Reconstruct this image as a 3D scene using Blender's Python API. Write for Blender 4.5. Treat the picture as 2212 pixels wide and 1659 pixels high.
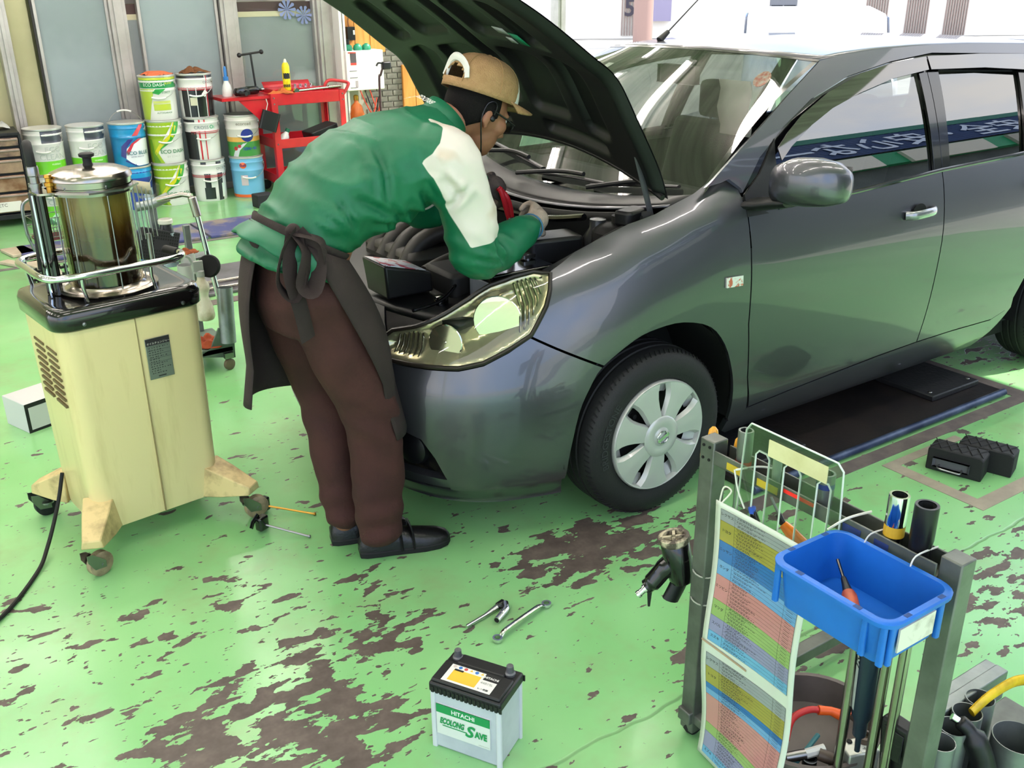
import bpy, bmesh, math, random
from mathutils import Vector as V, Matrix, geometry, noise as mnoise
random.seed(7)
PI=math.pi; R=math.radians
for o in list(bpy.data.objects): bpy.data.objects.remove(o)
SC=bpy.context.scene; COL=SC.collection
# ------------------------------------------------------------------ camera
FPX=2086.; PIT,ROL,YAW=.3928,.0092,.9836
CAM=V((-2.0406,-3.031,1.7287))
_F=V((math.cos(YAW)*math.cos(PIT),math.sin(YAW)*math.cos(PIT),-math.sin(PIT)))
_R=V((math.sin(YAW),-math.cos(YAW),0)); _D=_F.cross(_R)
_R2=_R*math.cos(ROL)+_D*math.sin(ROL); _D2=-_R*math.sin(ROL)+_D*math.cos(ROL)
cd=bpy.data.cameras.new('camera'); cam=bpy.data.objects.new('camera',cd); COL.objects.link(cam)
cam.matrix_world=Matrix((( _R2.x,-_D2.x,-_F.x,CAM.x),(_R2.y,-_D2.y,-_F.y,CAM.y),(_R2.z,-_D2.z,-_F.z,CAM.z),(0,0,0,1)))
cd.sensor_fit='HORIZONTAL'; cd.sensor_width=36; cd.lens=FPX/2212*36; cd.clip_start=.05; cd.clip_end=300
SC.camera=cam
for k,v in (('max_bounces',6),('diffuse_bounces',3),('glossy_bounces',3),('transmission_bounces',4),('transparent_max_bounces',12),('caustics_reflective',False),('caustics_refractive',False)):
    if hasattr(SC,'cycles') and hasattr(SC.cycles,k): setattr(SC.cycles,k,v)
# ------------------------------------------------------------------ world, sun, exposure
SC.view_settings.view_transform='Standard'; SC.view_settings.look='None'; SC.view_settings.gamma=1
SC.view_settings.use_curve_mapping=False; SC.view_settings.exposure=.93
w=bpy.data.worlds.new('sky'); SC.world=w; w.use_nodes=True
nt=w.node_tree; nt.nodes.clear()
wo=nt.nodes.new('ShaderNodeOutputWorld'); bg=nt.nodes.new('ShaderNodeBackground'); nt.links.new(bg.outputs[0],wo.inputs[0])
tc=nt.nodes.new('ShaderNodeTexCoord'); nz=nt.nodes.new('ShaderNodeTexNoise'); nz.inputs['Scale'].default_value=2.2; nz.inputs['Detail'].default_value=6
rp=nt.nodes.new('ShaderNodeValToRGB'); rp.color_ramp.elements[0].position=.40; rp.color_ramp.elements[0].color=(.44,.64,1,1); rp.color_ramp.elements[1].position=.62; rp.color_ramp.elements[1].color=(1,.98,.95,1)
nt.links.new(tc.outputs['Generated'],nz.inputs['Vector']); nt.links.new(nz.outputs['Fac'],rp.inputs[0]); nt.links.new(rp.outputs[0],bg.inputs[0])
bg.inputs[1].default_value=1.6
sd=bpy.data.lights.new('sun','SUN'); sd.energy=5.0; sd.angle=.01; sd.color=(1,.95,.86)
sun=bpy.data.objects.new('sun',sd); COL.objects.link(sun)
SUNDIR=V((math.cos(R(55))*.93,-math.cos(R(55))*.37,math.sin(R(55))))
sun.rotation_euler=SUNDIR.to_track_quat('Z','Y').to_euler()
# ------------------------------------------------------------------ materials
def lin(h):
    if not isinstance(h,str): return tuple(h)
    h=h.lstrip('#'); return tuple((lambda c:c/12.92 if c<=.04045 else ((c+.055)/1.055)**2.4)(int(h[i:i+2],16)/255) for i in (0,2,4))
MATS={}
def M(name,c='#888888',r=.5,m=0.,c2=None,vs=6.,lo=.4,hi=.65,bump=0.,bs=80.,coat=0.,emit=0.,spec=.5,det=4.,sheen=0.,trans=0.,ior=1.45,aniso=None):
    if name in MATS: return MATS[name]
    mt=bpy.data.materials.new(name); mt.use_nodes=True; n=mt.node_tree; b=n.nodes['Principled BSDF']; MATS[name]=mt
    b.inputs['Base Color'].default_value=(*lin(c),1); b.inputs['Roughness'].default_value=r; b.inputs['Metallic'].default_value=m
    b.inputs['Coat Weight'].default_value=coat; b.inputs['Coat Roughness'].default_value=.04; b.inputs['Specular IOR Level'].default_value=spec
    b.inputs['Transmission Weight'].default_value=trans; b.inputs['IOR'].default_value=ior
    mt.diffuse_color=(*lin(c),1)
    if emit: b.inputs['Emission Color'].default_value=(*lin(c),1); b.inputs['Emission Strength'].default_value=emit
    if c2 or bump:
        t=n.nodes.new('ShaderNodeTexCoord')
        if c2:
            nz=n.nodes.new('ShaderNodeTexNoise'); nz.inputs['Scale'].default_value=vs; nz.inputs['Detail'].default_value=det; nz.inputs['Roughness'].default_value=.6
            if aniso:
                mp=n.nodes.new('ShaderNodeMapping'); mp.inputs['Scale'].default_value=aniso; n.links.new(t.outputs['Object'],mp.inputs[0]); n.links.new(mp.outputs[0],nz.inputs['Vector'])
            else: n.links.new(t.outputs['Object'],nz.inputs['Vector'])
            rp=n.nodes.new('ShaderNodeValToRGB'); rp.color_ramp.elements[0].position=lo; rp.color_ramp.elements[1].position=hi
            rp.color_ramp.elements[0].color=(*lin(c),1); rp.color_ramp.elements[1].color=(*lin(c2),1)
            n.links.new(nz.outputs['Fac'],rp.inputs[0]); n.links.new(rp.outputs[0],b.inputs['Base Color'])
        if bump:
            nb=n.nodes.new('ShaderNodeTexNoise'); nb.inputs['Scale'].default_value=bs; nb.inputs['Detail'].default_value=3; n.links.new(t.outputs['Object'],nb.inputs['Vector'])
            bp=n.nodes.new('ShaderNodeBump'); bp.inputs['Strength'].default_value=bump; bp.inputs['Distance'].default_value=.01; n.links.new(nb.outputs['Fac'],bp.inputs['Height']); n.links.new(bp.outputs[0],b.inputs['Normal'])
    return mt
def G(name,tint='#ffffff',refl=1.,rough=.01,f=1.5):
    """thin clear sheet: transparent with fresnel gloss"""
    if name in MATS: return MATS[name]
    mt=bpy.data.materials.new(name); mt.use_nodes=True; n=mt.node_tree; n.nodes.clear(); MATS[name]=mt
    o=n.nodes.new('ShaderNodeOutputMaterial'); mx=n.nodes.new('ShaderNodeMixShader'); t=n.nodes.new('ShaderNodeBsdfTransparent'); g=n.nodes.new('ShaderNodeBsdfGlossy'); fr=n.nodes.new('ShaderNodeFresnel'); ge=n.nodes.new('ShaderNodeNewGeometry'); mr=n.nodes.new('ShaderNodeMapRange'); mr.inputs[3].default_value=f; mr.inputs[4].default_value=1/f; n.links.new(ge.outputs['Backfacing'],mr.inputs[0]); n.links.new(mr.outputs[0],fr.inputs[0])
    t.inputs[0].default_value=(*lin(tint),1); g.inputs['Roughness'].default_value=rough; g.inputs[0].default_value=(refl,refl,refl,1)
    n.links.new(fr.outputs[0],mx.inputs[0]); n.links.new(t.outputs[0],mx.inputs[1]); n.links.new(g.outputs[0],mx.inputs[2]); n.links.new(mx.outputs[0],o.inputs[0])
    mt.diffuse_color=(*lin(tint),.4)
    return mt
# ------------------------------------------------------------------ geometry helpers
def catm(p,n,closed=False):
    p=[V(q) for q in p]; out=[]; k=len(p)
    segs=k if closed else k-1
    for i in range(segs):
        if closed: a,b,c,d=p[(i-1)%k],p[i],p[(i+1)%k],p[(i+2)%k]
        else: a,b,c,d=p[max(i-1,0)],p[i],p[i+1],p[min(i+2,k-1)]
        for j in range(n):
            u=j/n; out.append(.5*(2*b+(c-a)*u+(2*a-5*b+4*c-d)*u*u+(3*b-a-3*c+d)*u**3))
    if not closed: out.append(p[-1])
    return out
def lerp(a,b,u): return a+(b-a)*u
def interp(tab,x):
    if x<=tab[0][0]: return tab[0][1]
    for (a,p),(b,q) in zip(tab,tab[1:]):
        if x<=b: return p+(q-p)*(x-a)/(b-a)
    return tab[-1][1]
def T(x=0,y=0,z=0,rz=0,rx=0,ry=0): return Matrix.Translation((x,y,z))@Matrix.Rotation(rz,4,'Z')@Matrix.Rotation(ry,4,'Y')@Matrix.Rotation(rx,4,'X')
def align(p0,p1):
    d=(V(p1)-V(p0)); q=d.to_track_quat('Z','Y'); return Matrix.Translation(V(p0))@q.to_matrix().to_4x4()
OFF={}
class MB:
    def __init__(s): s.v=[]; s.f=[]; s.mi=[]; s.cur=0
    def add(s,vs,fs,M=None):
        b=len(s.v)
        s.v+= [M@V(q) for q in vs] if M else [V(q) for q in vs]
        for f in fs: s.f.append([b+i for i in f]); s.mi.append(s.cur)
        return s
    def box(s,x,y,z,sx,sy,sz,M=None,rz=0):
        a,b,c=sx/2,sy/2,sz/2
        Q=[(-a,-b,-c),(a,-b,-c),(a,b,-c),(-a,b,-c),(-a,-b,c),(a,-b,c),(a,b,c),(-a,b,c)]
        m=T(x,y,z,rz); m=M@m if M else m
        return s.add(Q,[(3,2,1,0),(4,5,6,7),(0,1,5,4),(1,2,6,5),(2,3,7,6),(3,0,4,7)],m)
    def b2(s,x0,x1,y0,y1,z0,z1,M=None): return s.box((x0+x1)/2,(y0+y1)/2,(z0+z1)/2,abs(x1-x0),abs(y1-y0),abs(z1-z0),M)
    def lathe(s,prof,n=24,M=None,cap=True,a0=0.,a1=2*PI):
        full=abs(a1-a0-2*PI)<1e-6; k=n if full else n+1
        vs=[(r*math.cos(a0+(a1-a0)*j/n),r*math.sin(a0+(a1-a0)*j/n),z) for r,z in prof for j in range(k)]
        fs=[]
        for i in range(len(prof)-1):
            for j in range(n):
                j2=(j+1)%k; fs.append((i*k+j,i*k+j2,(i+1)*k+j2,(i+1)*k+j))
        if cap and full:
            if prof[0][0]>1e-6: fs.append(tuple(reversed(range(k))))
            if prof[-1][0]>1e-6: fs.append(tuple((len(prof)-1)*k+j for j in range(k)))
        return s.add(vs,fs,M)
    def cyl(s,p0,p1,r0,r1=None,n=16,cap=True):
        L=(V(p1)-V(p0)).length
        return s.lathe([(r0,0),(r0 if r1 is None else r1,L)],n,align(p0,p1),cap)
    def tube(s,path,r,n=10,closed=False,cap=True,up=None,M=None):
        P=[V(q) for q in path]; k=len(P)
        rr=r if isinstance(r,(list,tuple)) and len(r)==k else [r]*k
        t=[]
        for i in range(k):
            a=P[(i-1)%k] if closed or i>0 else P[i]; b=P[(i+1)%k] if closed or i<k-1 else P[i]
            d=b-a; t.append(d.normalized() if d.length>1e-9 else V((0,0,1)))
        N=V(up) if up else (V((0,0,1)) if abs(t[0].z)<.9 else V((1,0,0)))
        vs=[]
        for i in range(k):
            N=(N-t[i]*N.dot(t[i]))
            N=N.normalized() if N.length>1e-6 else t[i].orthogonal().normalized()
            B=t[i].cross(N); ra,rb=(rr[i] if isinstance(rr[i],(list,tuple)) else (rr[i],rr[i]))
            for j in range(n):
                a=2*PI*j/n; vs.append(P[i]+N*(ra*math.cos(a))+B*(rb*math.sin(a)))
        fs=[]
        for i in range(k if closed else k-1):
            i2=(i+1)%k
            for j in range(n): fs.append((i*n+j,i*n+(j+1)%n,i2*n+(j+1)%n,i2*n+j))
        if cap and not closed: fs.append(tuple(reversed(range(n)))); fs.append(tuple((k-1)*n+j for j in range(n)))
        return s.add(vs,fs,M)
    def sph(s,c,r,n=16,m=10,M=None):
        r=r if isinstance(r,(list,tuple)) else (r,r,r); c=V(c)
        vs=[(0,0,-1)]+[(math.sin(PI*i/m)*math.cos(2*PI*j/n),math.sin(PI*i/m)*math.sin(2*PI*j/n),-math.cos(PI*i/m)) for i in range(1,m) for j in range(n)]+[(0,0,1)]
        fs=[(0,1+(j+1)%n,1+j) for j in range(n)]
        for i in range(m-2):
            for j in range(n): a=1+i*n; fs.append((a+j,a+(j+1)%n,a+n+(j+1)%n,a+n+j))
        e=len(vs)-1; a=1+(m-2)*n; fs+=[(a+j,a+(j+1)%n,e) for j in range(n)]
        m4=Matrix.Translation(c)@Matrix.Diagonal((*r,1)); m4=M@m4 if M else m4
        return s.add(vs,fs,m4)
    def prism(s,poly,h,M=None,z0=0.):
        k=len(poly); vs=[(p[0],p[1],z0) for p in poly]+[(p[0],p[1],z0+h) for p in poly]
        fs=[tuple(reversed(range(k))),tuple(range(k,2*k))]+[(i,(i+1)%k,k+(i+1)%k,k+i) for i in range(k)]
        return s.add(vs,fs,M)
    def grid(s,fn,nu,nv,cu=False,cv=False):
        vs=[fn(i/(nu if not cu else nu),j/nv) for i in range(nu if cu else nu+1) for j in range(nv if cv else nv+1)]
        a=nv if cv else nv+1; A=nu if cu else nu+1; fs=[]
        for i in range(nu):
            for j in range(nv):
                i2=(i+1)%A if cu else i+1; j2=(j+1)%a if cv else j+1
                fs.append((i*a+j,i2*a+j,i2*a+j2,i*a+j2))
        return s.add(vs,fs)
    def loft(s,rings,cap=True):
        n=len(rings[0]); vs=[q for r in rings for q in r]; fs=[]
        for i in range(len(rings)-1):
            for j in range(n): fs.append((i*n+j,i*n+(j+1)%n,(i+1)*n+(j+1)%n,(i+1)*n+j))
        if cap: fs.append(tuple(reversed(range(n)))); fs.append(tuple((len(rings)-1)*n+j for j in range(n)))
        return s.add(vs,fs)
    def rbox(s,x,y,z,sx,sy,sz,r=.01,M=None,seg=4,rz=0):
        m=T(x,y,z-sz/2,rz); m=M@m if M else m
        return s.prism(rrect(sx,sy,r,seg),sz,m)
    def mesh(s,name):
        me=bpy.data.meshes.new(name); me.from_pydata(s.v,[],s.f); me.polygons.foreach_set('material_index',s.mi); me.update(); return me
    def build(s,name,mat,parent=None,smooth=38,bevel=0.,sub=0,solid=0.,seg=2,label=None):
        o=OFFSET(parent)
        if o: s.v=[q-o for q in s.v]
        me=s.mesh(name)
        for q in (mat if isinstance(mat,(list,tuple)) else [mat]): me.materials.append(q)
        if smooth: me.shade_smooth(); me.set_sharp_from_angle(angle=R(smooth))
        ob=bpy.data.objects.new(name,me); COL.objects.link(ob); ob.parent=parent
        if solid: d=ob.modifiers.new('s','SOLIDIFY'); d.thickness=abs(solid); d.offset=-1 if solid>0 else 1
        if bevel: d=ob.modifiers.new('b','BEVEL'); d.width=bevel; d.segments=seg; d.limit_method='ANGLE'; d.angle_limit=R(35)
        if sub: d=ob.modifiers.new('u','SUBSURF'); d.levels=sub; d.render_levels=sub
        if label: ob['label']=label
        return ob
def OFFSET(p):
    while p is not None:
        if p.name in OFF: return OFF[p.name]
        p=p.parent
    return None
def rrect(sx,sy,r,seg=4):
    out=[]
    for cx,cy,a in ((sx/2-r,sy/2-r,0),(-sx/2+r,sy/2-r,PI/2),(-sx/2+r,-sy/2+r,PI),(sx/2-r,-sy/2+r,1.5*PI)):
        for i in range(seg+1): t=a+PI/2*i/seg; out.append((cx+r*math.cos(t),cy+r*math.sin(t)))
    return out
def tag(o,label,cat,group=None):
    o['label']=label; o['category']=cat
    if group: o['group']=group
    return o
def thing(name,label,cat,loc=(0,0,0),rz=0,group=None):
    o=bpy.data.objects.new(name,None); COL.objects.link(o); o.location=loc; o.rotation_euler=(0,0,rz); o.empty_display_size=.1
    return tag(o,label,cat,group)
def wthing(name,label,cat,loc=(0,0,0),group=None):
    o=thing(name,label,cat,loc,0,group); OFF[o.name]=V(loc); return o
def struct(o): o['kind']='structure'; return o
def copy_tree(o,parent=None):
    c=o.copy(); COL.objects.link(c); c.parent=parent
    for ch in list(o.children): copy_tree(ch,c)
    return c
def dens(poly,st):
    out=[]
    for a,b in zip(poly,poly[1:]+poly[:1]):
        n=max(1,int(math.dist(a,b)/st+.5))
        for i in range(n): out.append((a[0]+(b[0]-a[0])*i/n,a[1]+(b[1]-a[1])*i/n))
    return out
def inpoly(p,poly):
    c=False; j=len(poly)-1
    for i in range(len(poly)):
        if (poly[i][1]>p[1])!=(poly[j][1]>p[1]) and p[0]<(poly[j][0]-poly[i][0])*(p[1]-poly[i][1])/(poly[j][1]-poly[i][1])+poly[i][0]: c=not c
        j=i
    return c
def patch(name,poly,fn,mat,parent,step=.035,rim=.008,mirror=False,flipn=False,holes=()):
    """panel cut from a parametric surface: polygon in (s,t), fn(s,t)->point; real shading normals and a turned-in rim"""
    B=dens(poly,step); H=[dens(h,step) for h in holes]
    pts=list(B); eds=[(i,(i+1)%len(B)) for i in range(len(B))]
    for h in H:
        b=len(pts); pts+=h; eds+=[(b+i,b+(i+1)%len(h)) for i in range(len(h))]
    x0=min(p[0] for p in B); x1=max(p[0] for p in B); y0=min(p[1] for p in B); y1=max(p[1] for p in B)
    nx=int((x1-x0)/step); ny=int((y1-y0)/step); bnd=list(pts)
    for i in range(1,nx+1):
        for j in range(1,ny+1):
            q=(x0+(x1-x0)*i/(nx+1),y0+(y1-y0)*j/(ny+1))
            if inpoly(q,B) and not any(inpoly(q,h) for h in H) and min((q[0]-p[0])**2+(q[1]-p[1])**2 for p in bnd)>(.45*step)**2: pts.append(q)
    r=geometry.delaunay_2d_cdt([V(p) for p in pts],eds,[],0,1e-6)
    vv=[(p.x,p.y) for p in r[0]]; tris=[]
    for t in r[2]:
        c=(sum(vv[i][0] for i in t)/3,sum(vv[i][1] for i in t)/3)
        if inpoly(c,B) and not any(inpoly(c,h) for h in H): tris.append(list(t))
    P=[V(fn(*q)) for q in vv]; e=.004; N=[]
    for q in vv:
        a=V(fn(q[0]+e,q[1]))-V(fn(q[0]-e,q[1])); b=V(fn(q[0],q[1]+e))-V(fn(q[0],q[1]-e)); n=a.cross(b)
        n=n.normalized() if n.length>1e-12 else V((0,-1,0)); N.append(-n if flipn else n)
    verts=list(P); nor=[]; faces=[]
    for t in tris:
        fnm=(P[t[1]]-P[t[0]]).cross(P[t[2]]-P[t[0]])
        if fnm.dot(N[t[0]])<0: t=[t[0],t[2],t[1]]
        faces.append(t); nor+=[N[i] for i in t]
    if rim:
        cnt={}
        for t in faces:
            for i in range(3):
                a,b=t[i],t[(i+1)%3]; k=(min(a,b),max(a,b)); cnt.setdefault(k,[]).append((a,b))
        mp={}
        for k,l in list(cnt.items()):
            if len(l)==1:
                a,b=l[0]
                for q in (a,b):
                    if q not in mp: mp[q]=len(verts); verts.append(P[q]-N[q]*rim)
                faces.append([b,a,mp[a],mp[b]])
                n=(verts[a]-verts[b]).cross(verts[mp[a]]-verts[b]); n=n.normalized() if n.length>1e-12 else N[a]; nor+=[n]*4
    if mirror:
        nv=len(verts); verts+=[V((p.x,-p.y,p.z)) for p in verts]; f2=[]; k=0; n2=[]
        for f in faces:
            ns=nor[k:k+len(f)]; k+=len(f)
            f2.append([i+nv for i in reversed(f)]); n2+=[V((n.x,-n.y,n.z)) for n in reversed(ns)]
        faces+=f2; nor+=n2
    o=OFFSET(parent)
    if o: verts=[q-o for q in verts]
    me=bpy.data.meshes.new(name); me.from_pydata(verts,[],faces); me.update(); me.materials.append(mat); me.shade_smooth()
    me.normals_split_custom_set(nor)
    ob=bpy.data.objects.new(name,me); COL.objects.link(ob); ob.parent=parent
    return ob
def mirror_obj(o,name,parent):
    c=o.copy(); c.name=name; COL.objects.link(c); c.parent=parent; c.scale=(1,-1,1); return c
_tc={}
def glyphs(s,size=1.,bold=0.,shear=0.,space=1.):
    k=(s,bold,shear,space)
    if k not in _tc:
        cu=bpy.data.curves.new('t','FONT'); cu.body=s; cu.size=1; cu.offset=bold; cu.shear=shear; cu.space_character=space; cu.resolution_u=3; cu.fill_mode='FRONT'
        ob=bpy.data.objects.new('t',cu); COL.objects.link(ob); dg=bpy.context.evaluated_depsgraph_get(); ev=ob.evaluated_get(dg); me=ev.to_mesh()
        vs=[(v.co.x,v.co.y) for v in me.vertices]; fs=[tuple(p.vertices) for p in me.polygons]; ev.to_mesh_clear()
        bpy.data.objects.remove(ob); bpy.data.curves.remove(cu)
        _tc[k]=(vs,fs)
    vs,fs=_tc[k]; return [(x*size,y*size) for x,y in vs],fs
def letters(name,s,size,fn,mat,parent,bold=0.,shear=0.,cx=True,width=None,mb=None,space=1.):
    """lettering as thin geometry, fn maps (u,v) in the plane of the print to 3D"""
    vs,fs=glyphs(s,size,bold,shear,space)
    if not vs: return None
    x0=min(p[0] for p in vs); x1=max(p[0] for p in vs); k=(width/(x1-x0)) if width else 1
    o=-(x0+x1)/2 if cx else -x0
    m=mb or MB(); m.add([fn((x+o)*k,y) for x,y in vs],fs)
    return m if mb is not None else m.build(name,mat,parent,smooth=0)
def remesh(mb,voxel,smooth=3,fac=.5):
    """fuse overlapping closed shapes into one continuous surface; returns a mesh"""
    me=mb.mesh('tmp'); ob=bpy.data.objects.new('tmp',me); COL.objects.link(ob)
    d=ob.modifiers.new('r','REMESH'); d.mode='VOXEL'; d.voxel_size=voxel
    if smooth: d=ob.modifiers.new('s','SMOOTH'); d.iterations=smooth; d.factor=fac
    dg=bpy.context.evaluated_depsgraph_get(); ev=ob.evaluated_get(dg); r=bpy.data.meshes.new_from_object(ev)
    bpy.data.objects.remove(ob); bpy.data.meshes.remove(me); return r
def mesh_obj(name,me,mats,parent,fn=None,smooth=True):
    o=OFFSET(parent); me.materials.clear()
    for q in mats: me.materials.append(q)
    if fn:
        for p in me.polygons: p.material_index=fn(p.center)
    if o:
        for v in me.vertices: v.co-=o
    if smooth: me.shade_smooth()
    me.name=name; ob=bpy.data.objects.new(name,me); COL.objects.link(ob); ob.parent=parent; return ob
# ------------------------------------------------------------------ the setting
def floor_mat():
    mt=bpy.data.materials.new('painted_floor'); mt.use_nodes=True; n=mt.node_tree; b=n.nodes['Principled BSDF']; L=n.links.new
    def N(t,**k):
        q=n.nodes.new(t)
        for a,v in k.items(): q.inputs[a].default_value=v
        return q
    def math_(op,a,c=None,d=None):
        q=n.nodes.new('ShaderNodeMath'); q.operation=op
        for i,x in enumerate((a,c,d)):
            if x is None: continue
            if isinstance(x,(int,float)): q.inputs[i].default_value=x
            else: L(x,q.inputs[i])
        return q.outputs[0]
    def ramp(fac,stops):
        q=n.nodes.new('ShaderNodeValToRGB'); e=q.color_ramp.elements
        e[0].position,e[0].color=stops[0][0],(*lin(stops[0][1]),1); e[1].position,e[1].color=stops[1][0],(*lin(stops[1][1]),1)
        for p,c in stops[2:]: k=e.new(p); k.color=(*lin(c),1)
        L(fac,q.inputs[0]); return q.outputs[0]
    tc=n.nodes.new('ShaderNodeTexCoord'); P=tc.outputs['Object']
    def noise(sc,det=5,ro=.6,dist=0.,vec=None):
        q=N('ShaderNodeTexNoise',Scale=sc,Detail=det,Roughness=ro,Distortion=dist); L(vec or P,q.inputs['Vector']); return q.outputs['Fac']
    mp=N('ShaderNodeMapping'); mp.inputs['Rotation'].default_value=(0,0,.75); mp.inputs['Scale'].default_value=(1,2.0,1); L(P,mp.inputs[0])
    big=noise(8.5,5,.52,.15,mp.outputs[0]); small=noise(26,3,.5,.2,mp.outputs[0]); fine=noise(60,2,.5)
    # worn areas: (x, y, rx, ry, strength)
    W=[(-1.52,-1.12,.5,.36,.20),(-1.22,-.90,.36,.2,.16),(-1.75,-1.34,.4,.28,.18),(-1.35,-1.25,.25,.2,.17),(-.98,-.72,.13,.22,.12),(-.30,-.88,.42,.22,.24),(-.02,-1.02,.4,.2,.17),(.30,-1.10,.35,.14,.12),
       (.5,-1.75,.5,.26,.14),(1.0,-1.75,.4,.2,.14),(-.35,-1.55,.25,.25,.12),(.05,-1.62,.3,.22,.11),(-1.95,-.55,.5,.6,.05),(-1.45,-.55,.55,.3,.055),(-1.8,.9,.7,.5,.03),(2.5,-.45,.5,.5,.1),(-1.0,-1.75,.3,.18,.12)]
    acc=None; sep=n.nodes.new('ShaderNodeSeparateXYZ'); L(P,sep.inputs[0]); X,Y=sep.outputs[0],sep.outputs[1]
    for x,y,rx,ry,s in W:
        mp_=n.nodes.new('ShaderNodeMapping'); mp_.inputs['Location'].default_value=(-x/rx,-y/ry,0); mp_.inputs['Scale'].default_value=(1/rx,1/ry,0); L(P,mp_.inputs[0])
        ln=n.nodes.new('ShaderNodeVectorMath'); ln.operation='LENGTH'; L(mp_.outputs[0],ln.inputs[0])
        v=math_('MINIMUM',math_('MULTIPLY_ADD',ln.outputs['Value'],-s/.6,s/.6),s*.92); acc=math_('MAXIMUM',v,0.) if acc is None else math_('MAXIMUM',acc,v)
    # chips fade out towards the back of the hall
    fade=math_('MULTIPLY',math_('MAXIMUM',math_('ADD',Y,-.2),0.),.05)
    k1=math_('SUBTRACT',math_('ADD',big,acc),fade)
    k2=math_('SUBTRACT',math_('ADD',small,math_('MULTIPLY',acc,.5)),math_('MULTIPLY',fade,.7))
    def step(x,t,wd=.008): return math_('MINIMUM',math_('MAXIMUM',math_('DIVIDE',math_('SUBTRACT',x,t),wd),0.),1.)
    chip=math_('MAXIMUM',step(k1,.642),step(k2,.68))
    # construction joint running along the bay
    jn=math_('ABSOLUTE',math_('ADD',math_('ADD',Y,1.59),math_('MULTIPLY',math_('SUBTRACT',noise(5,2,.6),.5),.05)))
    joint=math_('MULTIPLY',math_('SUBTRACT',1.,step(jn,.002,.005)),math_('MINIMUM',1.,math_('MULTIPLY',noise(2.2,1,.6),1.1)))
    paint=ramp(noise(1.3,2,.6),[(.3,'#78b572'),(.7,'#92c688'),(.5,'#85be7e')])
    dirt=ramp(noise(3.2,4,.7),[(.5,'#000000'),(.78,'#ffffff')])
    mx=n.nodes.new('ShaderNodeMixRGB'); mx.inputs[2].default_value=(*lin('#8d8466'),1); L(paint,mx.inputs[1]); L(math_('MULTIPLY',dirt,.42),mx.inputs[0])
    conc=ramp(noise(14,3,.7),[(.3,'#4a403b'),(.7,'#665a53'),(.5,'#574c46')])
    m2=n.nodes.new('ShaderNodeMixRGB'); L(chip,m2.inputs[0]); L(mx.outputs[0],m2.inputs[1]); L(conc,m2.inputs[2])
    m3=n.nodes.new('ShaderNodeMixRGB'); m3.inputs[2].default_value=(*lin('#3b3630'),1); L(math_('MULTIPLY',joint,.7),m3.inputs[0]); L(m2.outputs[0],m3.inputs[1])
    L(m3.outputs[0],b.inputs['Base Color'])
    rg=math_('ADD',math_('MULTIPLY',chip,.35),math_('ADD',.1,math_('MULTIPLY',big,.2))); L(rg,b.inputs['Roughness'])
    bm=N('ShaderNodeBump',Strength=.35,Distance=.004); L(math_('ADD',math_('SUBTRACT',math_('MULTIPLY',fine,.12),chip),math_('MULTIPLY',joint,-2.)),bm.inputs['Height']); L(bm.outputs[0],b.inputs['Normal'])
    return mt
m=MB(); m.grid(lambda u,v:(-7+12.6*u,-6.2+13.2*v,0),6,6); floor=struct(m.build('floor',floor_mat(),smooth=0))
M_pave=M('pavement','#b9b4aa',.85,c2='#a29d94',vs=.8)
m=MB(); m.b2(-60,90,-60,90,-.06,-.012); struct(m.build('ground',M_pave,smooth=0))
M_white=M('white_wall','#d9d6cf',.7,c2='#c9c5bc',vs=1.5)
M_ceil=M('ceiling_panel','#c4c1b9',.8,c2='#9c9992',vs=3,aniso=(.3,4,1))
m=MB(); m.b2(-7,4.3,-3.8,3.4,3.3,3.42); m.b2(-7,3.4,3.4,6.4,3.3,3.42); struct(m.build('ceiling',M_ceil,smooth=0))
m=MB(); m.b2(-7.1,-7,-3.8,6.4,2.7,3.3); m.b2(-7.1,-7,3.4,6.4,0,2.7); m.b2(-7.1,-7,-3.8,-3.5,0,2.7); struct(m.build('wall_left',M_white,smooth=0))
# back wall: cream sheet, posts, frosted panes
M_cream=M('cream_board','#b3b089',.55,c2='#a8a67f',vs=2)
M_alu=M('aluminium_frame','#b9b5b0',.38,.55,c2='#a7a29c',vs=4)
M_frost=M('frosted_pane','#8b9799',.22,c2='#7f8b8d',vs=1.2,spec=.4)
M_brown=M('brown_strip','#4b3430',.5)
M_strip=M('cream_strip','#cfc6a6',.5)
M_dark=M('dark_gap','#2b2a2a',.6)
M_greyp=M('grey_board','#8d9393',.5,c2='#7c8282',vs=1)
YB=5.9
m=MB(); m.b2(-7,-.66,YB+.06,YB+.16,0,3.3); m.b2(-7,2.05,YB+.9,YB+1.,0,3.3); wb=struct(m.build('wall_back',M_cream,smooth=0))
def window(n,x0,x1,z1=3.3,pane=None,fr=.05):
    m=MB(); m.b2(x0,x1,YB-.02,YB+.05,0,.06); m.b2(x0,x1,YB-.02,YB+.05,z1-.06,z1); m.b2(x0,x0+.025,YB-.02,YB+.05,.06,z1-.06); m.b2(x1-.025,x1,YB-.02,YB+.05,.06,z1-.06)
    w=struct(m.build('window_%d'%n,M_alu,bevel=.004))
    m=MB(); m.b2(x0+.025,x1-.025,YB+.01,YB+.02,.06,z1-.06); m.build('pane',pane or M_frost,w,smooth=0); return w
M_clear=G('window_glass','#fafcfb',.9,.02)
window(1,-.63,-.06); window(2,.17,.85); w3=window(3,1.0,1.76,pane=M_clear)
def trim(n,x0,x1,y0=YB-.06,y1=YB+.08,z0=0,z1=3.3,mt=M_alu):
    m=MB(); m.b2(x0,x1,y0,y1,z0,z1); m.b2(x0+.03,x1-.03,y0-.015,y0,z0,z1); return struct(m.build('trim_%d'%n,mt,bevel=.004))
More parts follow.
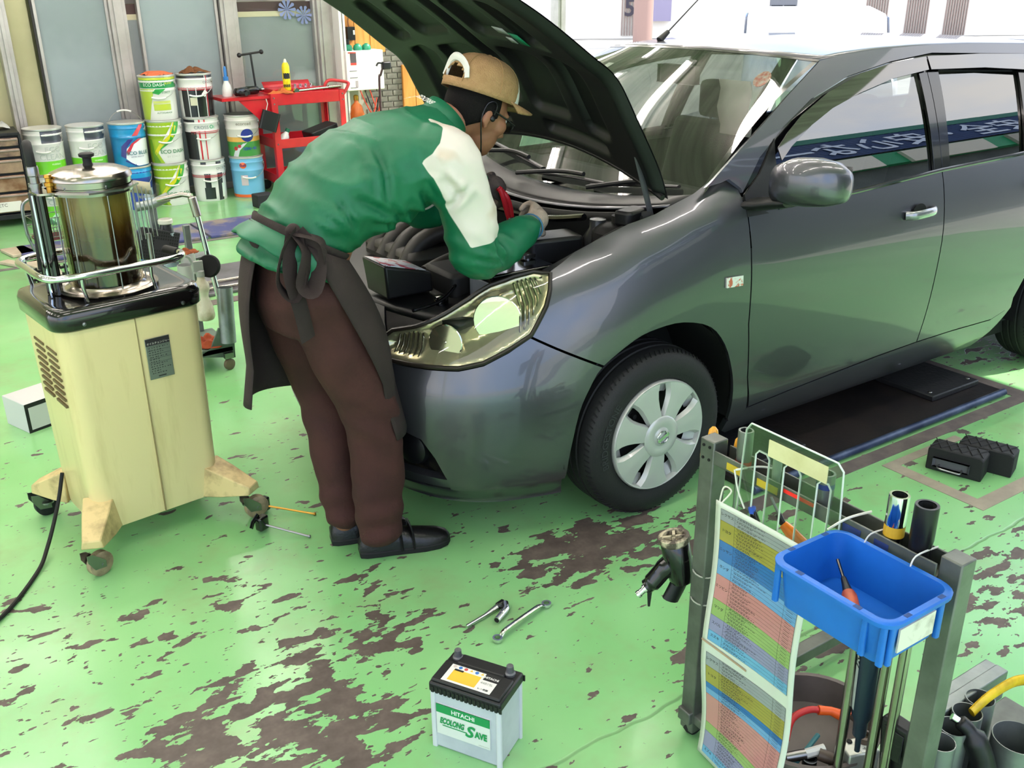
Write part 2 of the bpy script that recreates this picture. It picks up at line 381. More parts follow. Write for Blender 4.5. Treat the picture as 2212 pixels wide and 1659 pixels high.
trim(1,-.92,-.83); trim(2,-.06,.07); trim(3,.86,1.0); trim(4,1.76,1.90); trim(5,1.90,1.96,YB-.2,YB+.08,mt=M('white_post','#efece6',.5))
m=MB(); m.b2(-.645,-.62,YB-.01,YB+.04,0,3.3); struct(m.build('trim_6',M_dark))
# office side seen beside and through the clear pane
m=MB(); m.b2(.07,1.9,YB+.06,YB+.08,1.52,1.60); struct(m.build('trim_7',M_brown))
m=MB(); m.b2(.07,1.9,YB+.05,YB+.08,1.475,1.52); struct(m.build('trim_8',M_strip))
m=MB(); m.b2(.07,1.9,YB+.055,YB+.08,0,1.475); struct(m.build('wall_office_low',M('office_board','#959c9c',.35,c2='#868d8e',vs=.8),smooth=0))
m=MB(); m.b2(.07,1.9,YB+.3,YB+.34,1.60,3.3); struct(m.build('wall_office_high',M('office_board_high','#b8b2ac',.5),smooth=0))
# brick pier and sunlit timber board at the right end of the wall
M_brick=M('pier_brick','#77736a',.8,c2='#5f5b54',vs=9)
m=MB(); m.b2(1.97,3.35,YB+.02,YB+.2,0,3.3); wr=struct(m.build('wall_right_end',M('mortar','#b5aea1',.85),smooth=0))
bm=MB(); bm.b2(-.052,.052,-.012,.012,-.022,.022); bme=bm.mesh('brick'); bme.materials.append(M_brick)
for r in range(14):
    for c in range(8):
        o=bpy.data.objects.new('brick',bme); COL.objects.link(o); o.parent=wr; o.location=(2.28+c*.118+(.059 if r%2 else 0),YB+.012,.47+r*.054); o.scale=(1,1,1)
M_wood=M('sunlit_plank','#c98a45',.6,c2='#b4742f',vs=3,aniso=(8,8,.6))
for i in range(3):
    m=MB(); m.b2(1.97+i*.16,2.125+i*.16,YB-.03,YB+.01,1.13,1.55); m.build('plank',M_wood,wr,bevel=.004)
for i in range(2):
    m=MB(); m.b2(2.62+i*.14,2.755+i*.14,YB-.03,YB,.25,1.0); m.build('plank',M_wood,wr,bevel=.004)
trim(9,4.5,4.6)
# fluorescent fittings under the ceiling
M_tube=M('tube_light','#fff3ee',.4,emit=36.)
M_fix=M('fitting_white','#e8e8e6',.5)
def lamp(x,y,along):
    t=thing('fluorescent_lamp','white fluorescent tube fitting on the workshop ceiling, mirrored in the car','lamp',(x,y,3.3),0 if along else PI/2,'ceiling tube lights')
    m=MB(); m.b2(-.63,.63,-.05,.05,-.04,0); m.build('housing',M_fix,t,bevel=.006)
    for dx in (-.61,.61):
        m=MB(); m.b2(dx-.015,dx+.015,-.02,.02,-.11,-.04); m.build('lamp_holder',M_fix,t)
    m=MB(); m.cyl((-.6,0,-.085),(.6,0,-.085),.016,n=12); m.build('tube',M_tube,t)
for y in (-1.6,-.2,1.0,2.0,3.0,4.4):
    for x in (-4.4,-2.0,-.4,1.2,2.75): lamp(x,y,True)
# ------------------------------------------------------------------ outside
M_bw=M('render_white','#e9e5de',.8)
M_slat=M('slat_brown','#8a7a74',.7)
# white building across the street, behind the car
Bm=T(18.5,24.5,0,YAW-PI/2)
t=thing('building','long white building with slatted panels across the sunlit street','building',(18.5,24.5,0),YAW-PI/2)
def pl(m,u0,u1,z0,z1,d0,d1): m.b2(u0,u1,-d1,-d0,z0,z1); return m
pl(MB(),-9,16,0,6,-.5,0).build('wall',M_bw,t,smooth=0)
for u0 in (10.0,11.35,12.65):
    for i in range(9): pl(MB(),u0+i*.085,u0+.035+i*.085,.02,3,.02,.07).build('slat',M_slat,t,smooth=0)
for i in range(8): pl(MB(),1.9+i*.09,1.935+i*.09,.1,3,.02,.07).build('slat',M_slat,t,smooth=0)
w=pl(MB(),6.8,7.7,.0,3,-.2,.03).build('window',M('grey_frame','#6d7078',.5),t,smooth=0)
pl(MB(),6.85,7.22,.02,1.0,.03,.05).build('pane',M('dark_glass','#15181c',.1),w,smooth=0); pl(MB(),7.27,7.65,.02,1.0,.03,.05).build('pane',MATS['dark_glass'],w,smooth=0)
pl(MB(),8.75,8.95,.05,.75,.02,.2).build('meter_box',M('meter_grey','#8e8f9e',.5),t)
letters('sign_number','56',.75,lambda u,v:(2.35+u,-.09,.72+v),M('sign_ink','#3a3540',.6),t,bold=.02)
pl(MB(),2.75,3.5,.55,3,.1,.3).build('sign_board',M('sign_purple','#8a84a0',.5),t)
pl(MB(),-5.3,-4.6,.75,3,.02,.08).build('window',MATS['sign_purple'],t)
o=tag(MB().lathe([(.28,0),(.28,4)],16,T(17.6,19.5,0)).build('utility_pole',M('pole_concrete','#9b8078',.8)),'thick brownish utility pole before the white building','pole')
def parked(name,label,x,y,rz,c):
    t=thing(name,label,'car',(x,y,0),rz); mt=M('paint_'+name,c,.25,.3,coat=.6)
    prof=[(-2.1,.3),(-2.15,.7),(-1.9,.85),(-1.0,.92),(-.45,1.38),(1.0,1.42),(1.7,.98),(2.1,.9),(2.15,.35)]
    MB().prism([(p[0],p[1]) for p in prof],1.64,T(0,.82,0,0,PI/2)).build('body',mt,t,bevel=.08)
    gl=M('far_car_glass','#3a3d48',.08)
    for s in (-1,1): MB().prism([(-.85,.97),(-.42,1.32),(.95,1.35),(1.35,1.0)],.02,T(0,s*.83+.01,0,0,PI/2)).build('side_window',gl,t)
    for wx in (-1.35,1.35):
        for s in (-1,1): MB().lathe([(.18,-.09),(.3,-.09),(.31,0),(.3,.09),(.18,.09)],20,T(wx,s*.75,.31,0,PI/2)).build('wheel',M('far_tyre','#17171a',.8),t)
    return t
parked('parked_white_car','white car parked outside right behind the grey wagon',8.3,5.6,.75,'#e4e2e8')
parked('parked_red_car','dark red car parked farther left in the street',8.2,16.5,1.2,'#7d2a2c')
# tyre shop with blue banner awning, mirrored in the side windows of the car
t=thing('tyre_shop','tyre shop front with blue banner awning facing the bay, mirrored in car windows','building',(8.5,-7.2,1.0),0)
MB().b2(-6,9,-3,-.3,-1,4.2).build('wall',M('shop_wall','#59625f',.7,c2='#3c4442',vs=.8),t,smooth=0)
m=MB()
for i in range(94):
    u=-6+i*.16; m.add([(u,0,3.55),(u+.11,0,3.55),(u+.11,-.35,4.75),(u,-.35,4.75)],[(0,1,2,3)]); m.add([(u+.11,0,3.55),(u+.16,.03,3.55),(u+.16,-.32,4.75),(u+.11,-.35,4.75)],[(0,1,2,3)])
m.build('awning',M('awning_blue','#27406a',.6,c2='#1f3560',vs=1.5),t,smooth=0)
MB().b2(-6,9,-.9,-.3,4.7,4.95).build('awning_top',M('awning_green','#1e6f5c',.5),t,smooth=0)
letters('banner_lettering','い！安全・安心な一つのためのタイヤ選び',.95,lambda u,v:(-u,.045-(v+3.75-3.55)*.29,v+3.75),M('banner_ink','#c9d4e6',.6),t,bold=.015)
MB().b2(-6,9,-.3,-.05,2.9,3.5).build('fascia',M('fascia_green','#1d8a5a',.4),t,smooth=0)
for i,c in enumerate(('#b9b5a4','#a8376a','#d8d5c8','#c9c6b8','#9f9c90')):
    MB().b2(-5.8+i*2.9,-3.6+i*2.9,-.05,.02,2.85,3.45).build('sign_board',M('shopsign%d'%i,c,.5),t,smooth=0)
for i in range(3):
    for k in range(4):
        tag(MB().lathe([(.19,-.1),(.31,-.1),(.33,-.05),(.33,.05),(.31,.1),(.19,.1)],20,T(5.5+i*1.6,-6.6,.1+k*.2)).build('tyre',MATS['far_tyre']),'black tyre stacked in front of the tyre shop','tyre','tyres stacked at the shop')
import math
PL=[(.45,-.8475),(.2,-.8475),(0,-.846),(-.2,-.838),(-.38,-.812),(-.53,-.764),(-.658,-.695),(-.755,-.590),(-.830,-.43),(-.878,-.22),(-.893,0),(-.878,.22)]
def _cr(p,t):
    i=min(max(int(t),0),len(p)-2);u=t-i
    a=p[max(i-1,0)];b=p[i];c=p[i+1];d=p[min(i+2,len(p)-1)]
    return tuple(.5*(2*b[k]+(c[k]-a[k])*u+(2*a[k]-5*b[k]+4*c[k]-d[k])*u*u+(3*b[k]-a[k]-3*c[k]+d[k])*u**3) for k in (0,1))
_T=[];_l=0;_p=None
for i in range(0,1001):
    t=1+9*i/1000;q=_cr(PL,t)
    if _p: _l+=math.dist(_p,q)
    _p=q;_T.append((_l,q))
SMIN=.2-_l
def plan(s):
    if s>=.2: return (s,-.8475)
    a=.2-s
    if a>=_l: q=_T[-1][1];return (q[0],q[1]+(a-_l))
    lo,hi=0,len(_T)-1
    while hi-lo>1:
        m=(lo+hi)//2
        if _T[m][0]<=a: lo=m
        else: hi=m
    l0,q0=_T[lo];l1,q1=_T[hi];u=(a-l0)/max(l1-l0,1e-9)
    return (q0[0]+(q1[0]-q0[0])*u,q0[1]+(q1[1]-q0[1])*u)
ST=[(9,[(.15,.12),(.19,.085),(.25,.055),(.30,.036),(.36,.022),(.5,.006),(.66,0),(.80,.003),(.9,.016),(1.0,.04),(1.06,.062),(1.2,.12)]),
(.55,[(.15,.12),(.19,.085),(.25,.055),(.30,.036),(.36,.022),(.5,.006),(.66,0),(.80,.003),(.9,.016),(1.0,.04),(1.06,.062),(1.2,.12)]),
(.3,[(.15,.10),(.25,.05),(.36,.016),(.5,.004),(.66,0),(.80,.003),(.9,.015),(1.0,.045),(1.05,.075),(1.10,.12),(1.15,.18)]),
(0,[(.15,.10),(.25,.05),(.36,.01),(.5,0),(.66,0),(.76,.004),(.84,.016),(.92,.045),(.98,.085),(1.02,.13),(1.06,.20)]),
(-.25,[(.15,.08),(.25,.03),(.36,.008),(.5,0),(.6,.002),(.7,.010),(.78,.026),(.86,.06),(.92,.11),(.95,.15),(1.0,.24)]),
(-.5,[(.15,.09),(.22,.035),(.32,.01),(.42,0),(.55,.0),(.62,.012),(.7,.032),(.78,.066),(.85,.115),(.9,.17),(.96,.26)]),
(-.8,[(.15,.09),(.22,.035),(.32,.01),(.42,0),(.54,.002),(.62,.022),(.7,.056),(.77,.11),(.82,.165),(.87,.24),(.92,.33)]),
(-2,[(.15,.09),(.22,.035),(.32,.01),(.42,0),(.54,.002),(.62,.022),(.7,.06),(.76,.12),(.8,.18),(.84,.26),(.9,.4)])]
def _lin(tab,z):
    # monotone cubic-ish: catmull interpolation by z
    if z<=tab[0][0]: return tab[0][1]
    if z>=tab[-1][0]: return tab[-1][1]+(z-tab[-1][0])*2
    for i in range(len(tab)-1):
        if tab[i][0]<=z<=tab[i+1][0]: break
    z0,a=tab[i];z1,b=tab[i+1];h=z1-z0
    def sl(j):
        j0=max(j-1,0);j1=min(j+1,len(tab)-1)
        return (tab[j1][1]-tab[j0][1])/(tab[j1][0]-tab[j0][0])
    m0,m1=sl(i)*h,sl(i+1)*h;u=(z-z0)/h
    return a*(2*u**3-3*u*u+1)+m0*(u**3-2*u*u+u)+b*(-2*u**3+3*u*u)+m1*(u**3-u*u)
def inset(s,z):
    for i in range(len(ST)-1):
        if ST[i+1][0]<=s<=ST[i][0]: break
    s0,t0=ST[i];s1,t1=ST[i+1];h=s1-s0;u=(s-s0)/h
    a=_lin(t0,z);b=_lin(t1,z)
    def sl(k):
        lo,hi=max(k-1,0),min(k+1,len(ST)-1)
        if k<=1 or k>=len(ST)-1: return 0.
        x0,x1,x2=ST[k-1][0],ST[k][0],ST[k+1][0];y0,y1,y2=_lin(ST[k-1][1],z),_lin(ST[k][1],z),_lin(ST[k+1][1],z)
        d0,d1=(y1-y0)/(x1-x0),(y2-y1)/(x2-x1)
        return 0. if d0*d1<=0 else 2*d0*d1/(d0+d1)
    m0,m1=sl(i)*h,sl(i+1)*h
    return a*(2*u**3-3*u*u+1)+m0*(u**3-2*u*u+u)+b*(3*u*u-2*u**3)+m1*(u**3-u*u)
def body(s,z,off=0.):
    d=inset(s,z)-off
    p=plan(s)
    e=.01;a=plan(s+e);b=plan(s-e);tx,ty=a[0]-b[0],a[1]-b[1];l=math.hypot(tx,ty)
    nx,ny=ty/l,-tx/l   # outward
    return (p[0]-nx*d,p[1]-ny*d,z)
# ------------------------------------------------------------------ the car
car=wthing('car','dark grey metallic station wagon with its bonnet raised over the lift','car',(0,0,0))
def paint_mat():
    mt=M('car_paint','#58585e',.36,.85,coat=.7,spec=.5); b=mt.node_tree.nodes['Principled BSDF']; b.inputs['Coat Roughness'].default_value=.03; return mt
M_paint=paint_mat()
M_blk=M('black_plastic','#0e0e10',.45,bump=.05,bs=300); M_gloss=M('black_gloss','#050507',.16,coat=.4); M_bay=M('bay_black','#0c0c0d',.6,c2='#151412',vs=12)
M_seal=M('dark_gap_car','#060607',.8)
M_carglass=G('car_glass','#87908d',1.,.0,2.3); M_ws=G('windscreen_glass','#c2c6c3',1.,.0,1.58)
M_visor=M('visor_smoke','#1b1518',.03,coat=1.,spec=1.)
M_chrome=M('chrome','#d8d8da',.08,1.); M_silver=M('wheel_silver','#b2b2af',.32,.3,coat=.3); M_steel=M('steel','#8f8f8f',.3,1.)
ARCH=[(-.352,.225),(-.347,.238),(-.343,.33),(-.318,.467),(-.28,.55),(-.232,.612),(-.114,.677),(-.021,.699),(.092,.699),(.216,.659),(.293,.579),(.341,.478),(.366,.389),(.39,.255)]
ARCH=[(p.x,p.y) for p in catm([(a,b,0) for a,b in ARCH],3)]
HL=[(-.367,.901),(-.385,.86),(-.408,.817),(-.47,.738),(-.543,.70),(-.625,.664),(-.709,.647),(-.806,.644),(-.93,.642),(-1.0,.643),(-1.025,.66),(-1.015,.70),(-.984,.724),(-.893,.746),(-.826,.771),(-.71,.819),(-.582,.869),(-.494,.893),(-.421,.906)]
ia=min(range(len(ARCH)),key=lambda i:abs(ARCH[i][0]+.232)+abs(ARCH[i][1]-.612))
g=.0025
fend=[(-.468,.7345),( -.229,.6145)]+ARCH[ia+1:]+[(.40,.243),(.462,.252),(.474,.278),(.43,.42),(.398,.632),(.393,.862),(.396,1.02),(.387,1.093),(.338,1.131),(.22,1.083),(.108,1.050),(.063,1.037),(-.042,1.016),(-.141,.984),(-.262,.947),(-.362,.906),(-.379,.862),(-.402,.818),(-.462,.745)]
parts=[]
parts.append(patch('fender',fend,body,M_paint,car,.03,.012))
door=[(.484,.284),(.69,.301),(.945,.317),(1.217,.332),(1.4525,.339),(1.4535,.387),(1.4625,.539),(1.4755,.768),(1.4785,.931),(1.481,1.036),(.96,1.012),(.402,1.008),(.399,.862),(.404,.632),(.436,.42)]
dr=patch('front_door',door,body,M_paint,car,.035,.012); parts.append(dr)
ra=[(2.6+.372*math.cos(R(a)),.335+.372*math.sin(R(a))) for a in range(172,-14,-8)]
rd=[(1.459,.339),(1.70,.339),(2.0,.331),(2.10,.36),(2.165,.498),(2.25,.62),(2.34,.70),(2.362,.9),(2.372,1.05),(2.06,1.045),(1.487,1.036),(1.4845,.931),(1.4815,.768),(1.4685,.539),(1.4595,.387)]
parts.append(patch('rear_door',rd,body,M_paint,car,.045,.012))
rf=[(2.378,1.06),(2.368,.9),(2.346,.705),(2.256,.62)]+[p for p in ra if p[0]>2.27]+[(2.98,.23),(3.35,.24),(3.5,.4),(3.5,1.08),(2.9,1.075)]
parts.append(patch('rear_fender',rf,body,M_paint,car,.06,.012))
sill=[(.398,.238),(.464,.246),(.482,.274),(.69,.292),(.945,.308),(1.217,.323),(1.452,.331),(1.7,.331),(2.0,.323),(2.095,.352),(2.13,.42),(2.14,.36),(2.06,.25),(1.98,.19),(1.2,.178),(.44,.165),(.40,.19)]
parts.append(patch('rocker_panel',sill,lambda s,z:body(s,z,-.004),M_paint,car,.04,.02))
for p in parts: mirror_obj(p,p.name.split('.')[0],car)
# bumper (both halves are one moulding)
hl_low=HL[3:10]
bum=[(-.352,.226)]+ARCH[1:ia]+[(-.236,.609),(-.474,.729)]+[(s,z-.011) for s,z in hl_low[1:]]+[(-1.06,.63),(-1.442,.63),(-1.442,.43),(-1.0,.428),(-.904,.421),(-.836,.403),(-.793,.342),(-.76,.265),(-.751,.216),(-.66,.22),(-.55,.227)]
bmp=patch('bumper',bum,body,M_paint,car,.03,.014,mirror=True)
lip=[(-.352,.221),(-.55,.222),(-.66,.215),(-.751,.211),(-1.0,.21),(-1.442,.21),(-1.442,.14),(-1.0,.142),(-.70,.141),(-.54,.137),(-.33,.141)]
patch('bumper_lip',lip,lambda s,z:body(s,z,-.012),M_paint,car,.04,.03,mirror=True)
pk=[(-.749,.216),(-.757,.265),(-.79,.342),(-.833,.402),(-.904,.419),(-1.0,.425),(-1.12,.425),(-1.12,.21)]
pc=(-.95,.315)
def pocket(s,z):
    d=min(1.,max(0.,1-math.hypot((s-pc[0])/.21,(z-pc[1])/.115)))
    return body(s,z,-.012-.07*min(1,d*2.2))
fpk=patch('fog_pocket',pk,pocket,M_blk,car,.02,.01); mirror_obj(fpk,'fog_pocket',car)
q=V(body(-.895,.345,-.03)); q2=V(body(-.895,.345,.05)); nrm=(q2-q).normalized()
MB().lathe([(.0,.016),(.03,.014),(.052,.006),(.06,-.012),(.06,-.03)],28,align(q,q2)).build('fog_lamp_cover',M('fog_black','#0d0d10',.3),car)
patch('lower_blade',[(-.762,.256),(-.90,.262),(-1.442,.262),(-1.442,.228),(-.9,.226),(-.753,.222)],lambda s,z:body(s,z,-.008),M_paint,car,.03,.03,mirror=True)
patch('lower_grille',[(-1.12,.425),(-1.442,.425),(-1.442,.265),(-1.12,.265)],lambda s,z:body(s,z,-.03),M_blk,car,.04,.01,mirror=True)
patch('front_grille',[(-1.04,.636),(-1.442,.636),(-1.442,.775),(-1.10,.765),(-1.035,.71)],lambda s,z:body(s,z,-.02),M_blk,car,.03,.01,mirror=True)
for zz in (.655,.69,.725):
    m=MB(); m.tube([body(s,zz,.0) for s in (-1.08,-1.2,-1.3,-1.41)]+[(lambda b:(b[0],-b[1],b[2]))(body(s,zz,.0)) for s in (-1.41,-1.3,-1.2,-1.08)],.008,8); m.build('grille_bar',M_chrome,car)
# headlamps
M_lens=G('lamp_lens','#f7f5ea',1.,.03,1.5); M_refl=M('lamp_reflector','#cbc7b8',.1,.97); M_house=M('lamp_house','#c9c4ac',.18,.7,c2='#b5af96',vs=10); M_gask=M('lamp_gasket','#1d1712',.35)
lens=patch('headlamp_lens',HL,lambda s,z:body(s,z,.006),M_lens,car,.03,0)
def depth(s,z):
    d=min(math.hypot(s-a,z-b) for a,b in HLd); t=min(1,d/.055); return -.006-.05*t*t*(3-2*t)
HLd=dens(HL,.012)
def inset_poly(P,k):
    n=len(P); out=[]
    for i in range(n):
        a=V(P[i-1]);b=V(P[i]);c=V(P[(i+1)%n]); t=(c-a).normalized(); out.append((b.x+ -t.y*k, b.y+t.x*k))
    return out
hous=patch('headlamp_housing',HL,lambda s,z:body(s,z,depth(s,z)),M_house,car,.011,0)
m=MB(); m.tube([body(s,z,.004) for s,z in dens(HL,.03)],.0075,8,closed=True); gas=m.build('headlamp_gasket',M_gask,car)
def bowl(s,z,r,name,dir=(-.62,-.76,.10),back=.05):
    p=V(body(s,z,-.004)); d=V(dir).normalized(); m=MB()
    prof=[(r*math.sin(a),-r*.85*math.cos(a)) for a in [i*PI/2/8 for i in range(0,9)]]
    m.lathe(prof+[(r*1.04,.004)],28,align(p-d*back,p)); o=m.build(name,M_refl,car)
    m=MB(); m.lathe([(0,.035),(.010,.03),(.012,0),(.014,-.03)],12,align(p-d*(back+r*.55),p)); m.build('bulb_cap',M_chrome,o)
    m=MB(); m.tube([V((r*1.03*math.cos(a),r*1.03*math.sin(a),0)) for a in [2*PI*i/28 for i in range(28)]],.0035,6,closed=True,M=align(p-d*back,p)); m.build('bezel_ring',M_chrome,o)
    return o
B=[bowl(-.575,.775,.070,'lamp_bowl',back=.03),bowl(-.775,.708,.052,'lamp_bowl',(-.8,-.58,.1),.026)]
def ribs(s0,s1,n,z0,z1):
    m=MB()
    for i in range(n):
        s=lerp(s0,s1,i/(n-1)); m.tube([body(s+.012*math.sin(k),z,-.02) for k,z in ((0,z0(s)),(1.5,(z0(s)+z1(s))/2),(3,z1(s)))],.004,6)
    return m
m=ribs(-.87,-.97,6,lambda s:.645,lambda s:.725); r1=m.build('lamp_fluting',M_refl,car)
m=ribs(-.42,-.50,6,lambda s:.80+(s+.42)*.9,lambda s:.885); r2=m.build('lamp_fluting',M_refl,car)
for o in (lens,hous,gas,r1,r2,*B):
    c=mirror_obj(o,o.name.split('.')[0],car)
    for ch in o.children: mirror_obj(ch,ch.name.split('.')[0],c).scale=(1,1,1)
# dark structure behind the panels
core=patch('inner_body',[(-.30,.70),(-.1,.72),(.2,.70),(.36,.5),(.42,.2),(2.0,.2),(2.2,.6),(2.4,.75),(2.8,.75),(3.0,.4),(3.45,.4),(3.45,1.0),(.36,.98),(.1,1.0),(-.25,.88)],lambda s,z:body(s,z,-.035),M_seal,car,.08,0); mirror_obj(core,'inner_body',car)
m=MB(); m.b2(.42,3.4,-.70,.70,.17,.24); m.b2(-.7,.42,-.55,.55,.2,.26); m.build('floor_pan',M_seal,car)
m=MB(); m.b2(3.46,3.52,-.78,.78,.3,1.42); m.build('tailgate',M_paint,car,bevel=.02)
# wheel arch liners
for cx in (.02,2.6):
    for sg in (-1,1):
        m=MB(); m.grid(lambda u,v:(cx+.38*math.cos(PI*1.12*u-.2),sg*(.80-.30*v),.335+.375*math.sin(PI*1.12*u-.2)),20,3); m.grid(lambda u,v:(cx-.4+.8*u,sg*.50,.15+.6*v),2,2); m.build('wheel_arch_liner',M_seal,car,smooth=50)
# greenhouse
def gy(z): t=(z-1.0)/.42; return -(.803-.125*t-.06*t*t)
def gh(x,z,off=0.): return (x,gy(z)-off,z)
ZR=[(.2,1.11),(.936,1.464),(1.1,1.478),(1.3,1.487),(1.6,1.49),(1.9,1.485),(2.4,1.465),(3.0,1.42),(3.5,1.36)]
railp=[(.392,1.078),(.502,1.178),(.647,1.262),(.825,1.341),(1.059,1.404),(1.33,1.442),(1.604,1.462),(2.4,1.425),(3.0,1.375),(3.45,1.32),(3.45,1.365),(3.0,1.42),(2.4,1.465),(1.9,1.485),(1.604,1.49),(1.3,1.487),(1.1,1.478),(.936,1.462),(.711,1.358),(.425,1.213),(.235,1.112),(.30,1.118),(.34,1.126),(.388,1.092)]
gp=[]
gp.append(patch('roof_rail',railp,gh,M_paint,car,.035,.015))
gp.append(patch('front_side_glass',[(.548,1.0),(.575,1.179),(.766,1.275),(.937,1.33),(1.083,1.362),(1.285,1.39),(1.495,1.405),(1.45,1.0)],lambda x,z:gh(x,z,-.012),M_carglass,car,.05,0))
gp.append(patch('rear_side_glass',[(1.53,1.0),(1.585,1.40),(1.9,1.395),(2.17,1.375),(2.08,1.0)],lambda x,z:gh(x,z,-.012),M_carglass,car,.06,0))
gp.append(patch('quarter_glass',[(2.22,1.0),(2.28,1.37),(3.1,1.32),(3.3,1.08),(3.3,1.0)],lambda x,z:gh(x,z,-.012),M_carglass,car,.08,0))
gp.append(patch('door_pillar',[(1.437,1.03),(1.475,1.39),(1.488,1.44),(1.533,1.44),(1.527,1.39),(1.484,1.03)],lambda x,z:gh(x,z,.002),M_gloss,car,.05,.01))
gp.append(patch('door_pillar',[(1.488,1.03),(1.531,1.39),(1.537,1.44),(1.61,1.44),(1.6,1.39),(1.535,1.03)],lambda x,z:gh(x,z,.002),M_gloss,car,.05,.01))
gp.append(patch('door_pillar',[(2.07,1.04),(2.15,1.37),(2.17,1.42),(2.32,1.41),(2.27,1.35),(2.20,1.04)],lambda x,z:gh(x,z,.002),M_gloss,car,.05,.01))
gp.append(patch('mirror_sail',[(.394,1.0),(.397,1.072),(.483,1.128),(.59,1.232),(.575,1.18),(.552,1.0)],lambda x,z:gh(x,z,.004),M_blk,car,.04,.01))
gp.append(patch('window_frame',[(.398,1.082),(.502,1.176),(.647,1.259),(.825,1.337),(1.059,1.40),(1.33,1.437),(1.60,1.452),(2.35,1.425),(2.35,1.36),(1.6,1.40),(1.495,1.40),(1.285,1.386),(1.083,1.358),(.937,1.326),(.766,1.27),(.575,1.175),(.50,1.12)],lambda x,z:gh(x,z,-.003),M_gloss,car,.04,.006))
vz=lambda x,z:gh(x,z,.016+.05*max(0,1.44-z))
def vis(name,top,low): 
    return patch(name,top+low,vz,M_visor,car,.03,.004)
gp.append(vis('rain_visor',[(.57,1.205),(.64,1.25),(.731,1.297),(.907,1.361),(1.114,1.411),(1.353,1.442),(1.535,1.452)],[(1.525,1.405),(1.285,1.385),(1.083,1.350),(.90,1.308),(.766,1.262),(.64,1.205),(.575,1.165)]))
gp.append(vis('rain_visor',[(1.545,1.452),(1.9,1.447),(2.3,1.43)],[(2.29,1.365),(1.9,1.395),(1.54,1.405)]))
m=MB(); m.tube([gh(x,z,.004) for x,z in ((.545,1.012),(.96,1.018),(1.48,1.04),(2.06,1.05),(2.37,1.056))],.008,8); gp.append(m.build('belt_moulding',M_gloss,car))
for p in gp: mirror_obj(p,p.name.split('.')[0],car)
def roof(u,v):
    x0=lerp(.945,.872,1-(2*v-1)**2); x=lerp(x0,3.48,u); z=interp(ZR,max(x,.94)); y=gy(z)
    y2=lerp(y+.004,-y-.004,v); return (x,y2,z+.022*(1-(2*v-1)**2)+.0015)
m=MB(); m.grid(roof,30,24); m.build('roof',M_paint,car,smooth=60,solid=.012)
def wsf(u,v):
    b=2*v-1; k=1-b*b
    top=V((lerp(.93,.868,k),b*.592,lerp(1.461,1.482,k))); bot=V((lerp(.262,.165,k),b*.735,lerp(1.088,1.018,k)))
    p=bot.lerp(top,u); p+=V((-.02,0,.028))*math.sin(PI*u); return p
m=MB(); m.grid(lambda u,v:wsf(lerp(-.02,1,u),v),24,32); m.build('windscreen',M_ws,car,smooth=60)
m=MB(); m.grid(lambda u,v:wsf(lerp(.985,1.004,u),v)+V((.002,0,.002)),1,32); m.grid(lambda u,v:wsf(u,lerp(0,.016,v))+V((.002,0,.001)),24,1); m.grid(lambda u,v:wsf(u,lerp(.984,1,v))+V((.002,0,.001)),24,1); m.build('windscreen_border',M_gloss,car)
# interior
M_trim=M('cabin_grey','#151617',.75); M_seat=M('seat_cloth','#201f1e',.9,bump=.2,bs=200); M_film=G('seat_cover_film','#d8dad6',.8,.2,1.4)
m=MB(); m.grid(lambda u,v:(lerp(.26,.62,u),lerp(-.69,.69,v),lerp(1.0,.97,u)+.05*math.sin(PI*u)),8,4); m.b2(.55,.66,-.70,.70,.55,.99); m.build('dashboard',M_trim,car,smooth=50)
m=MB(); m.b2(.4,3.4,-.72,.72,.24,.32); m.build('cabin_floor',M_trim,car)
def seat(y,x):
    m=MB(); m.rbox(x,y,.50,.50,.50,.18,.06); m.build('seat_cushion',M_seat,car,bevel=.03)
    m=MB(); m.rbox(0,0,0,.14,.48,.62,.05,M=T(x+.30,y,.82)@Matrix.Rotation(R(16),4,'Y')); m.build('seat_back',M_seat,car,bevel=.03)
    m=MB(); m.rbox(x+.41,y,1.215,.10,.25,.17,.04); m.build('head_restraint',M_seat,car,bevel=.025)
    m=MB(); m.cyl((x+.38,y-.06,1.06),(x+.405,y-.06,1.15),.007); m.cyl((x+.38,y+.06,1.06),(x+.405,y+.06,1.15),.007); m.build('head_restraint_post',M_steel,car)
seat(-.36,1.02); seat(.36,1.02)
m=MB(); m.rbox(0,0,0,.03,.50,.72,.02,M=T(1.18,-.36,.86)@Matrix.Rotation(R(16),4,'Y')); m.build('seat_cover_film',M_film,car,bevel=.01)
m=MB(); m.rbox(1.95,0,.50,.5,1.3,.2,.06); m.rbox(0,0,0,.16,1.3,.62,.05,M=T(2.25,0,.84)@Matrix.Rotation(R(18),4,'Y')); m.build('rear_bench',M_seat,car,bevel=.03)
Ms=T(.78,.36,.93)@Matrix.Rotation(R(-62),4,'Y')
m=MB(); m.tube([V((.185*math.cos(a),.185*math.sin(a),0)) for a in [2*PI*i/32 for i in range(32)]],.015,8,closed=True,M=Ms); m.lathe([(0,.02),(.06,.015),(.07,-.03),(.04,-.06)],16,Ms); m.add([(-.18,-.02,-.01),(.18,-.02,-.01),(.18,.02,-.01),(-.18,.02,-.01)],[(0,1,2,3)],Ms); m.build('steering_wheel',M_trim,car)
m=MB(); m.rbox(0,0,0,.03,.22,.07,.03,M=T(.80,.0,1.385)); m.build('rear_view_mirror',M_blk,car,bevel=.008)
p=wsf(.90,.10); MB().cyl(V((.80,-.45,1.395)),V((.798,-.45,1.397)),.036,n=24).build('inspection_sticker',M('sticker_orange','#d0604a',.6,c2='#e8d8c8',vs=60),car)
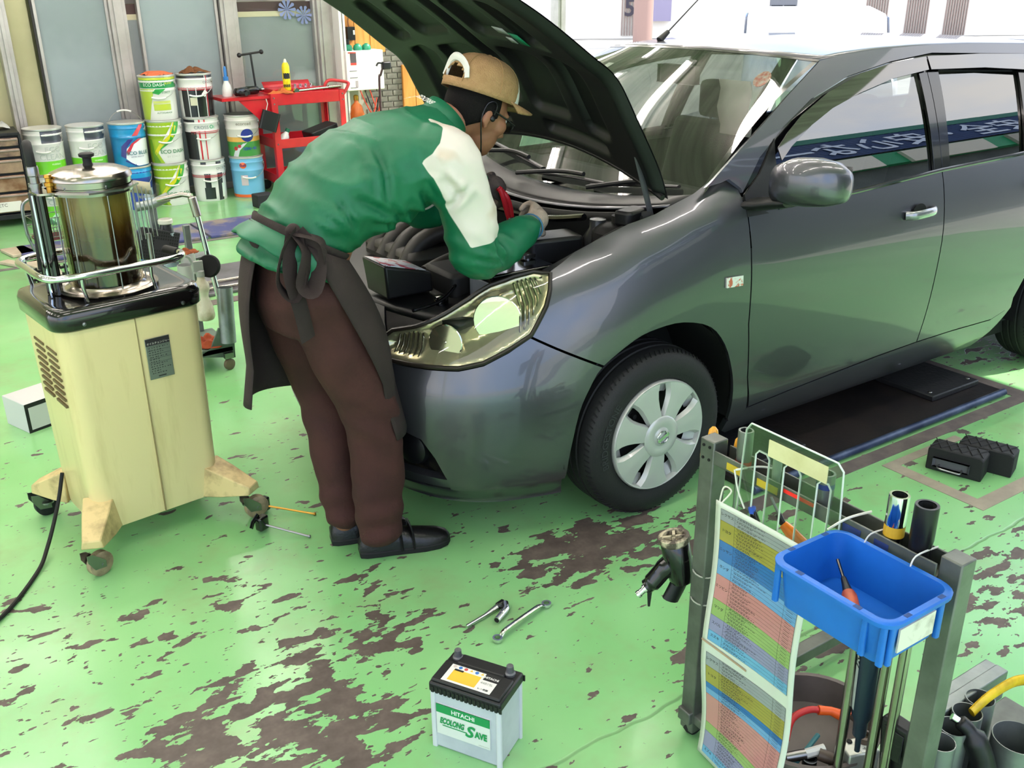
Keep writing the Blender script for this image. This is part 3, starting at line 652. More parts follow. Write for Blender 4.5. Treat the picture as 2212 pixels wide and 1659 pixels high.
MB().add([wsf(.83,.80)+V((.006,0,-.006)),wsf(.83,.835)+V((.006,0,-.006)),wsf(.78,.835)+V((.006,0,-.006)),wsf(.78,.80)+V((.006,0,-.006))],[(0,1,2,3)]).build('window_sticker',M('sticker_white','#d9ded6',.6),car)
MB().grid(lambda u,v:(.90+.01*math.sin(v*9),lerp(-.30,-.13,u)-.02*v,lerp(1.37,1.16,v)),3,6).build('hanging_paper',M('paper','#dedcd3',.8),car,solid=.002)
m=MB(); m.cyl((1.05,.40,1.49),(1.10,.40,1.525),.016,.010); m.build('antenna_base',M_blk,car); MB().cyl((1.08,.40,1.51),(1.36,.43,1.70),.0035,.0025,n=8).build('antenna_rod',M_blk,car)
# cowl and wipers
def cow(u,v):
    b=2*v-1;k=1-b*b; back=wsf(0.,v)+V((.01,0,-.008)); fr=V((lerp(.14,.02,k),b*.70,lerp(1.055,.985,k)))
    p=fr.lerp(back,u); p.z+=.012*math.sin(PI*u); return p
m=MB(); m.grid(cow,6,24); m.build('cowl_panel',M_blk,car,smooth=60,solid=.01)
m=MB(); m.grid(lambda u,v:cow(0,v)+V((-.012*(1-u)-.0,0,-.005*(1-u)+.002)),2,24); m.build('cowl_edge',M_paint,car,smooth=60,solid=.006)
m=MB(); m.grid(lambda u,v:cow(0,lerp(.03,.97,v))+V((-.03+.02*u,0,-.014-.16*u)),6,20); m.build('firewall',M_bay,car,solid=.01)
mg=MB()
for i in range(34):
    v=.08+.84*i/33; a=cow(0,v)+V((-.034,0,-.03)); b=cow(0,v)+V((-.026,0,-.085)); mg.tube([a,b],.003,5)
for k in range(4):
    mg.tube([cow(0,.08+.84*i/20)+V((-.034+.002*k,0,-.03-.018*k)) for i in range(21)],.003,5)
mg.build('cowl_grille',M('grille_black','#0f0f10',.5),car)
def wiper(name,pts,blade):
    m=MB(); m.tube(catm(pts,6),.009,8); a=m.build('wiper_arm',M_blk,car); m=MB(); m.tube(catm(blade,6),(.006,.011),8); m.build('wiper_blade',M_blk,a)
def onws(u,v,h): return wsf(u,v)+V((-.5,0,.85))*h
wiper('w',[cow(.5,.60)+V((0,0,.03)),onws(.04,.48,.03),onws(.05,.38,.028)],[onws(.02,.56,.014),onws(.04,.42,.014),onws(.03,.30,.014)])
wiper('w',[cow(.5,.30)+V((0,0,.03)),onws(.03,.2,.03),onws(.03,.12,.028)],[onws(.015,.34,.014),onws(.03,.2,.014),onws(.02,.07,.014)])
wiper('w',[cow(.5,.86)+V((0,0,.03)),onws(.06,.74,.03),onws(.07,.64,.028)],[onws(.06,.90,.014),onws(.07,.72,.014),onws(.05,.56,.014)])
# bonnet, propped open
HE=[(.125,1.075),(.087,1.17),(-.01,1.336),(-.089,1.464),(-.18,1.533),(-.316,1.630),(-.411,1.689),(-.52,1.748),(-.62,1.79)]
HC=catm([(a,0,b) for a,b in HE],8); HLn=[0]
for a,b in zip(HC,HC[1:]): HLn.append(HLn[-1]+(b-a).length)
def edge(a):
    for i in range(len(HLn)-1):
        if a<=HLn[i+1] or i==len(HLn)-2:
            u=(a-HLn[i])/(HLn[i+1]-HLn[i]); p=HC[i].lerp(HC[i+1],u); d=(HC[i+1]-HC[i]).normalized(); return p,V((d.z,0,-d.x))
def hood(u,b,off=0.):
    k=1-b*b; a=lerp(.105*k,HLn[-1]-.02*b**4,u); p,n=edge(max(0,a)); n=V((abs(n.x),0,abs(n.z)))
    w=lerp(.705,.60,u**2)
    e=1-abs(b)**8
    return V((p.x,b*w,p.z))+n*(.055*k-.0+off)
m=MB(); m.grid(lambda u,v:hood(u,2*v-1),36,36); hd=m.build('bonnet',M_paint,car,smooth=60)
def rr(x,y,cx,cy,hx,hy,r): 
    qx=abs(x-cx)-hx+r; qy=abs(y-cy)-hy+r; return math.hypot(max(qx,0),max(qy,0))+min(max(qx,qy),0)-r
PK=[(.30,-.30,.15,.17,.06),(.30,.30,.15,.17,.06),(.62,-.30,.11,.17,.06),(.62,.30,.11,.17,.06),(.30,-.66,.17,.10,.05),(.30,.66,.17,.10,.05),(.64,-.66,.13,.09,.05),(.64,.66,.13,.09,.05),(.86,-.28,.07,.2,.04),(.86,.28,.07,.2,.04),(.09,-.42,.035,.26,.03),(.09,.42,.035,.26,.03),(.48,0,.3,.06,.04)]
def inner(u,v):
    b=2*v-1; d=.0
    for cx,cy,hx,hy,r in PK:
        s=rr(u,b,cx,cy,hx,hy,r); t=max(0,min(1,-s/.025)); d=max(d,t*t*(3-2*t))
    ed=min(u/.03,(1-u)/.03,(1-abs(b))/.035,1); h=-.034*ed*(1-.72*d)-.0035
    return hood(lerp(.004,.996,u),b*.996,h)
m=MB(); m.grid(inner,110,120); m.build('bonnet_inner_panel',M('bonnet_inner','#0c0d0d',.5,c2='#090a0a',vs=3),hd,smooth=60)
def hst(u,b,du,db): 
    return [hood(u,b,-.012),hood(u+du,b,-.012),hood(u+du,b+db,-.012),hood(u,b+db,-.012)]
for u,b,du,db,c in ((.56,-.40,.035,-.09,'#a9ada9'),(.51,-.42,.03,-.05,'#b5b9b5'),(.515,-.50,.06,-.075,'#1f8a63')):
    m=MB(); m.add([hood(u,b,-.0385),hood(u+du,b,-.0385),hood(u+du,b+db,-.0385),hood(u,b+db,-.0385)],[(0,1,2,3)]); m.build('caution_sticker',M('st'+c,c,.5),hd,solid=.002)
m=MB(); m.tube([hood(.015,-1+2*i/30,-.02) for i in range(31)],.010,8); m.build('bonnet_seal',M_blk,hd)
for sg in (1,-1):
    m=MB(); m.tube([(.105,sg*.655,1.0),(.075,sg*.648,1.1),(.04,sg*.64,1.215)],(.012,.006),8); m.build('bonnet_hinge',M('hinge_grey','#3c3d3f',.5),car)
# engine bay
m=MB(); m.grid(lambda u,v:(lerp(-.40,.12,u),-.645+.03*math.sin(u*3),lerp(.55,lerp(.84,1.03,u),v)),6,3); m.grid(lambda u,v:(lerp(-.40,.12,u),.645,lerp(.55,lerp(.84,1.03,u),v)),6,3); m.b2(-.60,.12,-.60,.60,.5,.53); m.build('bay_walls',M_bay,car,solid=.01)
def rail(sg):
    m=MB(); P=[(s,z) for s,z in ((-.40,.895),(-.262,.938),(-.141,.974),(-.042,1.006),(.063,1.027),(.11,1.04))]
    m.grid(lambda u,v:(lambda b:(b[0]+.0,sg*(-(b[1]+.004+.075*v)),b[2]-.006-.02*v))(body(*(lambda i:(lerp(P[int(i)][0],P[min(int(i)+1,5)][0],i%1),lerp(P[int(i)][1],P[min(int(i)+1,5)][1],i%1)))(u*4.999))),20,3); return m.build('bay_rail',M_blk,car,smooth=50,solid=.004)
rail(1); rail(-1)
# front support panel
def sup(u,v):
    y=lerp(-.60,.60,v); k=1-(y/.62)**2; return (lerp(-.42,lerp(-.60,-.76,max(0,k)),u)-.02*abs(math.sin(y*14))*(1-u)*.3,y,lerp(.765,.742,u)+.010*math.sin(u*9)*(1-u)+.012*k)
m=MB(); m.grid(sup,8,30); m.build('radiator_support_cover',M_blk,car,smooth=50,solid=.02)
m=MB(); m.lathe([(0,.028),(.02,.026),(.024,.02),(.024,0)],18,T(-.575,-.42,.775)); m.build('filler_cap',M_gloss,car)
m=MB(); m.tube(catm([(-.72,-.50,.80),(-.60,-.46,.80),(-.50,-.40,.83),(-.44,-.33,.85),(-.40,-.20,.86)],6),.006,8); m.build('release_cable',M_gloss,car)
m=MB(); m.rbox(-.30,.10,.80,.42,.40,.12,.05); m.build('engine_cover',M('engine_grey','#2b2723',.5,c2='#221f1c',vs=8),car,bevel=.03)
for i in range(4):
    y=-.04+i*.085; m=MB(); m.tube(catm([(-.50,y,.80),(-.44,y,.875),(-.33,y,.905),(-.2,y,.89),(-.12,y,.83)],6),(.034,.036),12); m.build('intake_runner',MATS['engine_grey'],car)
m=MB(); m.tube(catm([(-.52,-.22,.82),(-.40,-.2,.845),(-.22,-.19,.86),(-.05,-.2,.88)],6),.028,12); m.build('intake_hose',MATS['engine_grey'],car)
m=MB(); m.rbox(-.42,-.32,.79,.22,.20,.14,.03); m.build('air_box',M_bay,car,bevel=.015)
m=MB(); m.rbox(-.355,-.50,.785,.24,.145,.15,.012); bb=m.build('starter_battery',M('batt_case','#7f8288',.45),car,bevel=.006)
m=MB(); m.rbox(-.355,-.50,.872,.245,.15,.03,.012); m.build('battery_lid',M_gloss,bb,bevel=.006)
for bx in (-.44,-.27):
    m=MB(); m.cyl((bx,-.47,.88),(bx,-.47,.905),.012); m.rbox(bx,-.47,.898,.05,.03,.012,.006); m.build('battery_terminal',M_steel,bb)
m=MB(); m.rbox(-.15,-.43,.90,.20,.13,.09,.02,rz=-.2); m.build('fuse_box',M_blk,car,bevel=.012)
m=MB(); m.lathe([(.05,0),(.05,.07),(.03,.1),(.028,.13),(0,.135)],18,T(.0,-.50,.86)); m.build('fluid_reservoir',M('reservoir','#2c2c2c',.3),car)
m=MB(); m.lathe([(.1,0),(.095,.06),(.07,.08),(.03,.085),(.03,.11),(0,.115)],20,T(.04,-.57,.90)); m.build('strut_mount',M_bay,car)
m=MB(); m.rbox(.06,-.60,1.01,.12,.07,.05,.02,rz=.3); m.build('hinge_bracket',M_blk,car,bevel=.01)
m=MB(); m.tube(catm([(-.02,-.45,.99),(-.03,-.2,.945),(-.05,.2,.94),(-.02,.5,.97)],6),.012,8); m.build('bay_hose',M_gloss,car)
# mirrors
def mirror(sg):
    Mr=Matrix.Identity(4)
    m=MB(); rings=[]
    for i,(y,sx,sz,cx,cz) in enumerate(((-.862,.03,.045,.452,1.115),(-.875,.055,.062,.46,1.12),(-.92,.075,.076,.478,1.128),(-.98,.08,.078,.50,1.130),(-1.03,.072,.070,.522,1.128),(-1.062,.05,.052,.54,1.122),(-1.072,.02,.03,.548,1.118))):
        rings.append([V((cx+sx*(abs(math.cos(a))**.75)*math.copysign(1,math.cos(a)),y,cz+sz*(abs(math.sin(a))**.75)*math.copysign(1,math.sin(a)))) for a in [2*PI*k/24 for k in range(24)]])
    m.loft(rings); a=m.build('mirror_shell',M_paint,car,smooth=60)
    m=MB(); m.loft([[V((cx+sx*math.cos(t),y,cz+sz*math.sin(t))) for t in [2*PI*k/16 for k in range(16)]] for y,sx,sz,cx,cz in ((-.785,.075,.022,.45,1.035),(-.82,.065,.022,.452,1.040),(-.87,.05,.022,.462,1.052),(-.92,.045,.018,.475,1.06))]); b=m.build('mirror_foot',M_blk,car,smooth=60)
    m=MB(); m.add([(.568,-.885,1.075),(.60,-1.045,1.075),(.60,-1.045,1.178),(.568,-.885,1.178)],[(0,1,2,3)]); c=m.build('mirror_glass',M_chrome,car)
    return a,b,c
for o in mirror(1): mirror_obj(o,o.name,car)
# door handles, side marker, fuel details
def handle(s,z):
    m=MB(); m.lathe([(.0,-.006),(.03,-.004),(.04,.003)],20,T(*body(s+.0,z,.0),0,PI/2)@Matrix.Diagonal((1.1,.9,1,1))); rec=m.build('handle_recess',M_seal,car)
    m=MB(); m.tube(catm([body(s-.085,z-.002,.004),body(s-.06,z+.001,.03),body(s,z+.004,.038),body(s+.06,z+.004,.03),body(s+.088,z+.003,.004)],5),(.017,.009),12); m.build('door_handle',M('handle_grey','#85868a',.25,.6,coat=1.),car)
handle(1.315,.90); handle(2.2,.92)
mk=patch('side_marker',[(.275,.784),(.352,.780),(.352,.815),(.274,.819)],lambda s,z:body(s,z,.006),M('marker_lens','#cfcac6',.1,c2='#b33a33',vs=30,lo=.55,hi=.6,coat=1),car,.02,.008)
# wheels
M_tyre=M('tyre_rubber','#0f0f11',.65,c2='#161516',vs=6,bump=.1,bs=150)
def wheel(x,sg,ang=0.):
    yo=-.832
    w=MB(); Mw=T(x,yo,.303)@Matrix.Rotation(PI/2,4,'X')   # local z points to -y (outboard)
    prof=[(.195,-.18),(.215,-.192),(.27,-.196),(.292,-.185),(.301,-.165),(.303,-.14),(.298,-.137),(.298,-.131),(.303,-.128),(.3035,-.105),(.298,-.102),(.298,-.096),(.3035,-.093),(.303,-.07),(.298,-.067),(.298,-.061),(.302,-.058),(.298,-.03),(.288,-.012),(.27,-.001),(.245,.003),(.222,0),(.203,-.006),(.196,-.016)]
    w.lathe(prof,72,Mw,cap=False); ty=w.build('tyre',M_tyre,car,smooth=30)
    w=MB()
    for i in range(90):
        a=2*PI*i/90; w.tube([(math.cos(a)*.2995,math.sin(a)*.2995,-.03),(math.cos(a+.03)*.291,math.sin(a+.03)*.291,-.0135)],.0022,4,M=Mw)
    w.build('tread_sipes',M_seal,ty)
    if sg<0:
        lt=M('tyre_letter','#26262a',.6)
        letters('tyre_lettering','BRIDGESTONE',.036,lambda u,v:Mw@V((-(.226+v)*math.cos(u/.24+2.85+PI),(.226+v)*math.sin(u/.24+2.85+PI)*-1*-1 if False else -(.226+v)*math.sin(-(u/.24)+.35),.0045)) if False else Mw@V(((.226+v)*math.cos(PI*.93-u/.24),(.226+v)*math.sin(PI*.93-u/.24),.0042)),lt,ty,bold=.01)
    w=MB(); w.lathe([(.19,-.16),(.185,-.05),(.16,-.045),(.08,-.05),(.0,-.05)],40,Mw,cap=False); w.build('steel_rim',M('rim_black','#141416',.5),ty)
    # wheel cover: ring, hub and seven flared spokes
    w=MB(); w.lathe([(.199,-.012),(.2,.001),(.196,.006),(.191,.004),(.186,-.012),(.18,-.022)],64,Mw,cap=False); cv=w.build('wheel_cover',M_silver,car,smooth=50)
    w=MB(); w.lathe([(.075,.012),(.07,.017),(.045,.019),(.036,.014),(.033,.015),(.03,.018),(0,.02)],40,Mw); w.build('cover_hub',M_silver,cv,smooth=50)
    for k in range(7):
        a0=ang+2*PI*k/7; hw=[(.055,.03),(.08,.035),(.11,.039),(.14,.046),(.165,.057),(.185,.072),(.194,.080)]
        def sp(u,v):
            i=u*(len(hw)-1); j=min(int(i),len(hw)-2); r=lerp(hw[j][0],hw[j+1][0],i-j); h=lerp(hw[j][1],hw[j+1][1],i-j); b=2*v-1
            z=lerp(.014,.006,u)-(.014 if abs(b)>.95 else 0)-.003*abs(b); off=h*b
            an=a0+off/r if r>.1 else a0; 
            return Mw@(V((r*math.cos(an),r*math.sin(an),z)) if r>.1 else V((r*math.cos(a0)-off*math.sin(a0),r*math.sin(a0)+off*math.cos(a0),z)))
        w=MB(); w.grid(sp,12,10); w.build('cover_spoke',M_silver,cv,smooth=40)
        # dished window behind the spoke gap
        a1=a0+PI/7
        w=MB(); w.grid(lambda u,v:Mw@(lambda r,an,z:V((r*math.cos(an),r*math.sin(an),z)))(lerp(.150,.186,u),a1+lerp(-.2,.2,v),lerp(-.03,-.012,u)),3,6); w.build('cover_web',M_silver,cv,smooth=40)
        w=MB(); w.lathe([(.009,-.046),(.009,-.03),(0,-.028)],8,Mw@T(.115*math.cos(a1),.115*math.sin(a1),0)); w.build('rim_hole',M_seal,cv)
    w=MB(); w.tube([Mw@V((.022*math.cos(t),.022*math.sin(t),.021)) for t in [2*PI*i/24 for i in range(24)]],.003,8,closed=True); w.box(0,0,.022,.052,.011,.006,M=Mw@Matrix.Rotation(.45,4,'Z')); w.build('cover_emblem',M_chrome,cv)
    return ty,cv
for x in (.022,2.61):
    t,c=wheel(x,-1,.15)
    for o in (t,c):
        k=mirror_obj(o,o.name.split('.')[0],car)
        for ch in o.children:
            if 'letter' in ch.name: continue
            q=ch.copy(); COL.objects.link(q); q.parent=k
# ------------------------------------------------------------------ the mechanic
per=wthing('person','person in green and white jacket, tan cap and brown apron bending over the engine','person',(-.88,-.46,0))
M_skin=M('skin','#9c6850',.5,c2='#8c5a44',vs=14); M_hair=M('hair','#0d0a09',.75,bump=.4,bs=400,spec=.2)
M_jk=M('jacket_green','#0b6644',.48,c2='#0a5b3b',vs=5,bump=.06,bs=25,sheen=.2); M_jw=M('jacket_white','#e3dcd2',.55,c2='#d9cfc2',vs=5,lo=.5,hi=.8)
M_tr=M('trousers_maroon','#42211d',.85,c2='#381b18',vs=7,bump=.15,bs=150); M_ap=M('apron_brown','#302422',.85,c2='#2a1f1d',vs=6,bump=.12,bs=220)
M_gl=M('work_glove','#a39484',.9,c2='#8d7e70',vs=18,bump=.25,bs=160); M_gl2=M('work_glove_dark','#5b4f47',.9,c2='#463c36',vs=18,bump=.25,bs=160)
M_cap=M('cap_tan','#a68259',.8,c2='#9c7850',vs=40,bump=.5,bs=260); M_capw=M('cap_lining','#d9d5cf',.8)
def ell(c,ax,hw,hd,n=24,side=V((0,1,0)),sq=1.):
    """ring of an ellipse around c, perpendicular to ax; hw along side, hd across"""
    ax=V(ax).normalized(); s=(side-ax*side.dot(ax)).normalized(); d=ax.cross(s); out=[]
    for k in range(n):
        a=2*PI*k/n; ca,sa=math.cos(a),math.sin(a); ca=abs(ca)**sq*math.copysign(1,ca); sa=abs(sa)**sq*math.copysign(1,sa)
        out.append(V(c)+s*(hw*ca)+d*(hd*sa))
    return out
def limb(m,pts,rad,n=16,side=V((0,1,0)),k=5):
    P=catm(pts,k); rs=[]
    for i in range(len(P)):
        t=i/k; j=min(int(t),len(rad)-2); u=t-j; u=u*u*(3-2*u); a,b=rad[j],rad[j+1]
        a=a if isinstance(a,tuple) else (a,a); b=b if isinstance(b,tuple) else (b,b); rs.append((lerp(a[0],b[0],u),lerp(a[1],b[1],u)))
    m.tube(P,rs,n,up=side); m.sph(P[0],max(rs[0])*.98,12,8); m.sph(P[-1],max(rs[-1])*.98,12,8); return m
YC=-.45
HIP=V((-1.035,YC,1.0)); NK=V((-.575,YC,1.335))
Hf=V((.906,.06,-.40)).normalized(); Hu=V((.42,0,.907)).normalized(); Hl=Hu.cross(Hf).normalized(); Hu=Hf.cross(Hl).normalized()
HC0=V((-.445,YC,1.372))
HM=Matrix(((Hf.x,Hl.x,Hu.x,HC0.x),(Hf.y,Hl.y,Hu.y,HC0.y),(Hf.z,Hl.z,Hu.z,HC0.z),(0,0,0,1)))
def Hd(f,l,u): return HM@V((f,l,u))
RS,RE,RW=V((-.655,-.625,1.275)),V((-.575,-.64,.985)),V((-.315,-.53,1.005)); LS,LE,LW=V((-.64,-.27,1.265)),V((-.49,-.16,1.03)),V((-.30,-.22,1.09))
RH,RK,RA=V((-1.01,-.54,.95)),V((-.905,-.545,.50)),V((-.905,-.53,.085)); LH,LK,LA=V((-1.03,-.36,.95)),V((-.98,-.37,.52)),V((-.955,-.385,.085))
# body: one continuous surface under the clothes, head and hands included
m=MB()
m.loft([ell(c,a,w,d) for c,a,w,d in ((HIP+V((-.03,0,-.1)),(.2,0,1),.13,.10),(HIP,(.4,0,1),.15,.11),((-.95,YC,1.13),(.75,0,.6),.14,.10),((-.80,YC,1.22),(1,0,.35),.15,.11),((-.68,YC,1.28),(1,0,.35),.15,.10),((-.60,YC,1.325),(1,0,.5),.07,.06))])
limb(m,[(-.62,YC,1.31),(-.55,YC,1.345),(-.49,YC,1.36)],[.062,.056,.058])
for S,E,W_ in ((RS,RE,RW),(LS,LE,LW)): limb(m,[S,S.lerp(E,.5),E,E.lerp(W_,.5),W_],[.06,.055,.045,.042,.032])
for H_,K,A in ((RH,RK,RA),(LH,LK,LA)): limb(m,[H_,H_.lerp(K,.5),K,K.lerp(A,.5),A],[.09,.085,.06,.058,.042])
m.sph((0,0,.015),(.098,.076,.105),24,16,HM); m.sph((.035,0,-.055),(.062,.058,.07),20,12,HM); m.sph((.062,0,-.098),(.026,.028,.022),12,8,HM)
m.tube([Hd(.088,0,.012),Hd(.106,0,-.018),Hd(.112,0,-.036),Hd(.094,0,-.045)],[.010,.013,.016,.012],10)  # nose
m.sph((.088,0,-.066),(.014,.024,.007),12,8,HM); m.sph((.085,0,-.078),(.014,.021,.007),12,8,HM)        # lips
for s in (-1,1):
    m.sph((.078,s*.034,.018),(.018,.024,.012),10,8,HM); m.sph((.062,s*.045,-.02),(.03,.024,.03),10,8,HM) # brow, cheek
    m.sph((-.008,s*.080,-.012),(.017,.007,.030),14,10,HM@Matrix.Rotation(.25,4,'Y')); m.sph((-.006,s*.078,-.036),(.009,.006,.011),10,8,HM)
me=remesh(m,.006,2,.4); body_o=mesh_obj('body',me,[M_skin],per)
# face details
for s in (-1,1):
    e=MB(); e.sph((.083,s*.034,.002),(.012,.014,.011),12,8,HM); eo=e.build('eye',M('eye_white','#cfc8c0',.2),per)
    e=MB(); e.sph((.093,s*.034,.001),(.005,.006,.006),10,8,HM); e.build('iris',M('iris','#120c0a',.15),eo)
    e=MB(); e.tube([Hd(.090,s*.016,.024),Hd(.093,s*.034,.029),Hd(.082,s*.054,.024)],.0042,6); e.build('eyebrow',M_hair,per)
# hair: back and sides under the cap
def hair(u,v):
    a=lerp(.42*PI,1.58*PI,u); lo=-.062 if .75*PI<a<1.25*PI else lerp(-.005,-.062,max(0,1-min(abs(a-.75*PI),abs(a-1.25*PI))/(.33*PI))); z=lerp(lo,.07,v)
    rz=math.sqrt(max(.05,1-((z-.015)/.112)**2)); return Hd(.1035*math.cos(a)*rz-.002,.0815*math.sin(a)*rz,z)
m=MB(); m.grid(hair,40,12); m.build('hair',M_hair,per,smooth=60,solid=-.004)
# cap
CM=HM@T(.0,0,.045)@Matrix.Rotation(R(-4),4,'Y')
def crown(u,v):
    a=2*PI*u; t=v*PI/2; r=max(0,math.cos(t))**.72; z=.118*max(0,math.sin(t))**.9
    return CM@V((.128*math.cos(a)*r-.006,.100*math.sin(a)*r,z))
m=MB(); ns=48
def cut(u,v): a=(u-.5)*2*PI; return not (abs(a)<.42 and v<.02)
vs=[crown(i/ns,j/16) for i in range(ns) for j in range(17)]; fs=[]
for i in range(ns):
    for j in range(16):
        u=(i+.5)/ns; a=abs(u-.5)*2*PI; arch=.36*math.sqrt(max(0,1-(a/.62)**2)) if a<.62 else -1
        if (j+.5)/16<arch and j>=2: continue
        fs.append((i*17+j,((i+1)%ns)*17+j,((i+1)%ns)*17+j+1,i*17+j+1))
m.add(vs,fs); cap=m.build('cap',M_cap,per,smooth=70,solid=.004)
m=MB()
for k in range(6):
    a0=2*PI*(k+.5)/6; m.tube([crown(a0/(2*PI),.08+.92*j/10)+(crown(a0/(2*PI),.08+.92*j/10)-CM@V((0,0,.03))).normalized()*.001 for j in range(11)],.0016,5)
m.sph((-.006,0,.118),(.009,.009,.006),10,6,CM); m.build('cap_seams',M('cap_seam','#9c7a50',.8),cap)
m=MB(); m.tube([CM@V((-.006+.128*math.cos(PI+a)*f,.1*math.sin(PI+a)*f,z)) for a,z,f in [(lerp(-.62,.62,i/14),.030+.055*math.sqrt(max(0,1-(lerp(-1,1,i/14))**2)),lerp(.97,.90,math.sqrt(max(0,1-(lerp(-1,1,i/14))**2)))) for i in range(15)]],(.006,.012),8); m.build('cap_opening_binding',M_capw,cap)
def brim(u,v):
    a=lerp(-1.15,1.15,u); r0=V((.122*math.cos(a)-.004,.098*math.sin(a),.004)); ext=.075*max(0,math.cos(a*1.1))**.6
    return CM@(r0+V((ext*v,0,-.012*v*v-.020*v*abs(math.sin(a))**2+.006*v)))
m=MB(); m.grid(brim,20,6); m.build('cap_brim',M_cap,cap,smooth=60,solid=.005)
m=MB(); m.grid(lambda u,v:crown(lerp(-.16,.16,u),lerp(.0,.62*(1-abs(2*u-1)**2),v))+(Hf*.002),10,8); m.build('cap_front_panel',M_capw,cap,smooth=60)
# glasses and ear-piece
M_fr=M('spectacle_frame','#101014',.3)
m=MB(); m.tube([Hd(-.005,-.084,.012),Hd(.06,-.083,.004),Hd(.102,-.072,-.002)],.0028,6); m.tube([Hd(-.005,.084,.012),Hd(.06,.083,.004),Hd(.102,.072,-.002)],.0028,6)
for s in (-1,1): m.tube([Hd(.106+.004*math.cos(a),s*.038+.028*math.cos(a),-.008+.017*math.sin(a)) for a in [2*PI*i/20 for i in range(20)]],.0025,6,closed=True)
m.tube([Hd(.111,-.012,0),Hd(.113,0,.003),Hd(.111,.012,0)],.002,6); gl=m.build('spectacles',M_fr,per)
for s in (-1,1): m=MB(); m.lathe([(.026,0),(0,.001)],20,HM@T(.106,s*.038,-.008)@Matrix.Rotation(PI/2,4,'Y')@Matrix.Diagonal((.65,1,1,1))); m.build('spectacle_lens',G('specs','#dfe6e4',1.,.0,1.5),gl)
m=MB(); m.tube(catm([Hd(.002,-.092,.0),Hd(.004,-.091,.025),Hd(-.012,-.09,.035),Hd(-.03,-.086,.02),Hd(-.034,-.085,-.02),Hd(-.018,-.08,-.055),Hd(.005,-.07,-.09),Hd(.03,-.05,-.115),Hd(.05,-.03,-.125),Hd(.06,-.02,-.15),Hd(.05,-.01,-.19)],6),.0022,6); m.sph((.004,-.088,-.012),(.009,.006,.009),10,8,HM); m.build('ear_piece',M_fr,per)
# jacket: torso and both sleeves fused, then wrinkled; white panel over shoulder and upper sleeve
m=MB()
m.loft([ell(c,a,w,d,28,sq=.92) for c,a,w,d in (((-1.105,YC,.995),(.45,0,1),.190,.118),((-1.075,YC,1.03),(.5,0,1),.180,.116),((-1.045,YC,1.065),(.6,0,.9),.172,.112),((-1.0,YC,1.115),(.7,0,.75),.183,.122),((-.935,YC,1.165),(.85,0,.6),.195,.138),((-.86,YC,1.20),(.95,0,.4),.202,.148),((-.775,YC,1.232),(1,0,.3),.208,.150),((-.70,YC,1.262),(1,0,.3),.208,.138),((-.645,YC,1.285),(1,0,.35),.185,.118),((-.605,YC,1.315),(1,0,.5),.12,.092),((-.57,YC,1.342),(1,0,.6),.078,.074))])
limb(m,[(-.69,-.56,1.27),RS+V((.0,.0,-.01)),RS.lerp(RE,.5)+V((.012,-.01,0)),RE,RE.lerp(RW,.45)+V((0,0,-.012)),RW],[.10,.094,.080,.074,.066,.047])
limb(m,[(-.69,-.34,1.27),LS,LS.lerp(LE,.5),LE,LE.lerp(LW,.5),LW],[.10,.092,.078,.072,.062,.047])
me=remesh(m,.009,4,.5)
def wr(p):
    n=mnoise.noise; q=p*1.0
    a=n(V((q.x*9+q.z*5,q.y*5,q.z*9-q.x*4)))*.5; r=1-abs(n(V((q.x*7+3,q.y*4,q.z*13+q.x*6))))*2
    return .007*a+.006*max(0,r)**2
CR=[(-.86,1.33,-.86,1.17,.007,.010),(-.86,1.18,-.78,1.09,.007,.009),(-.76,1.2,-.70,1.12,.008,.010),(-.80,1.14,-.70,1.11,.008,.009),(-.95,1.2,-.82,1.12,.007,.010),(-1.0,1.2,-.95,1.1,.007,.009),(-1.06,1.17,-.99,1.12,.006,.008),(-.9,1.12,-.75,1.085,.007,.008),(-.72,1.25,-.66,1.17,.008,.010),(-.69,1.14,-.64,1.22,.006,.009),(-.63,1.0,-.52,.96,.006,.008),(-.55,1.04,-.50,.95,.006,.008)]
N0=[v.normal.copy() for v in me.vertices]
for v,nn in zip(me.vertices,N0):
    p=v.co; amp=1.0
    amp*=1.6 if p.x<-.85 else 1.0
    v.co=p+nn*wr(p)*amp
    # gathered waist and creases at the elbow
    dw=math.exp(-((p.x+1.03+ (p.z-1.07)*-.6)/.05)**2) if p.x<-.9 else 0
    v.co+=nn*(.006*math.sin(math.atan2(p.y-YC,p.z-1.07)*13+p.x*20)*dw)
    for (ax,az,bx,bz,dp,wd) in CR:
        dp*=1.5
        if p.y<-.5:
            e=V((bx-ax,bz-az)); q=V((p.x-ax,p.z-az)); t=q.dot(e)/e.length_squared
            if -.1<t<1.1: dd=abs(q.x*e.y-q.y*e.x)/e.length; v.co+=nn*(-dp*math.exp(-(dd/wd)**2)+dp*.7*math.exp(-((dd-2*wd)/wd)**2))*max(0,1-abs(2*t-1)**3)
    de=math.exp(-((p-RE).length/.09)**2); v.co+=nn*(.006*math.sin((p.x*.6+p.z)*120)*de)
def jm(c):
    # sleeve axis test: upper-arm/shoulder yoke on both arms
    for S,E in ((RS,RE),(LS,LE)):
        t=(c-S).dot(E-S)/(E-S).length_squared; q=S+(E-S)*t; d=c-q
        if -.42<t<.86 and d.length<.135 and abs(c.y-YC)>.125:
            # front half of the sleeve, edge slanting from collar to elbow
            if d.x>-.035+.07*max(0,t)-.05*(t<0): return 1
    return 0
WP=[(-.652,1.40),(-.700,1.335),(-.752,1.276),(-.718,1.208),(-.676,1.12),(-.634,1.029),(-.54,1.043),(-.40,1.07),(-.45,1.40)]
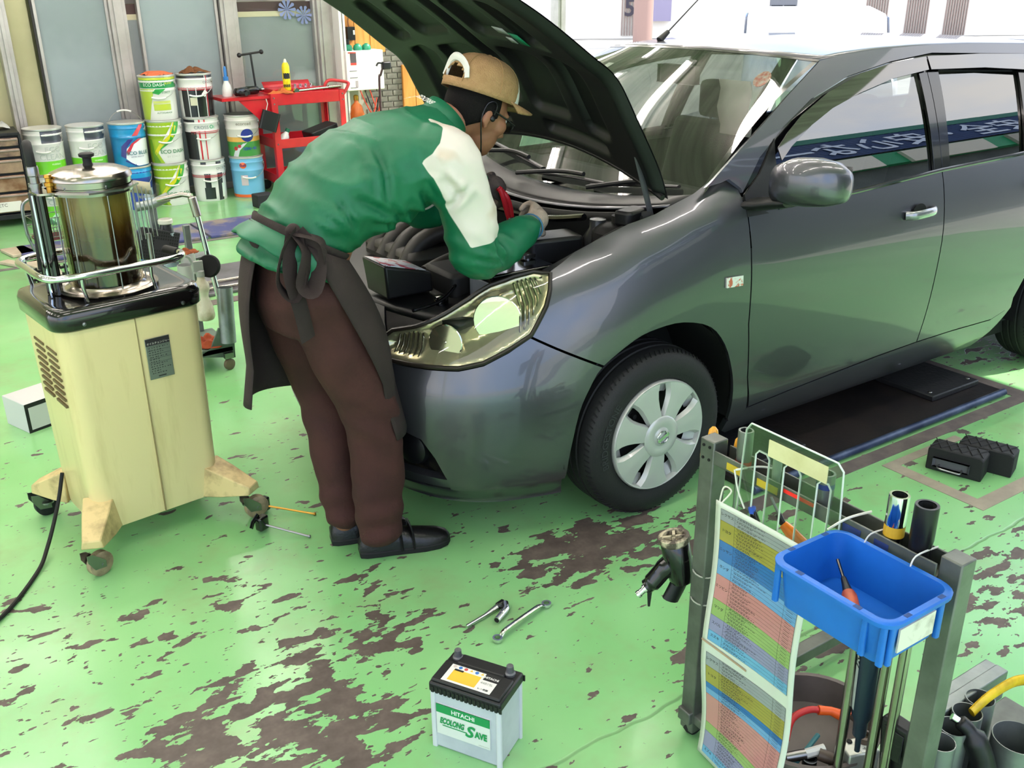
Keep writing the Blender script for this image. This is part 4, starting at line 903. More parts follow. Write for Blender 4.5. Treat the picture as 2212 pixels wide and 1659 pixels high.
def sdp(p,poly):
    d=1e9
    for a,b in zip(poly,poly[1:]+poly[:1]):
        a=V(a);b=V(b);q=V(p)-a;e=b-a;t=max(0,min(1,q.dot(e)/e.length_squared));d=min(d,(q-e*t).length)
    return d if inpoly(p,poly) else -d
at=me.attributes.new('panel','FLOAT','POINT')
for v in me.vertices: at.data[v.index].value=min(sdp((v.co.x,v.co.z),WP),abs(v.co.y-YC)-.10-.35*max(0,1.33-v.co.z)*0)
def jacket_mat():
    mt=M_jk; n=mt.node_tree; b=n.nodes['Principled BSDF']; old=b.inputs['Base Color'].links[0].from_socket
    a=n.nodes.new('ShaderNodeAttribute'); a.attribute_name='panel'; g=n.nodes.new('ShaderNodeMapRange'); g.inputs[1].default_value=-.0008; g.inputs[2].default_value=.0008; n.links.new(a.outputs['Fac'],g.inputs[0])
    nz=n.nodes.new('ShaderNodeTexNoise'); nz.inputs['Scale'].default_value=11; t=n.nodes.new('ShaderNodeTexCoord'); n.links.new(t.outputs['Object'],nz.inputs['Vector']); r=n.nodes.new('ShaderNodeValToRGB'); r.color_ramp.elements[0].position=.6; r.color_ramp.elements[0].color=(*lin('#d3cac0'),1); r.color_ramp.elements[1].position=.8; r.color_ramp.elements[1].color=(*lin('#c3ad97'),1); n.links.new(nz.outputs['Fac'],r.inputs[0])
    mx=n.nodes.new('ShaderNodeMixRGB'); n.links.new(g.outputs[0],mx.inputs[0]); n.links.new(old,mx.inputs[1]); n.links.new(r.outputs[0],mx.inputs[2]); n.links.new(mx.outputs[0],b.inputs['Base Color'])
M_jk2=M_jk; M_jk=M_jk.copy(); M_jk.name='jacket_panelled'; jacket_mat(); jk=mesh_obj('jacket',me,[M_jk],per); M_jk=M_jk2
m=MB(); m.loft([ell(c,a,w,d,28) for c,a,w,d in (((-.60,YC,1.322),(.8,0,.6),.088,.082),((-.565,YC,1.350),(.8,0,.6),.076,.074),((-.545,YC,1.368),(.8,0,.6),.073,.072))],cap=False); m.build('collar',M_jk,jk,smooth=60,solid=.006)
letters('back_lettering','BRIDGESTONE',.028,lambda u,v:(lambda p:p)(V((-.63-v*1.0,YC+.0+u*.9,1.428-abs(u)*.15-(v)*.2+.004))),M('print_white','#e8e6e0',.6),jk,bold=.01)
# jacket skirt flaring below the apron tie
def skirt(u,v):
    a=2*PI*u; top=V((-1.045-.112*math.cos(a)*.9,YC-.176*math.sin(a),1.062+.085*math.cos(a)*.75)); 
    hem=V((-1.055-.165*math.cos(a),YC-.185*math.sin(a)-.0,.985+.115*math.cos(a)+.0))
    p=top.lerp(hem,v); p+=V((-.006*math.cos(a),-.006*math.sin(a),0))*math.sin(a*9)*v; return p+V((-.012*math.cos(a),-.012*math.sin(a),0))*math.sin(PI*v)
m=MB(); m.grid(skirt,72,8,cu=True); m.build('jacket_skirt',M_jk,jk,smooth=70,solid=.006)
# trousers
m=MB()
m.loft([ell(c,a,w,d,24) for c,a,w,d in (((-1.055,YC,.80),(.12,0,1),.15,.11),((-1.06,YC,.88),(.2,0,1),.165,.125),((-1.05,YC,.96),(.3,0,1),.165,.122),((-1.04,YC,1.05),(.4,0,1),.155,.112))])
limb(m,[RH+V((-.02,0,-.03)),RH.lerp(RK,.5)+V((-.015,0,0)),RK,RK.lerp(RA,.5)+V((.012,0,0)),RA+V((.01,0,.03))],[(.105,.118),(.098,.108),(.080,.088),(.076,.085),(.068,.076)])
limb(m,[LH+V((-.03,0,-.03)),LH.lerp(LK,.5)+V((-.02,0,0)),LK,LK.lerp(LA,.5),LA+V((.005,0,.03))],[(.100,.115),(.092,.10),(.076,.082),(.07,.076),(.06,.068)])
me=remesh(m,.010,4,.5); N0=[v.normal.copy() for v in me.vertices]
for v,nn in zip(me.vertices,N0):
    p=v.co; low=max(0,.35-p.z)/.35
    v.co=p+nn*(.007*mnoise.noise(V((p.x*8,p.y*8,p.z*10)))+.006*low*math.sin(p.z*70+p.y*30)+.004*math.sin(p.z*55+p.x*40)*math.exp(-((p.z-.5)/.08)**2))
mesh_obj('trousers',me,[M_tr],per)
# shoes
def shoe(heel,toe,parent):
    h,t=V(heel),V(toe); ax=(t-h).normalized(); L=(t-h).length; Ms=Matrix.Translation(h)@Matrix.Rotation(math.atan2(ax.y,ax.x),4,'Z')
    m=MB(); st=[(0,.028,.055,.0),(.02,.036,.082,.0),(.06,.040,.098,0),(.10,.041,.092,0),(.15,.046,.074,0),(.20,.050,.062,0),(.245,.046,.052,0),(.272,.032,.042,0),(.283,.012,.028,0)]
    rings=[]
    for x,w,hh,_ in st:
        rings.append([Ms@V((x*L/.283,w*math.cos(a)*(1 if math.sin(a)>0 else .96),.018+(hh-.018)*max(0,math.sin(a))**.8)) for a in [2*PI*i/20 for i in range(20)]])
    m.loft(rings); s=m.build('shoe',M('shoe_leather','#141313',.32,bump=.1,bs=120),parent,smooth=60)
    m=MB(); out=[(x*L/.283,w*1.07) for x,w,_,_ in st]; poly=[(x,w) for x,w in out]+[(x,-w) for x,w in reversed(out)]; m.prism(poly,.022,Ms); m.build('sole',M('shoe_sole','#0f0f10',.7),s,bevel=.004)
    for x in (.118,.155):
        m=MB(); k=x*L/.283; w=.047; m.tube([Ms@V((k+.01*abs(math.cos(a)),w*math.cos(a)*1.04,.02+(.078 if x<.13 else .070)*max(0,math.sin(a))**.8)) for a in [PI*i/12 for i in range(13)]],(.0035,.013),8); m.build('strap',M('shoe_strap','#1c1b1b',.4),s)
shoe((-.955,-.485,0),(-.665,-.575,0),per); shoe((-1.0,-.36,0),(-.745,-.43,0),per)
# apron: band, sheet wrapped round front and far side, bow with tails
m=MB(); m.tube([(-1.047-.118*math.cos(a)*.92,YC-.182*math.sin(a),1.066+.085*math.cos(a)*.75) for a in [2*PI*i/40 for i in range(40)]],(.020,.006),8,closed=True,up=(0,0,1)); ap=m.build('apron',M_ap,per,smooth=60)
def apron(u,v):
    a=lerp(R(205),R(-18),u)    # from near-front edge, round the front and far side, to the back
    # angle measured: 180 = front (+x), 90 = near (-y), 270/-90 = far
    a=lerp(lerp(R(66),R(116),min(1,v*1.5)**.7),R(374),u); ca,sa=math.cos(a),math.sin(a)
    top=V((-1.047-.128*ca*.92,YC-.196*sa,1.062+.085*ca*.75))
    back=max(0,ca); far=max(0,-sa)
    hemz=lerp(.44,.60,max(0,min(1,(u-.1)/.8)))
    hem=V((-.955-.30*ca*(1 if ca>0 else .70),YC-.175*sa*(1.05 if sa<0 else 1.0),hemz))
    p=top.lerp(hem,v); f=math.sin(u*26+1.2*v)*.010*v; return p+V((-ca*f,-sa*f,0))+V((-ca,-sa,0))*(.030*math.sin(PI*min(1,v*1.3)) if v<.77 else 0)
m=MB(); m.grid(apron,60,18); m.build('apron_sheet',M_ap,ap,smooth=70,solid=.003)
m=MB()
m.sph((-1.115,-.59,1.118),(.022,.02,.026),14,10); 
def ribbon(pts,w=.022,up=(0,1,0)): mm=MB(); mm.tube(catm(pts,6),(w,.0028),8,up=up); return mm
m.build('bow_knot',M_ap,ap,smooth=60)
for pts in ([(-1.115,-.60,1.12),(-1.165,-.63,1.08),(-1.185,-.63,1.0),(-1.15,-.635,.955),(-1.12,-.625,1.02),(-1.112,-.60,1.11)],[(-1.115,-.60,1.12),(-1.10,-.64,1.07),(-1.13,-.655,.99),(-1.10,-.66,.975),(-1.075,-.64,1.05),(-1.11,-.60,1.12)],[(-1.115,-.60,1.12),(-1.06,-.64,1.10),(-1.05,-.645,1.04)]):
    ribbon(pts,.029,(.6,.7,0)).build('bow_loop',M_ap,ap,smooth=60)
ribbon([(-1.12,-.605,1.12),(-1.15,-.635,1.03),(-1.135,-.645,.92),(-1.12,-.64,.83)],.027,(1,.4,0)).build('bow_tail',M_ap,ap,smooth=60)
# gloved hands: palm and five curled fingers each, fused
def hand(name,wr_,palm_c,fd,up_,mat,curl=1.,thumb=1):
    """wr_ wrist point, fd finger direction, up_ back-of-hand normal"""
    fd=V(fd).normalized(); up_=V(up_); up_=(up_-fd*up_.dot(fd)).normalized(); sd=fd.cross(up_)*thumb; c=V(palm_c); m=MB()
    limb(m,[wr_,V(wr_).lerp(c,.5),c],[(.036,.032),(.036,.028),(.040,.024)],12,up_ if False else sd)
    m.loft([[c+fd*f+sd*(w*math.cos(a))+up_*(h*math.sin(a)) for a in [2*PI*i/14 for i in range(14)]] for f,w,h in ((-.045,.034,.02),(-.02,.042,.021),(.02,.046,.02),(.042,.044,.016))])
    for k,(off,ln) in enumerate(((.034,.075),(.012,.086),(-.011,.08),(-.033,.064))):
        p=c+fd*.036+sd*off; P=[p-fd*.015,p]; ang=.25
        for sg in (.42,.32,.26):
            ang+=.75*curl; d=fd*math.cos(ang)-up_*math.sin(ang); p=p+d*(ln*sg); P.append(p)
        m.tube(P,[.0105,.0105,.0105,.0098,.0085],10)
        m.sph(P[-1],.0088,8,6)
    p=c-fd*.025+sd*.036; P=[p,p+sd*.022+fd*.018-up_*.012,p+sd*.024+fd*.046-up_*.03,p+sd*.008+fd*.062-up_*.042]
    m.tube(P,[.013,.013,.0115,.009],10); m.sph(P[-1],.009,8,6)
    me=remesh(m,.0045,2,.4); return mesh_obj(name,me,[mat],per)
gr=hand('glove',RW+V((-.01,0,.0)),(-.235,-.475,1.015),(.55,.45,.50),(.35,-.9,.25),M_gl,1.05,1)
m=MB(); m.loft([ell(c,(.85,.35,.05),w,d,16) for c,w,d in ((RW+V((-.012,-.004,0)),.042,.040),(RW+V((.02,.012,.002)),.040,.037),(RW+V((.045,.03,.004)),.041,.036))],cap=False); m.build('glove_cuff',M_gl,gr,smooth=60)
for k in range(2):
    c=RW+V((.012+.02*k,.006+.012*k,.001)); m=MB(); m.tube(ell(c,(.85,.35,.05),.0425,.040,18),.003,6,closed=True); m.build('cuff_stripe',M('cuff_blue','#3d6f8f',.8),gr)
gl_=hand('glove',LW,(-.245,-.235,1.085),(.75,-.1,-.55),(.3,-.75,.5),M_gl2,.95,-1)
m=MB(); m.loft([ell(c,(.85,-.2,-.1),w,d,16) for c,w,d in ((LW+V((-.02,0,0)),.044,.042),(LW+V((.03,-.01,-.004)),.041,.036))],cap=False); m.build('glove_cuff',M_gl2,gl_,smooth=60)
# red-handled pliers held in the far hand
t=wthing('pliers','red-handled pliers held in the dark gloved hand','pliers',(-.24,-.30,1.0))
for s in (-1,1):
    m=MB(); m.tube(catm([(-.262,-.29+.006*s,1.092),(-.245+.006*s,-.30,1.06),(-.232+.008*s,-.30,1.02),(-.224+.004*s,-.30,.985)],5),(.010,.008),10); m.build('handle',M('plier_red','#c4202b',.35),t)
m=MB(); m.tube([(-.226,-.30,.99),(-.222,-.30,.965),(-.212,-.30,.93)],[.012,.014,.004],10); m.build('jaws',M_steel,t)
# ------------------------------------------------------------------ oil changer on casters
mc=thing('oil_changer','tall cream oil changer on casters with glass tank and chrome rail','machine',(-1.46,.185,0),.13)
M_creamp=M('cream_enamel','#e2cf98',.38,c2='#cdb87f',vs=3.5,lo=.52,hi=.85,aniso=(6,6,.8),coat=.25)
M_rub=M('rubber_black','#151515',.7); M_lidb=M('lid_black','#0c0a0b',.18,coat=.8); M_ss=M('stainless','#b3aca4',.22,1.,c2='#9c948b',vs=3); M_brass=M('brass','#b98a3a',.3,1.)
def rring(sx,sy,r,z,n=6): return [V((p[0],p[1],z)) for p in rrect(sx,sy,r,n)]
m=MB(); m.loft([rring(.425,.345,.05,.085),rring(.43,.35,.05,.1),rring(.455,.365,.055,.775),rring(.455,.365,.055,.79)]); cb=m.build('cabinet',M_creamp,mc,smooth=50)
m=MB(); m.b2(.003,.006,-.1845,-.17,.09,.775,M=Matrix.Identity(4)); m.build('panel_seam',M('seam_brown','#8f7f55',.6),cb)
m=MB(); m.loft([rring(.465,.375,.058,.775),rring(.478,.388,.06,.782),rring(.480,.390,.06,.822),rring(.468,.378,.06,.84),rring(.44,.35,.06,.846),rring(.40,.31,.06,.842)]); lid=m.build('black_top',M_lidb,mc,smooth=50)
for x,y in ((-.15,-.1955),(.16,-.1955)):
    m=MB(); m.lathe([(.007,0),(.006,.003),(0,.004)],10,T(x,y,.795,0,PI/2)); m.build('screw',M_steel,lid)
for i in range(9):
    for yy in (-.085,.035):
        z=.70-i*.022; m=MB(); m.b2(-.2300+.0,-.2215,yy-.045,yy+.045,z-.004,z+.004); m.build('vent_slot',M('slot_brown','#6b5b3c',.7),cb)
# corner legs and casters
for sx in (-1,1):
    for sy in (-1,1):
        bx,by=sx*.205,sy*.165; ox,oy=sx*.262,sy*(.262 if sy<0 else .225); d=V((ox-bx,oy-by,0)).normalized(); s=V((-d.y,d.x,0))
        A=V((bx,by,0))-d*.03; B=V((ox,oy,0))+d*.03; rings=[]
        for p,w,z0,z1 in ((A,.06,.085,.20),(A.lerp(B,.4),.052,.09,.175),(B,.034,.104,.132)): rings.append([p+s*w+V((0,0,z0)),p-s*w+V((0,0,z0)),p-s*w*.8+V((0,0,z1)),p+s*w*.8+V((0,0,z1))])
        m=MB(); m.loft(rings); lg=m.build('leg',M('cream_leg','#d3bd85',.5,c2='#8f7a52',vs=14,lo=.45,hi=.75),mc,smooth=30,bevel=.004)
        a=random.uniform(-.6,.6)+(.5 if sx<0 else -.2); Mw=T(ox+d.x*.018,oy+d.y*.018,.041,a)@T(.012,0,0)
        m=MB(); m.lathe([(.008,-.016),(.03,-.016),(.034,-.014),(.041,-.011),(.041,.011),(.034,.014),(.03,.016),(.008,.016)],28,Mw@Matrix.Rotation(PI/2,4,'X')); cw=m.build('caster_wheel',M('caster_tan','#9c8a6c',.6,c2='#6f604a',vs=20) if sy<0 else M_rub,lg,smooth=35)
        m=MB(); m.prism([(-.03,-.005),(.01,-.012),(.01,.012),(-.03,.05),(-.05,.055),(-.05,.03)],.003,Mw@T(0,.0195,0,0,PI/2)); m.prism([(-.03,-.005),(.01,-.012),(.01,.012),(-.03,.05),(-.05,.055),(-.05,.03)],.003,Mw@T(0,-.0165,0,0,PI/2)); m.cyl(Mw@V((0,-.022,0)),Mw@V((0,.022,0)),.006); m.lathe([(.022,.052),(.022,.058)],16,T(ox,oy,0)); m.build('caster_fork',M_steel,lg)
# data plate
m=MB(); m.b2(.022,.102,-.1865,-.1835,.562,.70); dp=m.build('data_plate',M('plate_grey','#7d8478',.35,.5),cb,bevel=.002)
m=MB(); m.b2(.023,.101,-.1872,-.186,.676,.699); m.build('plate_header',M('plate_black','#2a2628',.4),dp)
fp=lambda x0,z0:(lambda u,v:(x0+u,-.1876,z0+v))
letters('plate_text','オイルチェンジャー',.0085,fp(.064,.680),M('print_grey','#c9c4b8',.5),dp,bold=.01)
m=MB()
for i in range(12):
    z=.668-i*.0078
    for k in range(random.randint(4,8)): u=.03+k*.0085+random.uniform(0,.002); m.b2(u,u+random.uniform(.002,.006),-.1874,-.1866,z-.0012,z+.0010)
for i in range(5): m.b2(.025,.099,-.1873,-.1866,.672-i*.0135,.6724-i*.0135)
m.b2(.05,.075,-.1874,-.1866,.569,.5725); pt=m.build('plate_print',M('print_ink','#2b2c2a',.6),dp); pt['kind']='stuff'
# tank: clear cylinder, oil column, guard rods, ring plate, domed lid
def oilmat():
    mt=M('used_oil','#3a2a12',.12,coat=1.); n=mt.node_tree; b=n.nodes['Principled BSDF']; t=n.nodes.new('ShaderNodeTexCoord'); s=n.nodes.new('ShaderNodeSeparateXYZ'); r=n.nodes.new('ShaderNodeValToRGB'); nz=n.nodes.new('ShaderNodeTexNoise'); ad=n.nodes.new('ShaderNodeMath'); ad.operation='MULTIPLY_ADD'
    nz.inputs['Scale'].default_value=9; mp=n.nodes.new('ShaderNodeMapping'); mp.inputs['Scale'].default_value=(3,3,.4); n.links.new(t.outputs['Object'],mp.inputs[0]); n.links.new(mp.outputs[0],nz.inputs['Vector'])
    n.links.new(t.outputs['Object'],s.inputs[0]); n.links.new(nz.outputs['Fac'],ad.inputs[0]); ad.inputs[1].default_value=.10; n.links.new(s.outputs[2],ad.inputs[2]); mr=n.nodes.new('ShaderNodeMapRange'); mr.inputs[1].default_value=.90; mr.inputs[2].default_value=1.26; n.links.new(ad.outputs[0],mr.inputs[0]); n.links.new(mr.outputs[0],r.inputs[0])
    e=r.color_ramp.elements; e[0].position=.1; e[0].color=(*lin('#150d08'),1); e[1].position=.9; e[1].color=(*lin('#8d8452'),1)
    for p,c in ((.42,'#2c1c0e'),(.55,'#4f3b18'),(.68,'#776a38')): k=e.new(p); k.color=(*lin(c),1)
    n.links.new(r.outputs[0],b.inputs['Base Color']); return mt
TX,TY=.0,-.01
m=MB(); m.lathe([(.103,.852),(.103,1.160)],48,T(TX,TY,0)); tk=m.build('oil_column',oilmat(),mc,smooth=50)
m=MB(); m.lathe([(.1085,.85),(.1085,1.165)],48,T(TX,TY,0),cap=False); m.build('tank_glass',G('tank_glass','#f0ead2',1.,.02,1.5),mc,smooth=50)
m=MB(); m.lathe([(.0,.848),(.15,.848),(.152,.852),(.142,.857),(.13,.853),(.118,.858),(.112,.866),(.109,.862)],48,T(TX,TY,0)); m.build('tank_base_ring',M_ss,mc,smooth=40)
m=MB(); m.lathe([(.106,1.160),(.122,1.160),(.122,1.166),(.106,1.166)],8,T(TX,TY,0,R(22.5))@Matrix.Diagonal((1.12,1.12,1,1)),cap=False); m.rbox(TX-.135,TY+.01,1.163,.07,.10,.006,.02); m.lathe([(.119,1.150),(.121,1.172)],48,T(TX,TY,0),cap=False); m.build('ring_plate',M_ss,mc,smooth=40)
m=MB(); m.lathe([(.117,1.166),(.118,1.19),(.122,1.192),(.122,1.198),(.115,1.210),(.09,1.220),(.05,1.226),(.02,1.228),(0,1.228)],48,T(TX,TY,0)); ld=m.build('tank_lid',M_ss,mc,smooth=35)
m=MB(); m.lathe([(.016,1.226),(.013,1.236),(.013,1.25),(.022,1.254),(.023,1.262),(.018,1.265),(0,1.265)],20,T(TX,TY,0)); m.build('lid_knob',M_rub,ld,smooth=35)
for k in range(6):
    a=R(-100+60*k+12); x,y=TX+.116*math.cos(a),TY+.116*math.sin(a); m=MB(); m.cyl((x,y,.845),(x,y,1.175),.0022,n=8); m.sph((x,y,1.178),.004,8,6); m.build('guard_rod',M_steel,mc)
for k in range(2):
    m=MB(); m.cyl((-.150-.012*k,TY+.01+.03*k,.845),(-.150-.012*k,TY+.01+.03*k,1.16),.014,n=14); m.build('suction_pipe',M_lidb,mc)
m=MB(); m.cyl((-.178,-.02,.845),(-.178,-.02,1.16),.004,n=8); m.build('guard_rod',M_chrome,mc)
m=MB(); m.lathe([(.016,1.166),(.016,1.18),(.020,1.18),(.020,1.19),(.014,1.19),(.014,1.21),(.017,1.213),(.017,1.235),(.015,1.24)],18,T(-.155,TY+.02,0)); m.build('hose_coupling',M_steel,mc)
m=MB(); m.lathe([(.010,1.166),(.010,1.18),(.014,1.182),(.014,1.192),(.009,1.194),(.009,1.205),(.012,1.207),(.011,1.215),(0,1.217)],14,T(-.125,TY-.01,0)); m.build('brass_fitting',M_brass,mc)
m=MB(); m.tube(catm([(-.155,TY+.02,1.235),(-.156,TY+.02,1.275),(-.150,TY+.05,1.30),(-.135,TY+.10,1.28),(-.13,TY+.13,1.20),(-.14,TY+.14,1.05),(-.15,TY+.14,.90)],6),.0135,12); m.build('hose',M_rub,mc,smooth=60)
# chrome rail
rl=[(.205,.10,.905),(.218,.03,.915),(.215,-.10,.925),(.17,-.150,.93),(.0,-.152,.93),(-.17,-.150,.93),(-.212,-.11,.93),(-.215,.10,.93),(-.205,.165,.93),(-.15,.19,.93),(-.08,.192,.93)]
m=MB(); m.tube(catm([(.215,-.06,.928),(.212,-.11,.93),(.16,-.152,.93),(.0,-.154,.93),(-.16,-.152,.93),(-.212,-.11,.93),(-.216,.05,.93),(-.21,.15,.93),(-.15,.19,.93),(-.06,.192,.93)],6),.0115,14); ra_=m.build('push_rail',M_chrome,mc,smooth=60)
m=MB(); m.cyl((.215,-.075,.928),(.21,.01,.923),.014,n=14); m.sph((.21,.01,.923),.014); m.build('rail_grip',M_rub,ra_)
for p in ((-.12,-.152),(.09,-.153),(-.19,.165)):
    m=MB(); m.tube([(p[0],p[1],.925),(p[0],p[1]+.004,.89),(p[0]+.01,p[1]+.012,.845)],.006,10); m.build('rail_post',M_chrome,ra_)
t=tag(MB().tube(catm([(-1.70,.22,.22),(-1.735,.20,.12),(-1.80,.10,.03),(-1.86,-.02,.008),(-2.0,-.22,.008),(-2.2,-.35,.008),(-2.5,-.45,.008)],8),.0065,8).build('power_cable',M_rub),'black power cable trailing from the oil changer to the left','cable')
# two dip rods with black clips by the right caster
def rod(a,b,mat,label,hd):
    t=wthing('dip_rod',label,'rod',(a[0],a[1],0),'dip rods on the floor'); m=MB(); m.cyl(a,b,.0035,n=8); m.sph(b,.006,8,6); m.build('rod',mat,t)
    m=MB(); h=V(a); m.rbox(h.x,h.y,.035,.042,.03,.05,.008,rz=.4); m.build('clip',M_lidb,t,bevel=.005)
    m=MB(); m.tube([h+V((-.01,0,.04)),h+V((-.035,-.01,.02)),h+V((-.045,-.02,.006))],(.010,.003),8); m.build('clip_tongue',M_lidb,t)
rod((-1.115,-.045,.03),(-.975,-.165,.006),M_brass,'brass dip rod with black clip, farther of the two by the caster',0)
rod((-1.165,-.165,.03),(-1.05,-.295,.006),M_steel,'dark steel dip rod with black clip, nearer of the two by the caster',0)
# white carton behind the machine
cx=thing('carton','small white carton with black edges on the floor behind the oil changer','box',(-1.60,1.28,0),.35)
M_ct=M('carton_white','#c9c8c6',.6); M_ck=M('carton_black','#1c1c1e',.5)
MB().b2(-.13,.13,-.09,.09,.0,.13).build('body',M_ct,cx,bevel=.002)
for z0,z1 in ((0,.012),(.112,.1305)): MB().b2(-.131,.131,-.0905,-.089,z0,z1).build('edge_band',M_ck,cx)
for x0,x1 in ((-.131,-.117),(.117,.131)): MB().b2(x0,x1,-.0905,-.089,.012,.112).build('edge_band',M_ck,cx)
m=MB(); [m.b2(-.03+k*.008,-.027+k*.008+.002*(k%3),-.0912,-.09,.05,.085) for k in range(8)]; b=m.build('barcode',M_ck,cx); b['kind']='stuff'
# ------------------------------------------------------------------ tool trolley behind the oil changer
M_gg=M('trolley_green','#5f6f62',.5,c2='#4d5a50',vs=8); M_gal=M('galvanised','#8e9492',.4,.7,c2='#7a807e',vs=10)
tr=wthing('tool_trolley','low green metal trolley with breaker-bar tube behind the oil changer','trolley',(-.88,1.55,0))
m=MB(); m.b2(-1.06,-.72,1.40,1.72,.085,.115); m.build('base_tray',M_gg,tr,bevel=.004)
m=MB(); m.prism([(-.90,.09),(-.715,.05),(-.708,.20),(-.78,.215),(-.83,.12)],.012,T(0,1.412,0,0,PI/2)); m.build('end_plate',M_gg,tr,bevel=.002)
for x,y in ((-.752,1.39),(-1.02,1.40),(-.76,1.70),(-1.02,1.70)):
    m=MB(); m.lathe([(.006,-.011),(.022,-.012),(.028,-.009),(.028,.009),(.022,.012),(.006,.011)],20,T(x,y,.028,.4)@Matrix.Rotation(PI/2,4,'X')); w=m.build('caster_wheel',M('caster_dark','#6a5d4a',.6),tr)
    m=MB(); m.b2(x-.022,x+.022,y-.016,y+.016,.06,.088); m.build('caster_fork',M_steel,w)
m=MB(); m.lathe([(.036,.0),(.038,.0),(.038,.27),(.036,.27),(.036,.0)],24,align((-.742,1.40,.135),(-.722,1.42,.40)),cap=False); m.build('bar_tube',M_gal,tr,smooth=40)
m=MB(); m.b2(-1.06,-1.03,1.69,1.72,.1,.80); m.b2(-.80,-.77,1.69,1.72,.1,.66); m.b2(-1.05,-.70,1.62,1.72,.50,.515); m.b2(-.965,-.925,1.64,1.66,.50,.78); m.build('upright',M_gal,tr,bevel=.003)
m=MB(); m.tube([(-1.02,1.63,.79),(-.95,1.60,.80),(-.88,1.58,.83)],.022,12); m.build('pipe_bracket',M_gal,tr)
for x,y,z,h,r,c,nm in ((-.905,1.60,.50,.16,.035,'#9aa8b0','cup_holder'),(-.835,1.56,.46,.10,.035,'#b9bab4','cup_holder'),(-.87,1.50,.42,.10,.036,'#a7a9a4','cup_holder')):
    m=MB(); m.lathe([(r,z),(r,z+h),(r-.003,z+h),(r-.003,z+.01),(0,z+.01)],20,T(x,y,0)); m.build(nm,M('cup'+c,c,.4),tr,smooth=40)
bb=wthing('breaker_bar','long chrome breaker bar with swivel head standing in the trolley tube','tool',(-.74,1.42,.15))
m=MB(); m.tube([(-.735,1.415,.20),(-.80,1.45,.80)],.0125,14); m.build('shaft',M_chrome,bb); m=MB(); m.tube([(-.795,1.447,.75),(-.807,1.455,.84)],.02,12); m.build('socket_head',M_ss,bb,bevel=.003)
m=MB(); m.tube([(-.807,1.455,.845),(-.84,1.49,.85),(-.93,1.58,.82)],.012,10); m.build('cross_arm',M_ss,bb)
m=MB(); m.lathe([(0,.0),(.048,.0),(.053,.008),(.053,.022),(.048,.03),(0,.03)],32,align((-.785,1.385,.525),(-.82,1.34,.545))); tag(m.build('foam_disc',M('foam_black','#0d0d0e',.95)),'round black foam pad pushed onto the chrome breaker bar','pad')
# items on the trolley
m=MB(); 
t=wthing('rubber_mat','black gridded rubber pad leaning on the trolley beside the tank','mat',(-.98,1.5,.55))
P0=V((-1.085,1.44,.60)); ux=V((.19,.10,-.075)); uy=V((.055,.06,.125)); nn=ux.cross(uy).normalized()
m=MB(); 
Mp=Matrix(((*ux.normalized(),),(0,0,0),(0,0,0))) if False else None
def padp(u,v,h): return P0+ux*u+uy*v+nn*h
m.add([padp(a,b,h) for h in (0,-.035) for a,b in ((0,0),(1,0),(1,1),(0,1))],[(0,1,2,3),(7,6,5,4),(0,4,5,1),(1,5,6,2),(2,6,7,3),(3,7,4,0)]); m.build('slab',M_rub,t,bevel=.006)
cell=MB()
for i in range(15):
    for j in range(9):
        if 4<i<11 and 2<j<6: continue
        a,b=.05+i*.062,.07+j*.1; cell.add([padp(a,b,.001),padp(a+.035,b,.001),padp(a+.035,b+.06,.001),padp(a,b+.06,.001)],[(0,1,2,3)])
o=cell.build('grid_recess',M('recess_black','#050505',.9),t,smooth=0); o['kind']='stuff'
t=wthing('spray_can','black and white aerosol can standing in a trolley cup','can',(-.905,1.60,.51)); m=MB(); m.lathe([(.031,.51),(.031,.68),(.026,.70),(.026,.705)],20,T(-.905,1.60,0)); m.build('body',M('can_dark','#2a2b2d',.3),t); m=MB(); m.lathe([(.026,.70),(.034,.705),(.034,.72),(.03,.725),(.03,.71)],20,T(-.905,1.60,0)); m.build('rim',M('can_rim','#d9d6ca',.4),t)
def cloth(name,c,label,pos,s,cat='rag',fold=3.,mat=None,seed=0):
    x0,y0,z0=pos
    def f(u,v):
        a=2*PI*u; r=s*v*(1+.25*math.sin(3*a+seed)); n=mnoise.noise(V((math.cos(a)*v*fold*.55+seed,math.sin(a)*v*fold*.55,seed)))
        return (x0+r*math.cos(a),y0+r*math.sin(a)*.8,z0+max(0.002,s*.26*(1-v*v)*(1+1.2*n)+s*.35*abs(n)))
    m=MB(); m.grid(f,36,12,cu=True); return tag(m.build(name,mat or M('cloth'+c,c,.95,bump=.3,bs=120),smooth=60,solid=.003),label,cat)
cloth('rag','#8c4a28','crumpled brown rag stuffed into a trolley cup',(-.835,1.56,.555),.045,seed=2.,fold=4)
cloth('rag','#9a4526','rust coloured rag heaped on the trolley base tray',(-.83,1.47,.117),.085,seed=5.,fold=4)
t=wthing('spray_bottle','dirty white trigger spray bottle hanging on the trolley side','bottle',(-.845,1.35,.29))
m=MB(); m.lathe([(.0,.285),(.036,.288),(.042,.30),(.042,.315),(.036,.36),(.024,.395),(.025,.41),(.033,.43),(.033,.455),(.018,.48),(.016,.50)],24,T(-.845,1.35,0)); m.build('body',M('bottle_white','#cfc8b4',.4,c2='#a89c80',vs=12),t,smooth=50)
m=MB(); m.lathe([(.019,.495),(.019,.52),(.012,.525)],16,T(-.845,1.35,0)); m.build('collar',M('trigger_grey','#8f918c',.5),t); m=MB(); m.rbox(-.853,1.35,.545,.05,.02,.045,.006); m.tube([(-.87,1.35,.55),(-.885,1.35,.59),(-.90,1.35,.60)],.007,8); m.build('trigger',MATS['trigger_grey'],t)
